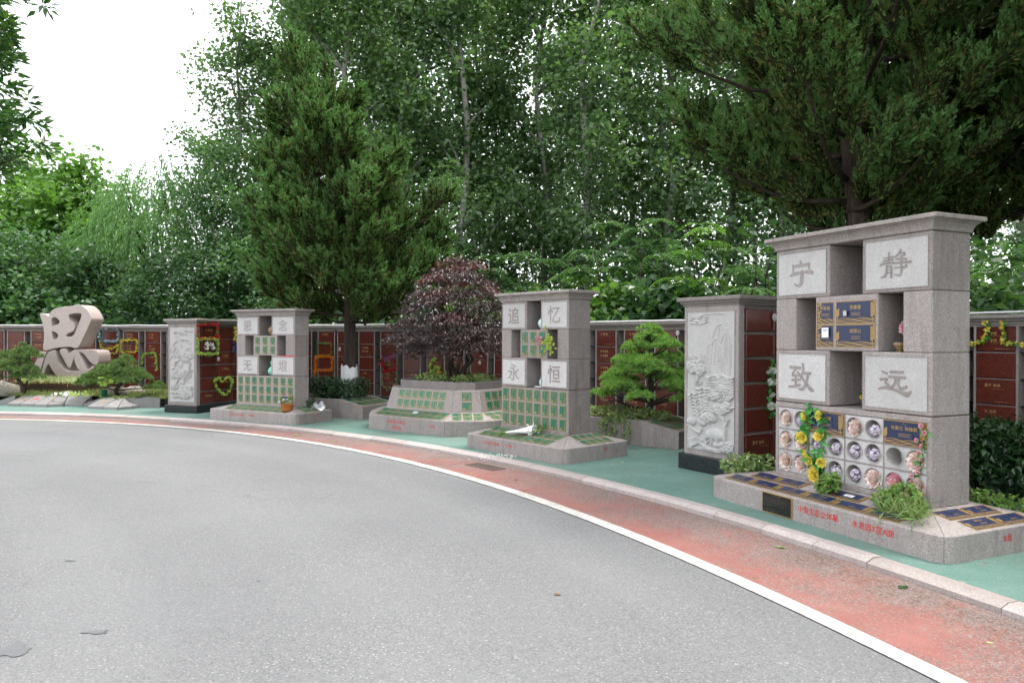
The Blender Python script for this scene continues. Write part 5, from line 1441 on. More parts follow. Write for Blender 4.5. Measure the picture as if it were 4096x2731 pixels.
# ---------------------------------------------------------------- Chinese junipers: flame-shaped sprays on rising limbs
def juniper(label, loc, env, nflame, fl, sl, seed, trunk_r, lean, nt_, ns, group='junipers'):
    rg = np.random.default_rng(seed); rr = random.Random(seed)
    root = thing('juniper_tree', label, 'tree', loc, 0, group)
    e = np.array(env, float); ztop = e[-1, 0]
    tr = [Vector((np.interp(z, e[:, 0], e[:, 1]) * min(1, max(0, (z - 1.5) / 3)) + lean * (z / ztop) * 0, np.interp(z, e[:, 0], e[:, 2]), z)) for z in np.linspace(-.1, ztop * .93, 14)]
    mb = MB(); k = len(tr); n = 14; vs = []
    for i, p in enumerate(tr):
        for j in range(n):
            t = 6.283 * j / n; q = trunk_r * (1 - .86 * i / (k - 1)) * (1 + .13 * math.sin(3 * t + i * .5) + .09 * math.sin(5 * t - i * .7)) * (1.25 if i == 0 else 1)
            vs.append((p.x + q * math.cos(t), p.y + q * math.sin(t), p.z))
    mb.add(vs, [(i * n + j, i * n + (j + 1) % n, (i + 1) * n + (j + 1) % n, (i + 1) * n + j) for i in range(k - 1) for j in range(n)])
    trunk_mb = mb
    # boughs sweep out from the trunk and carry the flames on their outer half
    zz = e[:, 0]; per = 9; nb_ = nflame // per; paths = []; P = []; up = []; q = []
    zb_ = np.sort(rg.uniform(zz[0], zz[-1] - .1, nb_ * 6)); rb_ = np.interp(zb_, zz, e[:, 3]); zb_ = zb_[rg.random(len(zb_)) < (rb_ / rb_.max()) ** .8]
    zb_ = zb_[np.linspace(0, len(zb_) - 1, nb_).astype(int)]
    for i, z in enumerate(zb_):
        a = i * 2.399 + rg.uniform(-.35, .35); r = np.interp(z, zz, e[:, 3]) * rg.uniform(.78, 1.08); cx = np.interp(z, zz, e[:, 1]); cy = np.interp(z, zz, e[:, 2])
        o = np.array([math.cos(a), math.sin(a), 0]); sd = np.array([-o[1], o[0], 0]); z0 = max(zz[0] * .86, z - r * .35)
        p0 = np.array([np.interp(z0, zz, e[:, 1]), np.interp(z0, zz, e[:, 2]), z0]); p1 = np.array([cx, cy, z]) + o * r
        paths.append(([Vector(p0 + (p1 - p0) * t + np.array([0, 0, -.12 * r * math.sin(math.pi * t)])) for t in (0, .25, .5, .75, 1)], trunk_r * .22, trunk_r * .05))
        for k in range(per):
            t = .30 + .70 * (k / (per - 1)) ** .8; w_ = (.16 + .22 * t * (1.1 - t) * 2) * min(1, r)
            c = p0 + (p1 - p0) * t + np.array([0, 0, -.12 * r * math.sin(math.pi * t)]) + sd * rg.normal(0, w_) + np.array([0, 0, rg.normal(0, .10)])
            P.append(c); q.append(.55 + .45 * t); v_ = o * (.25 + .55 * t) + sd * rg.normal(0, .28) + np.array([0, 0, .95]) + rg.normal(0, .12, 3); up.append(v_)
    for k in range(int(nflame * .22)):                                    # leader and inner shoots
        z = rg.uniform(zz[0] + .3, zz[-1]); P.append(np.array([np.interp(z, zz, e[:, 1]), np.interp(z, zz, e[:, 2]), z]) + rg.normal(0, .12, 3) * (1 + np.interp(z, zz, e[:, 3]) * 1.5)); q.append(.8); up.append(np.array([0, 0, 1]) + rg.normal(0, .25, 3))
    P = np.array(P); q = np.array(q); up = nrm(np.array(up))
    for pts, r0, r1 in paths: trunk_mb.tube(pts, [r0 + (r1 - r0) * i / 4 for i in range(5)], 6)
    trunk_mb.build('trunk', M['bark_juniper'], root, True)
    # every flame: one main spindle of dense twigs and smaller ones round it, all clad in scale sprays
    N_ = len(P); ln = fl * rg.uniform(.6, 1.3, N_); ks = nt_
    fi = np.repeat(np.arange(N_), ks); main = (np.tile(np.arange(ks), N_) == 0)
    t0 = np.where(main, 0, rg.uniform(0, .72, N_ * ks)); side = nrm(rg.normal(0, 1, (N_ * ks, 3))); sdir = up[fi]
    side = nrm(side - sdir * (side * sdir).sum(1)[:, None])
    B = P[fi] + sdir * (t0 * ln[fi])[:, None] + side * np.where(main, 0, .07 * ln[fi])[:, None]
    SD = nrm(np.where(main[:, None], sdir, sdir * .8 + side * .62 + np.array([0, 0, .25])))
    SL = np.where(main, ln[fi], ln[fi] * rg.uniform(.32, .55, N_ * ks) * (1.15 - .5 * t0)); SR = SL * np.where(main, .13, .17)
    S1 = nrm(np.cross(SD, rg.normal(0, 1, SD.shape))); S2 = np.cross(SD, S1)
    prof = [(.0, .25), (.18, .8), (.42, 1.0), (.75, .55), (1.0, .03)]; nv = 5; V = []; F = []
    for tt, rr_ in prof:
        for j in range(nv):
            th_ = 6.283 * j / nv; V.append(B + SD * (SL * tt * .72)[:, None] + (S1 * math.cos(th_) + S2 * math.sin(th_)) * (SR * rr_ * .5)[:, None])
    V = np.stack(V, 1).reshape(-1, 3); base = np.arange(N_ * ks)[:, None] * (nv * len(prof))
    for i in range(len(prof) - 1):
        for j in range(nv): F.append(np.concatenate([base + i * nv + j, base + i * nv + (j + 1) % nv, base + (i + 1) * nv + (j + 1) % nv, base + (i + 1) * nv + j], 1))
    F = np.concatenate(F, 0); nF = len(F)
    cnt = np.maximum(8, (ns * SL / (fl * .5)).astype(int)); si = np.repeat(np.arange(N_ * ks), cnt); t = rg.random(len(si)) ** .8
    rad = np.interp(t, [p_[0] for p_ in prof], [p_[1] for p_ in prof]) * SR[si] * rg.uniform(.45, 1.2, len(si)); th_ = rg.uniform(0, 6.283, len(si))
    O = S1[si] * np.cos(th_)[:, None] + S2[si] * np.sin(th_)[:, None]
    C = B[si] + SD[si] * (SL[si] * t)[:, None] + O * rad[:, None]
    D = nrm(SD[si] * .8 + O * .55 + rg.normal(0, .32, C.shape)); U = nrm(O + rg.normal(0, .4, C.shape))
    V2, F2 = leaf_quads(C, D, U, sl * rg.uniform(.7, 1.35, len(C)), sl * .38, .06)
    tip = np.where((t > .55) & (q[fi[si]] > .75) & (rg.random(len(t)) < .8), 1, 0)
    me = npmesh('crown', np.concatenate([V, V2]), np.concatenate([F, F2 + len(V)]), [M['leaf_juniper'], M['leaf_juniper_tip'], M['juniper_twigs']], False, np.concatenate([np.full(nF, 2), tip]))
    link('crown', me, root)
    return root
jE = [(2.45, .0, .1, 1.25), (3.0, .0, .1, 1.95), (3.54, -.05, .1, 2.2), (4.07, -.1, .1, 2.25), (4.97, -.3, .1, 1.85), (5.86, -.60, .1, 1.1), (6.5, -.85, .1, .62), (7.0, -1.0, .1, .30), (7.35, -1.08, .1, .06)]
J1 = juniper('large juniper with a whitewashed trunk foot rising from the hedge planter', (-3.40, 15.2, .3), [(z - .3 - .25, x, y, max(.05, r * .98 - .14)) for z, x, y, r in jE], 330, .80, .075, 21, .15, 0, 11, 54)
jB = [(2.85, -.2, 0, .5), (3.2, -.3, 0, 1.0), (3.6, -.3, 0, 1.6), (4.1, -.3, 0, 2.1), (4.6, -.2, 0, 2.5), (5.3, -.1, 0, 2.75), (6.2, 0, 0, 2.75), (7.6, 0, 0, 2.3), (9.0, 0, 0, 1.6), (10.4, 0, 0, .7), (11.2, 0, 0, .1)]
J2 = juniper('dark spreading juniper directly behind the largest monument', (4.62, 9.45, 0), [(z + .12, x, y, r * .97) for z, x, y, r in jB], 430, .88, .062, 22, .205, 0, 11, 80)
J3 = copy_tree(J2, (6.35, 10.75, 0), 2.2, (.92, .96), 'juniper at the right edge with a bare dark trunk')
J4 = copy_tree(J2, (7.7, 8.3, 0), 4.1, (.95, .9), 'juniper cut off by the right edge of the picture')
J5 = copy_tree(J1, (-17.4, 23.6, -.2), 1.0, .8, 'small dark juniper at the left edge below the light trees')
J6 = copy_tree(J2, (8.3, 4.6, 0), 5.2, .95, 'unseen juniper added beyond the right edge for side shade, beside the monument ring'); J7 = copy_tree(J2, (9.0, .6, 0), .8, 1.0, 'unseen juniper added beyond the right edge for side shade, farthest round the ring')  # both unseen, added to block sky light from the monuments' right sides
J8 = copy_tree(J2, tuple(polar(22.9, -6)), 1.9, 1.0, 'unseen juniper added on the right for side shade, out of the picture')  # another unseen juniper added to shade the right-hand faces
# whitewashed foot of the trunk
mb = MB(); n = 16; vs = []
for i, z in enumerate((.02, .22, .42, .60, .72)):
    for j in range(n):
        t = 6.283 * j / n; q = .15 * (1.28 if i == 0 else 1.03) * (1 + .13 * math.sin(3 * t + .3 * i) + .09 * math.sin(5 * t - .4 * i)) + .008
        vs.append((q * math.cos(t), q * math.sin(t), z + (.035 * math.sin(2 * t) + .03 * math.sin(7 * t) if i == 4 else 0)))
mb.add(vs, [(i * n + j, i * n + (j + 1) % n, (i + 1) * n + (j + 1) % n, (i + 1) * n + j) for i in range(4) for j in range(n)]); mb.build('whitewash', M['whitewash'], J1, True)
# ================================================================ planted trees and shrubs inside the ring
# ---- purple loropetalum on the stepped planter
def purple_tree():
    rg = np.random.default_rng(70); rr = random.Random(70)
    root = thing('purple_tree', 'dense purple-leaved tree growing from the octagonal planter', 'tree', (cD.x, cD.y, .80)); H0 = .80
    paths = []; Ks = []
    for k in range(9):
        a = 6.28 * k / 9 + rr.uniform(-.3, .3); q = rr.uniform(.25, .8); e_ = Vector((q * math.cos(a), q * math.sin(a), rr.uniform(.8, 1.7)))
        paths.append((wander(rr, (rr.uniform(-.06, .06), rr.uniform(-.06, .06), -.05), e_, 7, .12), rr.uniform(.035, .06), .008))
        for j in range(4):
            b = e_ + Vector((rr.uniform(-.4, .4), rr.uniform(-.4, .4), rr.uniform(-.1, .35))); paths.append((wander(rr, Vector(e_) * rr.uniform(.6, .9), b, 3, .05), .015, .004))
    limbs('trunk', M['bark_juniper'], paths, root, 7)
    f = Fol()
    # layered pads: (height, ring radius, pads)
    K = []
    for z, r, n in ((.62, 1.0, 22), (.85, 1.12, 26), (1.12, 1.05, 22), (1.38, .90, 18), (1.62, .78, 16), (1.86, .62, 12), (2.06, .42, 8), (2.2, .18, 4), (1.2, .5, 10), (1.6, .35, 8), (.8, .55, 10)):
        for k in range(n):
            a = 6.28 * k / n + rg.uniform(-.3, .3); q = r * rg.uniform(.72, 1.06); K.append((q * math.cos(a), q * math.sin(a), z + rg.normal(0, .05), a, r))
    K = np.array(K)
    for x, y, z, a, r in K:
        n = 84; o = np.array([math.cos(a), math.sin(a), 0]); s = np.array([-o[1], o[0], 0])
        t = rg.normal(0, .12, n); w = rg.normal(0, .125, n)
        C = np.array([x, y, z]) + o * t[:, None] + s * w[:, None] + np.array([0, 0, 1]) * (-.9 * np.clip(t + .05, 0, 1) ** 1.0 * .45 + rg.normal(0, .035, n))[:, None]
        D = o * .9 + s * (w * 3)[:, None] + rg.normal(0, .55, (n, 3)) + np.array([0, 0, -.25])
        new = rg.random() < (.30 if z > 1.5 else .10)
        f.leaves(C, D, np.array([0, 0, 1.0]) + rg.normal(0, .4, (n, 3)), rg.uniform(.05, .085, n), .034, int(new))
    link('crown', f.mesh('crown', [M['leaf_purple'], M['leaf_purple_new']]), root)
purple_tree()
# ---- needle plants
def needles(rg, f, T, D0, n, L, Wd, m=0, spread=.8):
    """a brush of needles at each tuft centre T pointing round D0"""
    C = np.repeat(T, n, 0); D = nrm(np.repeat(D0, n, 0) * (1 - spread * .5) + nrm(rg.normal(0, 1, C.shape)) * spread)
    f.leaves(C + D * L * .5, D, rg.normal(0, 1, C.shape), L * rg.uniform(.8, 1.2, len(C)), Wd, m, fold=.0)
def pad_tree(name, label, cat, loc, pads, trunk_paths, m_, seed, ntuft, nn, L, Wd, bark_='bark_dark', group=None):
    rg = np.random.default_rng(seed); rr = random.Random(seed); root = thing(name, label, cat, loc, 0, group); f = Fol()
    paths = [([Vector(p) for p in pts], a, b) for pts, a, b in trunk_paths]
    base = Vector(trunk_paths[0][0][-1])
    for (x, y, z, rx, ry, rz) in pads:
        n = int(ntuft * rx * ry / .04); a = rg.uniform(0, 6.28, n); q = rg.random(n) ** .5
        T = np.stack([x + rx * q * np.cos(a), y + ry * q * np.sin(a), z + rz * (1 - q ** 2) * rg.uniform(.2, 1, n) - rz * .2 * q], 1)
        D0 = nrm(np.stack([np.cos(a) * q, np.sin(a) * q, np.full(n, .8)], 1)); needles(rg, f, T, D0, nn, L, Wd)
        j = min(trunk_paths[0][0], key=lambda p: abs(p[2] - (z - .12))); paths.append((wander(rr, j, (x, y, z), 4, .04), .018, .006))
        for k in range(3): paths.append((wander(rr, (x, y, z), (x + rx * .7 * math.cos(k * 2.1), y + ry * .7 * math.sin(k * 2.1), z + .02), 2, .02), .007, .003))
    limbs('trunk', M[bark_], paths, root, 7)
    link('crown', f.mesh('crown', M[m_]), root)
    return root
def padlist(seed, layers):
    rr = random.Random(seed); out = []
    for z, r, n, s in layers:
        for k in range(n):
            a = 6.28 * k / n + rr.uniform(-.4, .4); q = r * rr.uniform(.8, 1.1)
            out.append((q * math.cos(a), q * math.sin(a), z + rr.uniform(-.05, .05), s * rr.uniform(.8, 1.25), s * rr.uniform(.8, 1.2), s * .5))
    return out
pad_tree('dwarf_cedar', 'bright green dwarf cedar with layered branches in the ivy planter', 'tree', (2.17, 11.52, .34),
         padlist(3, [(.40, .68, 9, .19), (.58, .64, 9, .22), (.76, .52, 8, .23), (.94, .42, 7, .23), (1.12, .30, 5, .22), (1.27, .14, 3, .19), (1.38, .0, 1, .15)]),
         [([(0, 0, -.03), (-.02, .0, .12), (.03, .0, .26), (-.02, .02, .45), (.02, 0, .7), (.0, 0, .95), (0, 0, 1.2)], .055, .012), ([(0, 0, .15), (-.3, -.1, .2), (-.55, -.1, .3), (-.7, -.15, .28)], .025, .008), ([(0, 0, .2), (.25, -.12, .3), (.5, -.15, .36), (.72, -.1, .45)], .022, .007)],
         'leaf_cedar', 81, 36, 22, .07, .013)
pl = depth_at(75, 1400, 17.5)
pad_tree('bonsai_pine', 'spreading bonsai pine left of the character sculpture', 'tree', (pl.x, pl.y, .24),
         [(-.35, 0, .60, .30, .3, .22), (.25, -.1, .58, .28, .28, .2), (-.05, 0, .80, .30, .3, .24), (.30, 0, .92, .24, .25, .2), (-.40, .1, .88, .24, .25, .2), (.12, 0, 1.06, .2, .2, .18), (-.55, -.1, .42, .2, .2, .16), (.48, -.1, .42, .18, .2, .14), (-.1, -.2, .62, .25, .2, .18), (.1, -.15, .42, .22, .2, .16)],
         [([(.12, 0, -.03), (.08, 0, .2), (-.06, 0, .4), (.05, 0, .62), (.0, 0, .85), (.1, 0, 1.05)], .06, .015)], 'leaf_pine', 82, 60, 20, .065, .013, group='bonsai pines beside the sculpture')
pr = depth_at(470, 1400, 17.1)
pad_tree('bonsai_pine', 'wide low bonsai pine right of the character sculpture', 'tree', (pr.x, pr.y, .24),
         [(-.62, 0, .38, .28, .26, .18), (-.30, -.1, .52, .30, .3, .22), (.02, 0, .64, .30, .3, .24), (.36, 0, .54, .28, .3, .2), (.60, -.1, .42, .25, .26, .18), (-.05, -.15, .40, .32, .3, .2), (.88, 0, .20, .24, .24, .15), (-.82, .1, .30, .2, .2, .14), (.15, .1, .80, .2, .22, .18), (-.4, -.2, .32, .25, .2, .16), (.35, -.2, .34, .25, .2, .16), (.0, -.2, .56, .2, .2, .18)],
         [([(0, 0, -.03), (-.05, 0, .12), (.06, 0, .26), (.0, 0, .42), (.03, 0, .6), (.05, 0, .75)], .06, .015)], 'leaf_pine', 83, 60, 20, .065, .013, group='bonsai pines beside the sculpture')
# ---- leafy shrubs
def leafy(name, label, cat, loc, blobs, nl, L, Wd, m_, seed, rz=0, group=None, stems=True, droop=.2):
    """blobs: (x, y, z, rx, ry, rz) ellipsoids filled with leaves, denser at the surface"""
    rg = np.random.default_rng(seed); root = thing(name, label, cat, loc, rz, group); f = Fol(); vol = [b[3] * b[4] + b[3] * b[5] + b[4] * b[5] for b in blobs]
    for b, v in zip(blobs, vol):
        n = int(nl * v / sum(vol)); d = nrm(rg.normal(0, 1, (n, 3))); q = rg.random(n) ** .33 * (1 + .10 * np.sin(6 * d[:, 0] + 5 * d[:, 2]))
        C = np.array(b[:3]) + d * q[:, None] * np.array(b[3:]); ok = C[:, 2] > -.02; C = C[ok]; d = d[ok]
        D = d * .8 + rg.normal(0, .6, C.shape) + np.array([0, 0, -droop]); U = d * .5 + np.array([0, 0, 1.0]) + rg.normal(0, .35, C.shape); s = rg.uniform(.7, 1.25, len(C))
        f.leaves(C, D, U, L * s, Wd * s)
    if stems:
        rr = random.Random(seed); limbs('stems', M['bark_dark'], [(wander(rr, (b[0] * .5, b[1] * .5, -.02), (b[0], b[1], b[2] + b[5] * .4), 3, .03), .012, .004) for b in blobs], root, 5)
    link('foliage', f.mesh('foliage', M[m_]), root)
    return root
def box_blobs(lx, ly, z0, z1, nx, ny, seed):
    rr = random.Random(seed); out = []
    for i in range(nx):
        for j in range(ny):
            out.append((-lx / 2 + lx * (i + .5) / nx + rr.uniform(-.03, .03), -ly / 2 + ly * (j + .5) / ny, (z0 + z1) / 2 + rr.uniform(-.02, .02), lx / nx * .72, ly / ny * .72, (z1 - z0) / 2 * rr.uniform(.95, 1.06)))
    return out
eE = Vector((math.sin(R(66)), -math.cos(R(66)))); nE = Vector((math.cos(R(66)), math.sin(R(66))))
q = Vector((-2.93, 14.35)) - eE * 1.02 + nE * .52
leafy('clipped_hedge', 'clipped dark green hedge round the whitewashed juniper foot', 'hedge', (q.x, q.y, .34), box_blobs(1.08, .85, 0, .46, 4, 3, 5), 7000, .055, .03, 'leaf_hedge', 91, R(-24))
ph = depth_at(3990, 1400, 7.35)
leafy('clipped_hedge', 'glossy dark green hedge right of the largest monument', 'hedge', (ph.x + .25, ph.y + .15, 0), box_blobs(1.7, .9, .08, .80, 5, 3, 6), 9000, .085, .045, 'leaf_hedge', 92, R(24.3 - 90))
pg = depth_at(3975, 1400, 6.55)
leafy('ground_cover', 'low variegated ground cover at the foot of the right hedge', 'plant', (pg.x + .1, pg.y + .05, .0), [(0, 0, .1, .5, .2, .13), (.45, .1, .1, .4, .22, .12), (-.4, .05, .1, .3, .18, .12)], 1400, .06, .035, 'leaf_shrub', 93, R(24.3 - 90))
# plants on the large monument's pedestal
wA = MA.matrix_basis
def on_A(x, y, z): 
    c, s = math.cos(MA.rotation_euler.z), math.sin(MA.rotation_euler.z); return (MA.location.x + c * x - s * y, MA.location.y + s * x + c * y, z)
def A_local(u, y, v=1400):
    """x on the large monument for a picture column, at local depth y"""
    d = sight(u, v); c, s = math.cos(MA.rotation_euler.z), math.sin(MA.rotation_euler.z); ex, ny = Vector((c, s)), Vector((-s, c)); o = Vector(MA.location[:2])
    dd = Vector((d.x, d.y)); t = (y + o.dot(ny)) / dd.dot(ny); return (dd * t - o).dot(ex)
RZA = MA.rotation_euler.z
leafy('pedestal_shrub', 'small bright green shrub below the yellow rose garland', 'plant', on_A(A_local(3315, -.16), -.14, .235), [(0, 0, .08, .10, .09, .11), (.05, -.02, .13, .08, .08, .08), (-.06, 0, .06, .08, .08, .07)], 420, .058, .036, 'leaf_shrub', 94, RZA, 'plants on the largest monument pedestal')
leafy('pedestal_shrub', 'wide bushy green shrub at the right corner of the largest monument pedestal', 'plant', on_A(A_local(3600, -.15), -.15, .23), [(0, 0, .08, .20, .11, .12), (-.14, .02, .07, .11, .09, .10), (.13, -.02, .08, .11, .10, .12), (.02, .02, .16, .12, .09, .09)], 850, .06, .036, 'leaf_shrub', 95, RZA, 'plants on the largest monument pedestal')
f = Fol(); rg = np.random.default_rng(96); n = 170
T = np.stack([rg.uniform(-.12, .22, n), rg.uniform(-.13, .02, n), np.full(n, .03)], 1); D = nrm(rg.normal(0, .6, (n, 3)) + np.array([.2, -.4, .7])); f.leaves(T + D * .09, D, rg.normal(0, 1, (n, 3)), .2, .009, 0, fold=.18)
o = link('spider_grass', f.mesh('spider_grass', M['leaf_varieg'])); o.location = on_A(A_local(3620, -.2), -.2, .22); o.rotation_euler.z = RZA; tag(o, 'tuft of striped grass blades in front of the wide pedestal shrub', 'grass tuft')
pv = depth_at(2995, 1800, 7.75)
leafy('variegated_shrub', 'low yellow-green variegated shrub between the right pier and the largest monument', 'plant', (pv.x, pv.y, .18), [(-.1, 0, .08, .2, .14, .13), (.12, .02, .08, .2, .14, .12), (0, 0, .11, .14, .12, .11)], 750, .055, .034, 'leaf_varieg', 97)
# ivy on the cedar planter and round the purple tree
eF = Vector((math.sin(R(54)), -math.cos(R(54)))); nF = Vector((math.cos(R(54)), math.sin(R(54))))
q = Vector((2.42, 10.59)) - eF * 1.15 + nF * .35
leafy('ivy', 'variegated ivy spilling over the front of the dwarf cedar planter', 'ivy', (q.x, q.y, .36), [(-.5, .0, .04, .3, .25, .13), (-.1, .05, .05, .32, .3, .15), (.35, .0, .05, .3, .28, .15), (.6, .2, .04, .2, .25, .10), (.1, -.34, -.02 + .05, .22, .07, .10)], 1900, .06, .038, 'leaf_varieg', 98, R(54 - 90), None, False)
f = Fol(); rg = np.random.default_rng(99); rr = random.Random(99); mb = MB()
for k in range(9):
    x = -.12 + .05 * k * rr.uniform(.7, 1.3); ln = rr.uniform(.12, .42); pts = [(x, -.38, .02), (x + rr.uniform(-.02, .02), -.395, -.04), (x + rr.uniform(-.05, .05), -.39, -ln * .6), (x + rr.uniform(-.08, .08), -.385, -ln)]
    mb.tube(pts, .003, 4); n = int(ln * 55); t = rg.random(n) * 3; i = np.minimum(t.astype(int), 2); P = np.array(pts); C = P[i] + (P[i + 1] - P[i]) * (t - i)[:, None] + rg.normal(0, .012, (n, 3)) + np.array([0, -.012, 0])
    f.leaves(C, rg.normal(0, .6, (n, 3)) + np.array([0, -.2, -.8]), np.array([0, -1.0, .2]) + rg.normal(0, .3, (n, 3)), .055, .034)
tv = thing('ivy_strands', 'thin ivy strands hanging down the cedar planter face', 'ivy', (q.x, q.y, .36), R(54 - 90)); mb.build('stems', M['plastic_stem'], tv); link('foliage', f.mesh('foliage', M['leaf_varieg']), tv)
leafy('ground_ivy', 'dark ivy round the foot of the purple tree', 'ivy', (cD.x, cD.y, .82), [(math.cos(a) * .62, math.sin(a) * .5, .05, .22, .2, .10) for a in np.linspace(0, 6.28, 9)[:-1]], 1700, .055, .036, 'leaf_varieg', 100, R(52 - 90), None, False)
# grass
def grass(name, mats, pts, n, L, Wd, seed, zfun=None):
    rg = np.random.default_rng(seed); f = Fol(); T = np.array(pts)[rg.integers(0, len(pts), n)] + rg.normal(0, .05, (n, 3)) * np.array([1, 1, .1])
    D = nrm(rg.normal(0, .55, (n, 3)) + np.array([0, 0, 1.0])); l = L * rg.uniform(.6, 1.3, n); f.leaves(T + D * (l * .5)[:, None], D, rg.normal(0, 1, (n, 3)), l, Wd, 0, fold=.16, back=.3)
    return struct(link(name, f.mesh(name, mats)), 'stuff')
pts = []; rg = np.random.default_rng(110); nb = len(bp_)
for k in range(2600):
    i = rg.integers(0, nb - 1); t, s = rg.random(), rg.random() ** 1.3 * 1.6
    l = 0 if s < 1 else 1; s_ = s - l; a_ = BED[l * nb + i].lerp(BED[l * nb + i + 1], t); b_ = BED[(l + 1) * nb + i].lerp(BED[(l + 1) * nb + i + 1], t); pts.append(tuple(a_.lerp(b_, s_)))
grass('grass', M['grass_blade'], pts, 9000, .085, .012, 111)
c_, s_ = math.cos(R(TH_S - 90)), math.sin(R(TH_S - 90)); pts = []
for k in range(900):
    x, y = rg.uniform(-1.1, .7), rg.uniform(-.34, .1); pts.append((pS.x + c_ * x - s_ * y, pS.y + s_ * x + c_ * y, .46))
o = grass('grass_tufts', M['grass_pale'], pts, 2200, .19, .016, 112)
# ---- broadleaf tree on the central island, its branch reaching in at the left
ISL = 11.35
mb = MB(); mb.lathe([(ISL + .15, -.1), (ISL + .15, .0), (ISL + .12, .02), (ISL, .02), (ISL, -.05)], 96, (CX, CY, 0), 0, 'Z', False); struct(mb.build('island_kerb', M['kerb_granite']))
mb = MB(); mb.lathe([(ISL, -.03), (5, .05), (.01, .1)], 64, (CX, CY, 0), 0, 'Z', False); struct(mb.build('island_lawn', M['forest_floor']))
def gloss_tree():
    rg = np.random.default_rng(120); rr = random.Random(120); root = thing('glossy_tree', 'glossy evergreen tree whose branches enter at the left edge', 'tree', (-6.12, 6.25, 0))
    env = [(2.75, 0, 0, .9), (3.4, 0, 0, 1.6), (4.6, 0, 0, 1.72), (6.0, 0, 0, 1.6), (7.2, 0, 0, .9), (7.8, 0, 0, .2)]
    K = clusters(rg, 1500, env); kk = nrm(K * np.array([1, 1, 0])); K = K + kk * (np.interp(K[:, 2], [e_[0] for e_ in env], [e_[3] for e_ in env]) * .93 - np.linalg.norm(K[:, :2], axis=1))[:, None] * rg.uniform(.3, .9, (len(K), 1)); paths = [(wander(rr, (0, 0, -.1), (0, 0, 6.5), 8, .12), .13, .03)]
    for k in range(0, 1400, 24): paths.append((wander(rr, (0, 0, max(1.8, K[k][2] - .9)), K[k], 4, .08), .025, .005))
    limbs('trunk', M['bark_dark'], paths, root, 6); f = Fol()
    K = np.concatenate([K, np.array([[1.72, .0, 3.55], [1.85, .05, 3.45], [1.95, 0, 3.48], [1.6, 0, 3.4], [1.66, .1, 3.65]])])
    n = 17; C = np.repeat(K, n, 0); d = nrm(rg.normal(0, 1, C.shape) * np.array([1, 1, .55]) + nrm(C * np.array([1, 1, 0])) * .5); C = C + d * rg.uniform(.05, .15, len(C))[:, None]
    f.leaves(C, d + np.array([0, 0, .15]), np.array([0, 0, 1.0]) + rg.normal(0, .35, C.shape), rg.uniform(.09, .135, len(C)), .042, 0)
    link('crown', f.mesh('crown', M['leaf_gloss']), root)
gloss_tree()
# ================================================================ flowers, garlands and offerings
def blossom(kind, mats, seed):
    """flower facing +Z, diameter about 1"""
    rg = np.random.default_rng(seed); f = Fol()
    if kind in ('rose', 'peony'):
        lay = [(4, .10, .30, .15), (6, .20, .42, .45), (7, .30, .5, .85), (8, .36, .55, 1.2)] if kind == 'rose' else [(6, .10, .34, .1), (8, .20, .42, .4), (10, .28, .48, .75), (11, .34, .52, 1.1), (12, .36, .55, 1.5)]
        for n, r, L, tilt in lay:
            a = np.linspace(0, 6.283, n, endpoint=False) + rg.uniform(0, 6); o = np.stack([np.cos(a), np.sin(a), 0 * a], 1)
            D = o * math.sin(tilt) + np.array([0, 0, 1]) * math.cos(tilt) + rg.normal(0, .12, (n, 3)); C = o * r * .7 + D * L * .32 + np.array([0, 0, .18 - .1 * tilt])
            f.leaves(C, D, -o + np.array([0, 0, .4]), L, L * .95, 0, fold=-.16, back=-.12)
    elif kind == 'hydrangea':
        n = 120; d = nrm(rg.normal(0, 1, (n, 3)) + np.array([0, 0, .5])); C = d * .42 * rg.uniform(.8, 1.05, n)[:, None]
        for k in range(2): f.leaves(C, nrm(np.cross(d, rg.normal(0, 1, d.shape))), d, .22, .13)
    elif kind == 'daisy':
        n = 14; a = np.linspace(0, 6.283, n, endpoint=False); o = np.stack([np.cos(a), np.sin(a), 0 * a + .15], 1); f.leaves(o * .28, o, np.array([0, 0, 1.0]) + 0 * o, .44, .17)
        c = nrm(rg.normal(0, 1, (16, 3)) + np.array([0, 0, 1])) * .1; f.leaves(c, c, c + np.array([0, 0, 1]), .1, .1, 1)
    elif kind == 'ball':
        n = 34; d = nrm(rg.normal(0, 1, (n, 3)) + np.array([0, 0, .6])); f.leaves(d * .32, d + rg.normal(0, .3, d.shape), d[:, ::-1], .42, .20)
    return f.mesh('blossom', mats)
FL = {'rose_yellow': blossom('rose', [M['petal_yellow']], 1), 'peony': blossom('peony', [M['petal_peony']], 2), 'peony_pink': blossom('peony', [M['petal_pink']], 3), 'hydrangea': blossom('hydrangea', [M['petal_lilac']], 4),
      'white_rose': blossom('rose', [M['petal_white']], 5), 'sunflower': blossom('daisy', [M['petal_yellow'], M['brown_glaze']], 6), 'white_ball': blossom('ball', [M['petal_white']], 7)}
def orient(p, n, s, roll=0.0):
    q = Vector(n).to_track_quat('Z', 'Y'); return Matrix.Translation(p) @ q.to_matrix().to_4x4() @ Matrix.Rotation(roll, 4, 'Z') @ Matrix.Diagonal((s, s, s, 1))
def plane_hit(u, v, o, n):
    d = sight(u, v); c = Vector((0, 0, 1.6)); t = (Vector(o) - c).dot(Vector(n)) / d.dot(Vector(n)); return c + d * t
def hit_A(u, v): return plane_hit(u, v, MA.location, (math.cos(R(24.3)), math.sin(R(24.3)), 0))
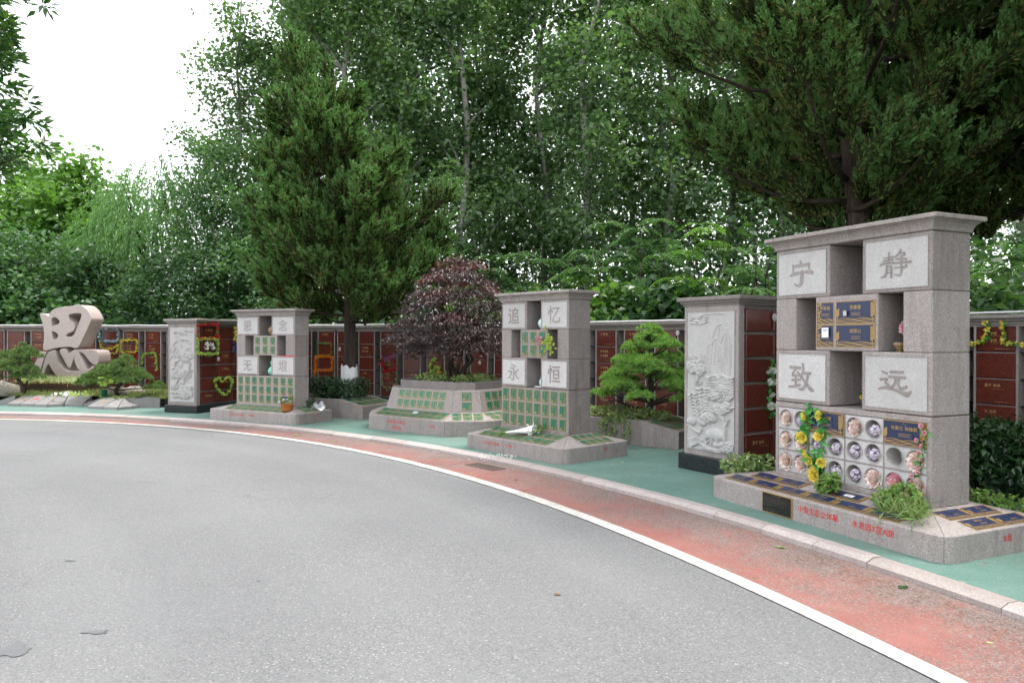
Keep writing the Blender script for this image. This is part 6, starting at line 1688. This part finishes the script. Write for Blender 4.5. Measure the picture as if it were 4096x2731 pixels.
def hit_wall(u, v):
    best = None
    for a, _ in SEC:
        n = Vector((math.cos(R(a)), math.sin(R(a)), 0)); p = plane_hit(u, v, polar(R_WALL * math.cos(R(SEG_DEG / 2)), a), n); x = abs((p - polar(R_WALL * math.cos(R(SEG_DEG / 2)), a)).dot(Vector((-n.y, n.x, 0))))
        if p.y > 0 and (best is None or x < best[0]): best = (x, p, n)
    return best[1], -best[2]
def side_plane(P, th, h_):
    e = Vector((math.sin(R(th)), -math.cos(R(th)), 0)); return Vector(P.location) + e * (h_ + .004), e
oP2, nP2 = side_plane(P2, 69.6, p2h); oP1, nP1 = side_plane(P1, 33.35, p1h)
def garland(label, pts, nrms, fl_mat, leaf_mat, seed, fs=.06, dens=26, name='flower_garland', cat='garland', kind='ball', lsz=.045):
    """string of small artificial flowers along a path on a surface"""
    rg = np.random.default_rng(seed); P = np.array([tuple(p) for p in pts]); Nn = np.array([tuple(n) for n in nrms]); P = P + Nn * .03
    root = thing(name, label, cat, tuple(P.mean(0)), 0, 'artificial flower garlands'); P = P - P.mean(0)
    L = np.r_[0, np.cumsum(np.linalg.norm(np.diff(P, axis=0), axis=1))]
    mb = MB(); mb.tube([tuple(p) for p in P], .004, 4); mb.build('stem', M['plastic_stem'], root)
    def along(n, jit):
        s = np.linspace(0, L[-1], n) if jit == 0 else rg.uniform(0, L[-1], n); return np.stack([np.interp(s, L, P[:, k]) for k in range(3)], 1), np.stack([np.interp(s, L, Nn[:, k]) for k in range(3)], 1)
    n = max(6, int(L[-1] * 95)); C, U = along(n, 1); f = Fol(); C = C + rg.normal(0, .014, C.shape); f.leaves(C, rg.normal(0, 1, C.shape) - U * .2, U + rg.normal(0, .5, C.shape), lsz * rg.uniform(.7, 1.3, n), lsz * .55); link('foliage', f.mesh('foliage', M[leaf_mat]), root)
    fs = fs * 1.12; n = max(3, int(L[-1] * dens)); C, U = along(n, 0); f = Fol(); C = C + rg.normal(0, .010, C.shape) + U * .012
    for c, u in zip(C, U):
        k = 14; d = nrm(rg.normal(0, 1, (k, 3)) + u * .9); s = fs * rg.uniform(.75, 1.2); f.leaves(c + d * s * .3, d, nrm(rg.normal(0, 1, (k, 3))), s * .5, s * .36)
    link('blossoms', f.mesh('blossoms', M[fl_mat]), root)
    return root
c6 = lambda x, y: (x * .3827, 1150 + y * .3827)
c5 = lambda x, y: (600 + x * .36347, 1180 + y * .36347)
c4 = lambda x, y: (1150 + x * .5102, 1000 + y * .5102)
c1 = lambda x, y: (2700 + x * .5938, 800 + y * .5938)
def ring(x0, x1, y0, y1): return [(x0, y0), ((x0 + x1) / 2, y0 - 4), (x1, y0), (x1 + 3, (y0 + y1) / 2), (x1, y1), ((x0 + x1) / 2, y1 + 6), (x0, y1), (x0 - 3, (y0 + y1) / 2), (x0, y0)]
def wg(label, px, cv, *a, **k):
    H = [hit_wall(*cv(*p)) for p in px]; return garland(label, [h_[0] for h_ in H], [h_[1] for h_ in H], *a, **k)
def pg_(label, px, cv, o, n, *a, **k):
    H = [plane_hit(*cv(*p), o, n) for p in px]; return garland(label, H, [n] * len(H), *a, **k)
wg('pale blue and white garland framing a wall panel right of the sculpture', ring(1055, 1240, 425, 555), c6, 'petal_blue', 'plastic_leaf', 1, .085, 22)
wg('yellow garland hanging in a swag below the blue one', [(1060, 568), (1062, 620), (1100, 642), (1190, 640), (1238, 605), (1240, 672), (1180, 690), (1110, 692)], c6, 'petal_yellow', 'plastic_leaf', 2, .07, 20)
wg('yellow and green garland framing a panel, third from the sculpture', ring(1282, 1438, 553, 672), c6, 'petal_yellow', 'plastic_leaf', 3, .065, 22)
wg('dark red garland under the yellow and green frame', [(1280, 690), (1330, 700), (1390, 692), (1436, 705), (1438, 745)], c6, 'petal_red', 'petal_red', 4, .05, 24)
wg('lime green garland bent over a panel beside the left pier', [(1500, 800), (1500, 705), (1560, 685), (1635, 682), (1645, 760), (1652, 860)], c6, 'petal_lime', 'plastic_leaf', 5, .07, 22)
pg_('red rose garland framing the top panel on the left pier side', ring(510, 722, 325, 475), c5, oP2, nP2, 'petal_red', 'plastic_leaf', 6, .065, 22)
pg_('lime green garland framing the second panel on the left pier side', ring(503, 722, 488, 645), c5, oP2, nP2, 'petal_lime', 'plastic_leaf', 7, .07, 24)
pg_('lime green heart-shaped garland low on the left pier side', [(775, 960), (740, 900), (697, 930), (710, 1010), (770, 1085), (820, 1095), (870, 1030), (882, 930), (850, 895), (805, 925)], c5, oP2, nP2, 'petal_lime', 'plastic_leaf', 8, .065, 24)
pg_('yellow garland beside the left monument edge', [(918, 370), (930, 430), (912, 470), (935, 505)], c5, oP2, nP2, 'petal_yellow', 'plastic_leaf', 9, .08, 18)
pg_('violet blue garland beside the left monument edge', [(905, 520), (930, 540), (900, 585), (930, 630)], c5, oP2, nP2, 'petal_violet', 'plastic_leaf', 10, .075, 22)
wg('green garland with tiny orange flowers above the orange one', ring(1848, 2005, 532, 655), c5, 'petal_orange', 'plastic_leaf', 11, .03, 16)
wg('bright orange garland framing a panel left of the juniper trunk', ring(1838, 2012, 680, 822) + [(1834, 760), (1832, 840), (1830, 905)], c5, 'petal_orange', 'petal_orange', 12, .075, 26)
wg('magenta flowers with leaves at the top of the red garland', [(742, 815), (760, 850), (800, 855), (845, 815)], c4, 'petal_magenta', 'plastic_leaf', 13, .09, 18)
wg('large red flower garland left of the purple tree', [(735, 880), (770, 890), (765, 940), (800, 950), (850, 950), (860, 870)], c4, 'petal_red', 'plastic_leaf', 14, .13, 11)
wg('small pink garland on the panel below the red flowers', [(748, 975), (750, 1050), (790, 1100), (830, 1075), (862, 1040), (860, 965)], c4, 'petal_pink', 'plastic_leaf', 15, .04, 18)
wg('yellow and lime flowers left of the purple tree trunk', [(1160, 855), (1130, 900), (1135, 960), (1190, 920), (1195, 950)], c4, 'petal_lime', 'plastic_leaf', 16, .11, 16)
wg('orange flowers at the foot of the lime bunch by the purple tree', [(1125, 975), (1160, 978), (1190, 960)], c4, 'petal_orange', 'plastic_leaf', 17, .08, 18)
wg('violet blossom string right of the purple tree trunk', [(1420, 868), (1422, 905), (1420, 950)], c4, 'petal_magenta', 'plastic_leaf', 18, .04, 22)
wg('sunflower garland on the wall just right of the largest monument', [(1998, 800), (2060, 782), (2110, 800), (2112, 880), (2122, 940), (2060, 955), (1998, 968)], c1, 'petal_yellow', 'plastic_leaf', 19, .075, 14, lsz=.06)
wg('yellow garland on the wall at the right edge', [(2350, 778), (2290, 782), (2232, 795), (2226, 880), (2228, 965), (2290, 960), (2350, 975)], c1, 'petal_yellow', 'plastic_leaf', 20, .06, 18, lsz=.05)
# white chrysanthemums on the left pier side
for k, (x, y) in enumerate(((607, 540), (655, 540), (600, 580), (668, 578))):
    p = plane_hit(*c5(x, y), oP2, nP2) + nP2 * .05; o = link('chrysanthemum', FL['white_ball']); o.matrix_basis = orient(p, nP2, .125, k); tag(o, 'white chrysanthemum, %s of four inside the lime frame on the left pier' % ('upper left', 'upper right', 'lower left', 'lower right')[k], 'flower', 'white chrysanthemums on the left pier')
# garlands with individual roses on the large monument and on the right pier
def rose_garland(label, px, roses, hit, n, key, fs, seed, leaf_n=60, lsz=.07):
    rg = np.random.default_rng(seed); P = [hit(*p) + Vector(n) * .022 for p in px]; root = thing('rose_garland', label, 'garland', tuple(P[0]), 0, 'rose garlands'); o0 = P[0]
    Q = np.array([tuple(p - o0) for p in P]); L = np.r_[0, np.cumsum(np.linalg.norm(np.diff(Q, axis=0), axis=1))]
    mb = MB(); mb.tube([tuple(p) for p in Q], .003, 5); mb.build('stem', M['plastic_stem'], root)
    s = rg.uniform(0, L[-1], leaf_n); C = np.stack([np.interp(s, L, Q[:, k]) for k in range(3)], 1) + rg.normal(0, .012, (leaf_n, 3)); nn = np.array(tuple(n))
    f = Fol(); D = rg.normal(0, 1, C.shape) + np.array([0, 0, -.4]); f.leaves(C + nrm(D) * lsz * .4, D, nn + rg.normal(0, .5, C.shape), lsz * rg.uniform(.7, 1.2, leaf_n), lsz * .45); link('foliage', f.mesh('foliage', M['plastic_leaf']), root)
    for k, p in enumerate(roses):
        w = hit(*p) + Vector(n) * .035 - o0; d = Vector(n) + Vector(rg.normal(0, .35, 3)); o = link('rose', FL[key], root); o.matrix_local = orient(w, d, fs * rg.uniform(.85, 1.15), k)
    return root
nA = -Vector((math.cos(R(24.3)), math.sin(R(24.3)), 0)); g3 = lambda x, y: (3000 + x * .42517, 1600 + y * .42517)
rose_garland('yellow rose garland draped over the tubes of the largest monument', [g3(*p) for p in [(640, 710), (690, 585), (650, 520), (690, 430), (685, 340), (722, 290), (705, 200), (690, 140), (610, 95), (575, 35), (545, 140), (520, 230), (540, 300), (520, 345), (565, 420), (560, 500), (590, 560), (640, 640), (615, 690)]],
             [g3(*p) for p in [(548, 150), (682, 142), (518, 345), (685, 340), (560, 500), (585, 565), (697, 580), (645, 640), (617, 690), (638, 715)]], hit_A, nA, 'rose_yellow', .085, 31, 130, .095)
garl = rose_garland('thin garland of pink-white blossoms at the right edge of the tube panels', [g3(*p) for p in [(1655, 215), (1640, 245), (1668, 300), (1600, 375), (1650, 400), (1632, 480), (1625, 545), (1612, 600), (1600, 680), (1552, 710), (1545, 770), (1540, 830), (1465, 812)]],
             [g3(*p) for p in [(1640, 240), (1668, 305), (1595, 372), (1640, 430), (1625, 495), (1628, 548), (1612, 628), (1604, 680), (1548, 710), (1552, 760), (1545, 825), (1465, 815)]], hit_A, nA, 'peony_pink', .03, 32, 50, .05)
rose_garland('hanging garland of white roses on the dark side of the right pier', [c1(*p) for p in [(655, 1080), (640, 1150), (625, 1220), (640, 1300), (630, 1390), (640, 1470)]], [c1(*p) for p in [(618, 1143), (645, 1150), (620, 1225), (648, 1222), (635, 1305), (625, 1388), (648, 1390)]], lambda u, v: plane_hit(u, v, oP1, nP1), nP1, 'white_rose', .075, 33, 110, .07)
# flowers inside the stone tubes
kinds = ['peony', 'hydrangea', 'peony', 'hydrangea', 'peony', 'peony', 'hydrangea', 'hydrangea', 'hydrangea', 'hydrangea', None, 'peony', 'peony', 'peony', None, 'hydrangea', 'hydrangea', 'peony', 'peony_pink', 'peony']
pos_w = ['top row, first tube', 'top row, second tube', 'top row, third tube', 'top row, fourth tube'] + ['middle row, %s tube' % w for w in ('first', 'second', 'third', 'fourth', 'fifth', 'sixth', 'seventh', 'eighth')] + ['bottom row, %s tube' % w for w in ('first', 'second', 'third', 'fourth', 'fifth', 'sixth', 'seventh', 'eighth')]
rr = random.Random(12)
for k, ((x, z, r), kd) in enumerate(zip(TUBES, kinds)):
    if not kd: continue
    word = {'peony': 'cream and pink artificial peony', 'hydrangea': 'lilac artificial hydrangea', 'peony_pink': 'deep pink artificial lotus'}[kd]
    t = thing('artificial_flower', '%s in the largest monument, %s from the left' % (word, pos_w[k]), 'flower', on_A(x, 0, z), RZA, 'flowers in the stone tubes')
    dx = rr.uniform(0, .25) * r; a = link('bloom', FL[kd], t); a.matrix_local = orient((dx, .025 + rr.uniform(-.01, .02), -.12 * r), (rr.uniform(-.25, .1), -1, .15), 2 * r * rr.uniform(.8, .92), rr.uniform(0, 6))
    if kd != 'hydrangea' and k % 2 == 0: a = link('bloom', FL[kd], t); a.matrix_local = orient((dx - .2 * r, .03, -.5 * r), (-.2, -1, .0), 1.2 * r, 1)
    mb = MB(); mb.tube([(dx, .07, -.2 * r), (dx, .155, -.3 * r)], .006, 5); mb.build('stem', M['plastic_stem'], t)
# ---- vases and pots standing in the openings
def vase(label, root, x, y, z, s, prof, m_, n=20):
    c, sn_ = math.cos(root.rotation_euler.z), math.sin(root.rotation_euler.z)
    mb = MB(); mb.lathe([(r * s, zz * s) for r, zz in prof], n, (0, 0, 0)); o = mb.build('vase', M[m_], None, True); o.location = (root.location.x + c * x - sn_ * y, root.location.y + sn_ * x + c * y, z + .001)
    tag(o, label, 'vase', 'vases in the monument openings'); return o
BULB = [(.20, 0), (.26, .02), (.42, .2), (.48, .4), (.42, .6), (.2, .78), (.10, .9), (.10, 1.15), (.17, 1.25)]
GOURD = [(.2, 0), (.40, .15), (.44, .35), (.34, .55), (.18, .68), (.26, .85), (.25, 1.0), (.10, 1.15), (.08, 1.3), (.13, 1.36)]
JAR = [(.25, 0), (.42, .2), (.46, .45), (.36, .7), (.22, .8), (.26, .88)]
def zrow(d, k): return d['z'][k]
vase('pale celadon vase in the top opening of the middle monument', MBm, dB['xb'] - .035, .12, zrow(dB, 1), .22, BULB, 'celadon_pale')
vase('celadon gourd vase in the lower opening of the middle monument', MBm, dB['xb'] - .03, .14, zrow(dB, 3), .24, GOURD, 'celadon_pale')
vase('small painted jar in the right side opening of the middle monument', MBm, dB['s'] - .02, .16, zrow(dB, 2), .2, JAR, 'ribbon_red')
vase('small blue and white jar in the left side opening of the middle monument', MBm, dB['q'] - .02, .16, zrow(dB, 2), .16, JAR, 'porcelain_white')
vase('brown glazed vase in the top opening of the left monument', MC, dC['xb'] - .07, .14, zrow(dC, 1), .25, BULB, 'brown_glaze')
vase('green gourd vase in the lower opening of the left monument', MC, dC['xb'] - .07, .14, zrow(dC, 3), .27, GOURD, 'celadon')
vase('blue and white jar in the left side opening of the left monument', MC, dC['q'] - .03, .15, zrow(dC, 2), .17, JAR, 'porcelain_white')
vase('blue and white jar in the right side opening of the left monument', MC, dC['s'] - .03, .15, zrow(dC, 2), .17, JAR, 'porcelain_white')
vase('brown incense bowl beside the sunflower pot', MA, dA['s'] - .10, .10, zrow(dA, 2), .16, [(.2, 0), (.12, .1), (.3, .28), (.36, .5), (.33, .5), (.2, .3)], 'brown_glaze')
pp = thing('flower_pot', 'white pot of red and yellow flowers in the largest monument opening', 'flower pot', on_A(dA['s'] - .03, .16, zrow(dA, 2) + .001), RZA)
mb = MB(); mb.lathe([(.035, 0), (.05, .09), (.06, .095), (.06, .11), (.045, .11), (.04, .08)], 18); mb.build('pot', M['porcelain_white'], pp, True)
mb = MB(); mb.tube([(0, 0, .1), (-.02, 0, .2), (-.01, 0, .3)], .004, 5); mb.build('stem', M['plastic_stem'], pp)
for k, (x, z, key, s) in enumerate(((-.02, .31, 'sunflower', .1), (-.045, .25, 'sunflower', .09), (-.05, .2, 'peony_pink', .09), (.0, .2, 'peony_pink', .09), (-.02, .17, 'peony_pink', .08))): o = link('bloom', FL[key], pp); o.matrix_local = orient((x, -.02, z), (-.3, -1, .2), s, k)
f = Fol(); rg = np.random.default_rng(5); C = rg.normal(0, .03, (26, 3)) + np.array([-.01, 0, .16]); f.leaves(C, rg.normal(0, 1, C.shape), rg.normal(0, 1, C.shape), .06, .03); link('foliage', f.mesh('foliage', M['plastic_leaf']), pp)
pp = thing('flower_vase', 'small white vase of yellow flowers in the lower opening of the largest monument', 'vase', on_A(dA['xb'] - .05, .14, zrow(dA, 3) + .001), RZA)
mb = MB(); mb.lathe([(.018, 0), (.024, .03), (.016, .07), (.02, .09)], 12); mb.build('vase_body', M['porcelain_white'], pp, True)
for k, (x, z) in enumerate(((0, .14), (-.03, .12), (-.05, .1))): o = link('bloom', FL['rose_yellow'], pp); o.matrix_local = orient((x, -.01, z), (-.4, -1, .3), .045, k)
f = Fol(); C = rg.normal(0, .022, (20, 3)) + np.array([-.03, 0, .10]); f.leaves(C, rg.normal(0, 1, C.shape), rg.normal(0, 1, C.shape), .045, .022); link('foliage', f.mesh('foliage', M['leaf_hedge']), pp)
mb = MB(); mb.lathe([(.035, 0), (.04, .05), (.032, .12), (.022, .2), (.018, .25), (.004, .29)], 12); o = mb.build('stone_figure', M['rock'], None, True); o.location = on_A(dA['xb'] - .005, .15, zrow(dA, 3) + .001); tag(o, 'small grey stone figure beside the yellow flower vase', 'figurine')
def on_M(root, x, y, z):
    c, s = math.cos(root.rotation_euler.z), math.sin(root.rotation_euler.z); return (root.location.x + c * x - s * y, root.location.y + s * x + c * y, z)
# bunch of lime and pink flowers on the middle monument
pp = thing('flower_bunch', 'bunch of lime green and pink flowers on the middle plaque block', 'flowers', on_M(MBm, dB['r'] + .02, -.03, (zrow(dB, 1) + zrow(dB, 2)) / 2), MBm.rotation_euler.z)
f = Fol(); rg = np.random.default_rng(41); 
for k in range(60):
    c = np.array([rg.normal(.05, .05), rg.uniform(-.06, .02), rg.normal(.02, .085)]); d = nrm(rg.normal(0, 1, (8, 3)) + np.array([0, -.8, .2])); f.leaves(c + d * .012, d, rg.normal(0, 1, d.shape), .03, .022)
link('lime_blooms', f.mesh('lime_blooms', M['petal_lime']), pp)
f = Fol()
for k in range(14):
    c = np.array([rg.normal(-.12, .03), rg.uniform(-.05, .0), rg.normal(.05, .035)]); d = nrm(rg.normal(0, 1, (8, 3)) + np.array([0, -.8, .2])); f.leaves(c + d * .012, d, rg.normal(0, 1, d.shape), .03, .022)
link('pink_blooms', f.mesh('pink_blooms', M['petal_pink']), pp)
# wrapped bouquet on the middle monument pedestal
B0 = on_M(MBm, -.18, -.36, .235)
pp = thing('wrapped_bouquet', 'white paper-wrapped bouquet lying on the middle monument pedestal', 'bouquet', B0, MBm.rotation_euler.z - R(52))
mb = MB(); n = 14; vs = [(0, 0, .02)]; vs = []
for t, r in ((0, .015), (.12, .04), (.30, .10), (.36, .12)):
    for j in range(n): a = 6.28 * j / n; vs.append((r * math.cos(a) * 1.15, t * 1.1, .05 + t * .12 + r * math.sin(a) * .5 + (.015 * (j % 2) if t > .3 else 0)))
mb.add(vs, [(i * n + j, i * n + (j + 1) % n, (i + 1) * n + (j + 1) % n, (i + 1) * n + j) for i in range(3) for j in range(n)]); mb.build('paper_wrap', M['white_paper'], pp)
f = Fol(); rg = np.random.default_rng(43); C = rg.normal(0, 1, (60, 3)) * np.array([.06, .04, .03]) + np.array([0, .40, .10]); f.leaves(C, rg.normal(0, 1, C.shape) + np.array([0, 1, .5]), rg.normal(0, 1, C.shape), .05, .035); link('petals', f.mesh('petals', M['petal_white']), pp)
f = Fol(); C = rg.normal(0, 1, (30, 3)) * np.array([.05, .06, .03]) + np.array([0, .46, .11]); f.leaves(C, rg.normal(0, .5, C.shape) + np.array([0, 1, .5]), rg.normal(0, 1, C.shape), .12, .02); C = rg.normal(0, 1, (14, 3)) * np.array([.012, .03, .01]) + np.array([0, -.05, .04]); f.leaves(C, np.array([0, 1, .1]) + 0 * C, rg.normal(0, 1, C.shape), .14, .012); link('foliage', f.mesh('foliage', M['leaf_shrub']), pp)
# flower basket on the left monument pedestal
pp = thing('flower_basket', 'orange wicker basket of white and blue flowers on the left monument pedestal', 'basket', on_M(MC, dC['h'] - .03, -.17, .235), MC.rotation_euler.z)
mb = MB(); mb.lathe([(.085, 0), (.095, .04), (.12, .12), (.128, .125), (.118, .13), (.10, .11)], 22); mb.build('basket_body', M['wicker'], pp, True)
mb = MB(); mb.tube([(.11 * math.cos(t), 0, .12 + .24 * math.sin(t)) for t in np.linspace(0, math.pi, 12)], .006, 6); mb.build('handle', M['wicker'], pp)
for nm, m_, n_, sd in (('white_blooms', 'petal_white', 14, 1), ('blue_blooms', 'petal_violet', 6, 2), ('foliage', 'leaf_shrub', 20, 3)):
    rg = np.random.default_rng(sd); f = Fol()
    for k in range(n_):
        c = np.array([rg.uniform(-.12, .12), rg.uniform(-.1, .08), .17 + rg.uniform(0, .09)]); d = nrm(rg.normal(0, 1, (9, 3)) + np.array([0, -.3, .5])); f.leaves(c + d * .016, d, rg.normal(0, 1, d.shape), .042, .03)
    link(nm, f.mesh(nm, M[m_]), pp)
# foil-wrapped bunch at the right end of the left monument
pp = thing('foil_bouquet', 'withered bunch in crumpled silver foil at the right end of the left monument', 'bouquet', on_M(MC, dC['h'] + .15, dC['D'] + .02, .24), MC.rotation_euler.z)
rg = np.random.default_rng(47); f = Fol(); C = rg.normal(0, 1, (26, 3)) * np.array([.10, .08, .03]) + np.array([.05, 0, .05]); f.leaves(C, rg.normal(0, 1, C.shape), rg.normal(0, 1, C.shape), .13, .09); link('foil_wrap', f.mesh('foil_wrap', M['foil']), pp)
f = Fol(); C = rg.normal(0, 1, (30, 3)) * np.array([.06, .06, .05]) + np.array([-.09, 0, .12]); f.leaves(C, rg.normal(0, 1, C.shape) + np.array([-.5, 0, .8]), rg.normal(0, 1, C.shape), .12, .035); link('foliage', f.mesh('foliage', M['leaf_dark']), pp)
# red ribbon on the left monument, flower pot in the lawn, small packet and dish
mb = MB(); mb.box(dC['r'] + .07, dC['h'] + .003, -.004, .0 - .001, zrow(dC, 2) - .008, zrow(dC, 2) + .006); o = mb.build('red_ribbon', M['ribbon_red']); o.location = MC.location; o.rotation_euler = MC.rotation_euler; tag(o, 'thin red ribbon lying along the ledge of the left monument', 'ribbon')
pz = depth_at(417, 1580, 16.75); pp = thing('lawn_pot', 'dark green pot of pale lime flowers standing in the sculpture bed', 'flower pot', (pz.x, pz.y, .2))
mb = MB(); mb.lathe([(.05, 0), (.07, .2), (.075, .2), (.065, .19)], 16); mb.build('pot', M['plate_green'], pp, True)
f = Fol(); rg = np.random.default_rng(48)
for k in range(22): c = np.array([rg.normal(0, .09), rg.normal(0, .06), .30 + rg.uniform(0, .20)]); d = nrm(rg.normal(0, 1, (9, 3)) + np.array([0, 0, .5])); f.leaves(c + d * .03, d, rg.normal(0, 1, d.shape), .08, .06)
link('blooms', f.mesh('blooms', M['petal_lime']), pp)
for k, (x, lb, m_) in enumerate(((270, 'white fallen artificial flowers in the grass before the trough', 'petal_white'), (312, 'lime fallen artificial flowers in the grass before the trough', 'petal_lime'))):
    pz = depth_at(x, 1580, 16.9); f = Fol(); C = rg.normal(0, 1, (50, 3)) * np.array([.16, .06, .035]); C[:, 2] = abs(C[:, 2]) + .04; f.leaves(C, rg.normal(0, 1, C.shape), rg.normal(0, 1, C.shape), .08, .06); o = link('fallen_flowers', f.mesh('fallen_flowers', M[m_])); o.location = (pz.x, pz.y, .22); o['label'] = lb; struct(o, 'stuff')
mb = MB(); mb.cbox(-.05, .05, -.028, .028, 0, .02, .003); o = mb.build('small_packet', M['petal_blue']); p_ = PD.location; c, s = math.cos(R(52 - 90)), math.sin(R(52 - 90)); o.location = (p_.x + c * .1 - s * (-1.09), p_.y + s * .1 + c * (-1.09), .322); o.rotation_euler = (R(19), 0, R(52 - 90)); tag(o, 'small blue and white packet lying on the octagonal planter plaques', 'packet')
mb = MB(); mb.lathe([(.03, 0), (.085, .008), (.095, .02), (.085, .018), (.03, .01)], 18); o = mb.build('offering_dish', M['porcelain_white'], None, True); o.location = on_M(MBm, dB['xb'] - .06, .06, zrow(dB, 3) + .001); tag(o, 'white offering dish in the lower opening of the middle monument', 'dish')
# portrait photos on wall panels and pier
for k, (u, v, lb, h_) in enumerate(((3855, 1297, 'oval portrait on the panel at the right edge of the wall', None), (3091, 1270, 'framed double portrait on the dark side of the right pier', 1), (2714, 1332, 'oval portrait on the wall beside the right pier', None), (1362, 1396, 'oval portrait beside the juniper trunk', None), (1922, 1450, 'square portrait on the wall right of the purple tree', None), (870, 1436, 'round portrait on the left pier side', 2))):
    if h_ == 1: p, n_ = plane_hit(u, v, oP1, nP1), nP1
    elif h_ == 2: p, n_ = plane_hit(u, v, oP2, nP2), nP2
    else: p, n_ = hit_wall(u, v)
    mb = MB(); mb.lathe([(.001, .012), (.030, .012), (.036, .010), (.036, 0)], 18, cap=False); mb.m = [0] * len(mb.f)
    o = mb.build('portrait_plaque', M['photo_grey'], None, True); o.matrix_basis = orient(p + Vector(n_) * .022, n_, 1.0) @ Matrix.Diagonal((1, 1.3, 1, 1)); tag(o, lb, 'portrait', 'portrait plaques')
# ---- litter
LEAFM = []
for k, m_ in enumerate(('leaf_varieg', 'leaf_hedge', 'leaf_brown', 'grass_pale')):
    rg = np.random.default_rng(k + 60); V = np.array([[-.5, 0, 0.02], [-.2, .22, .12], [.1, .25, .06], [.5, 0, .1], [.1, -.22, .02], [-.2, -.2, .05], [0, 0, .14]]); F = np.array([[0, 6, 1, 1], [1, 6, 2, 2], [2, 6, 3, 3], [3, 6, 4, 4], [4, 6, 5, 5], [5, 6, 0, 0]])[:, :3]
    LEAFM.append(npmesh('fallen_leaf', V, F, M[m_]))
lv = [(3122, 2189, 0, .10, 'pale green fallen leaf on the red lane before the black notice'), (3613, 2349, 1, .10, 'dark green curled leaf on the red lane below the largest monument'), (2099, 1959, 0, .08, 'pale fallen leaf on the red lane near the white line, right of the drain'), (2230, 2375, 2, .06, 'small brown leaf lying on the open asphalt'), (2062, 1918, 2, .07, 'orange-brown leaf on the red lane right of the drain'), (2162, 1926, 2, .05, 'small brown leaf on the red lane near the kerb'),
      (1184, 1742, 0, .16, 'large pale leaf on the red lane before the left monument'), (1340, 1763, 0, .10, 'pale leaf on the red lane left of the octagonal planter'), (797, 1690, 2, .10, 'orange leaf by the kerb before the left monument'), (2490, 1848, 3, .06, 'yellow leaf beside the middle monument pedestal'), (3520, 2375, 3, .03, 'tiny yellow leaf on the red lane by the dark curled leaf'), (3960, 2570, 3, .04, 'yellow leaf sliver near the lower right corner'), (1890, 1895, 0, .07, 'pale leaf just below the drain'), (1412, 1745, 3, .06, 'yellow leaf by the kerb before the octagonal planter'), (505, 1684, 2, .09, 'brown leaf on the red lane before the left relief pier')]
rr = random.Random(3)
for u, v, k, s, lb in lv:
    p = ground_at(u, v, Z_ROAD + .006 if lb.find('pedestal') < 0 else .003); o = link('fallen_leaf', LEAFM[k]); o.location = p; o.scale = (s, s, s); o.rotation_euler = (rr.uniform(-.1, .1), rr.uniform(-.1, .1), rr.uniform(0, 6.28)); tag(o, lb, 'leaf', 'fallen leaves')
def litter(name, m_, A, n, L, Wd, seed, z):
    rg = np.random.default_rng(seed); f = Fol(); a = rg.uniform(A[0], A[1], n); rr_ = A[2] + (A[3] - A[2]) * rg.random(n) ** A[4]
    C = np.stack([CX + rr_ * np.cos(np.radians(a)), CY + rr_ * np.sin(np.radians(a)), np.full(n, z) + rg.random(n) * .004], 1); D = rg.normal(0, 1, C.shape); D[:, 2] *= .05
    f.leaves(C, D, np.array([0, 0, 1.0]) + 0 * C, L * rg.uniform(.5, 1.3, n), Wd, 0, fold=.03); struct(link(name, f.mesh(name, M[m_])), 'stuff')
litter('needle_litter', 'leaf_brown', (14, 25, 16.85, 17.35, .5), 900, .05, .003, 1, Z_ROAD + .007)
litter('needle_debris', 'leaf_brown', (25, 62, 16.9, 17.38, .35), 700, .03, .004, 2, Z_ROAD + .007)
litter('leaf_litter', 'leaf_brown', (15, 62, 17.6, 21.4, .8), 900, .03, .012, 3, .004)
f = Fol(); rg = np.random.default_rng(9); c0 = np.array(tuple(ground_at(2015, 1826))); C = c0 + rg.normal(0, 1, (90, 3)) * np.array([.17, .10, .003]); C[:, 2] = .006 + rg.random(90) * .006; f.leaves(C, rg.normal(0, 1, C.shape) * np.array([1, 1, .1]), np.array([0, 0, 1.0]) + 0 * C, .035, .025); struct(link('petal_litter', f.mesh('petal_litter', M['petal_white'])), 'stuff')
for u, v, lb in ((2897, 2082, 'small green weed in the kerb joint, left of two'), (3048, 2122, 'small green weed in the kerb joint, right of two')):
    p = ground_at(u, v, Z_ROAD); f = Fol(); n = 22; D = nrm(rg.normal(0, .7, (n, 3)) + np.array([0, 0, 1])); f.leaves(D * .03, D, rg.normal(0, 1, (n, 3)), .06, .016); o = link('kerb_weed', f.mesh('kerb_weed', M['leaf_shrub'])); o.location = p; tag(o, lb, 'weed', 'weeds along the kerb')
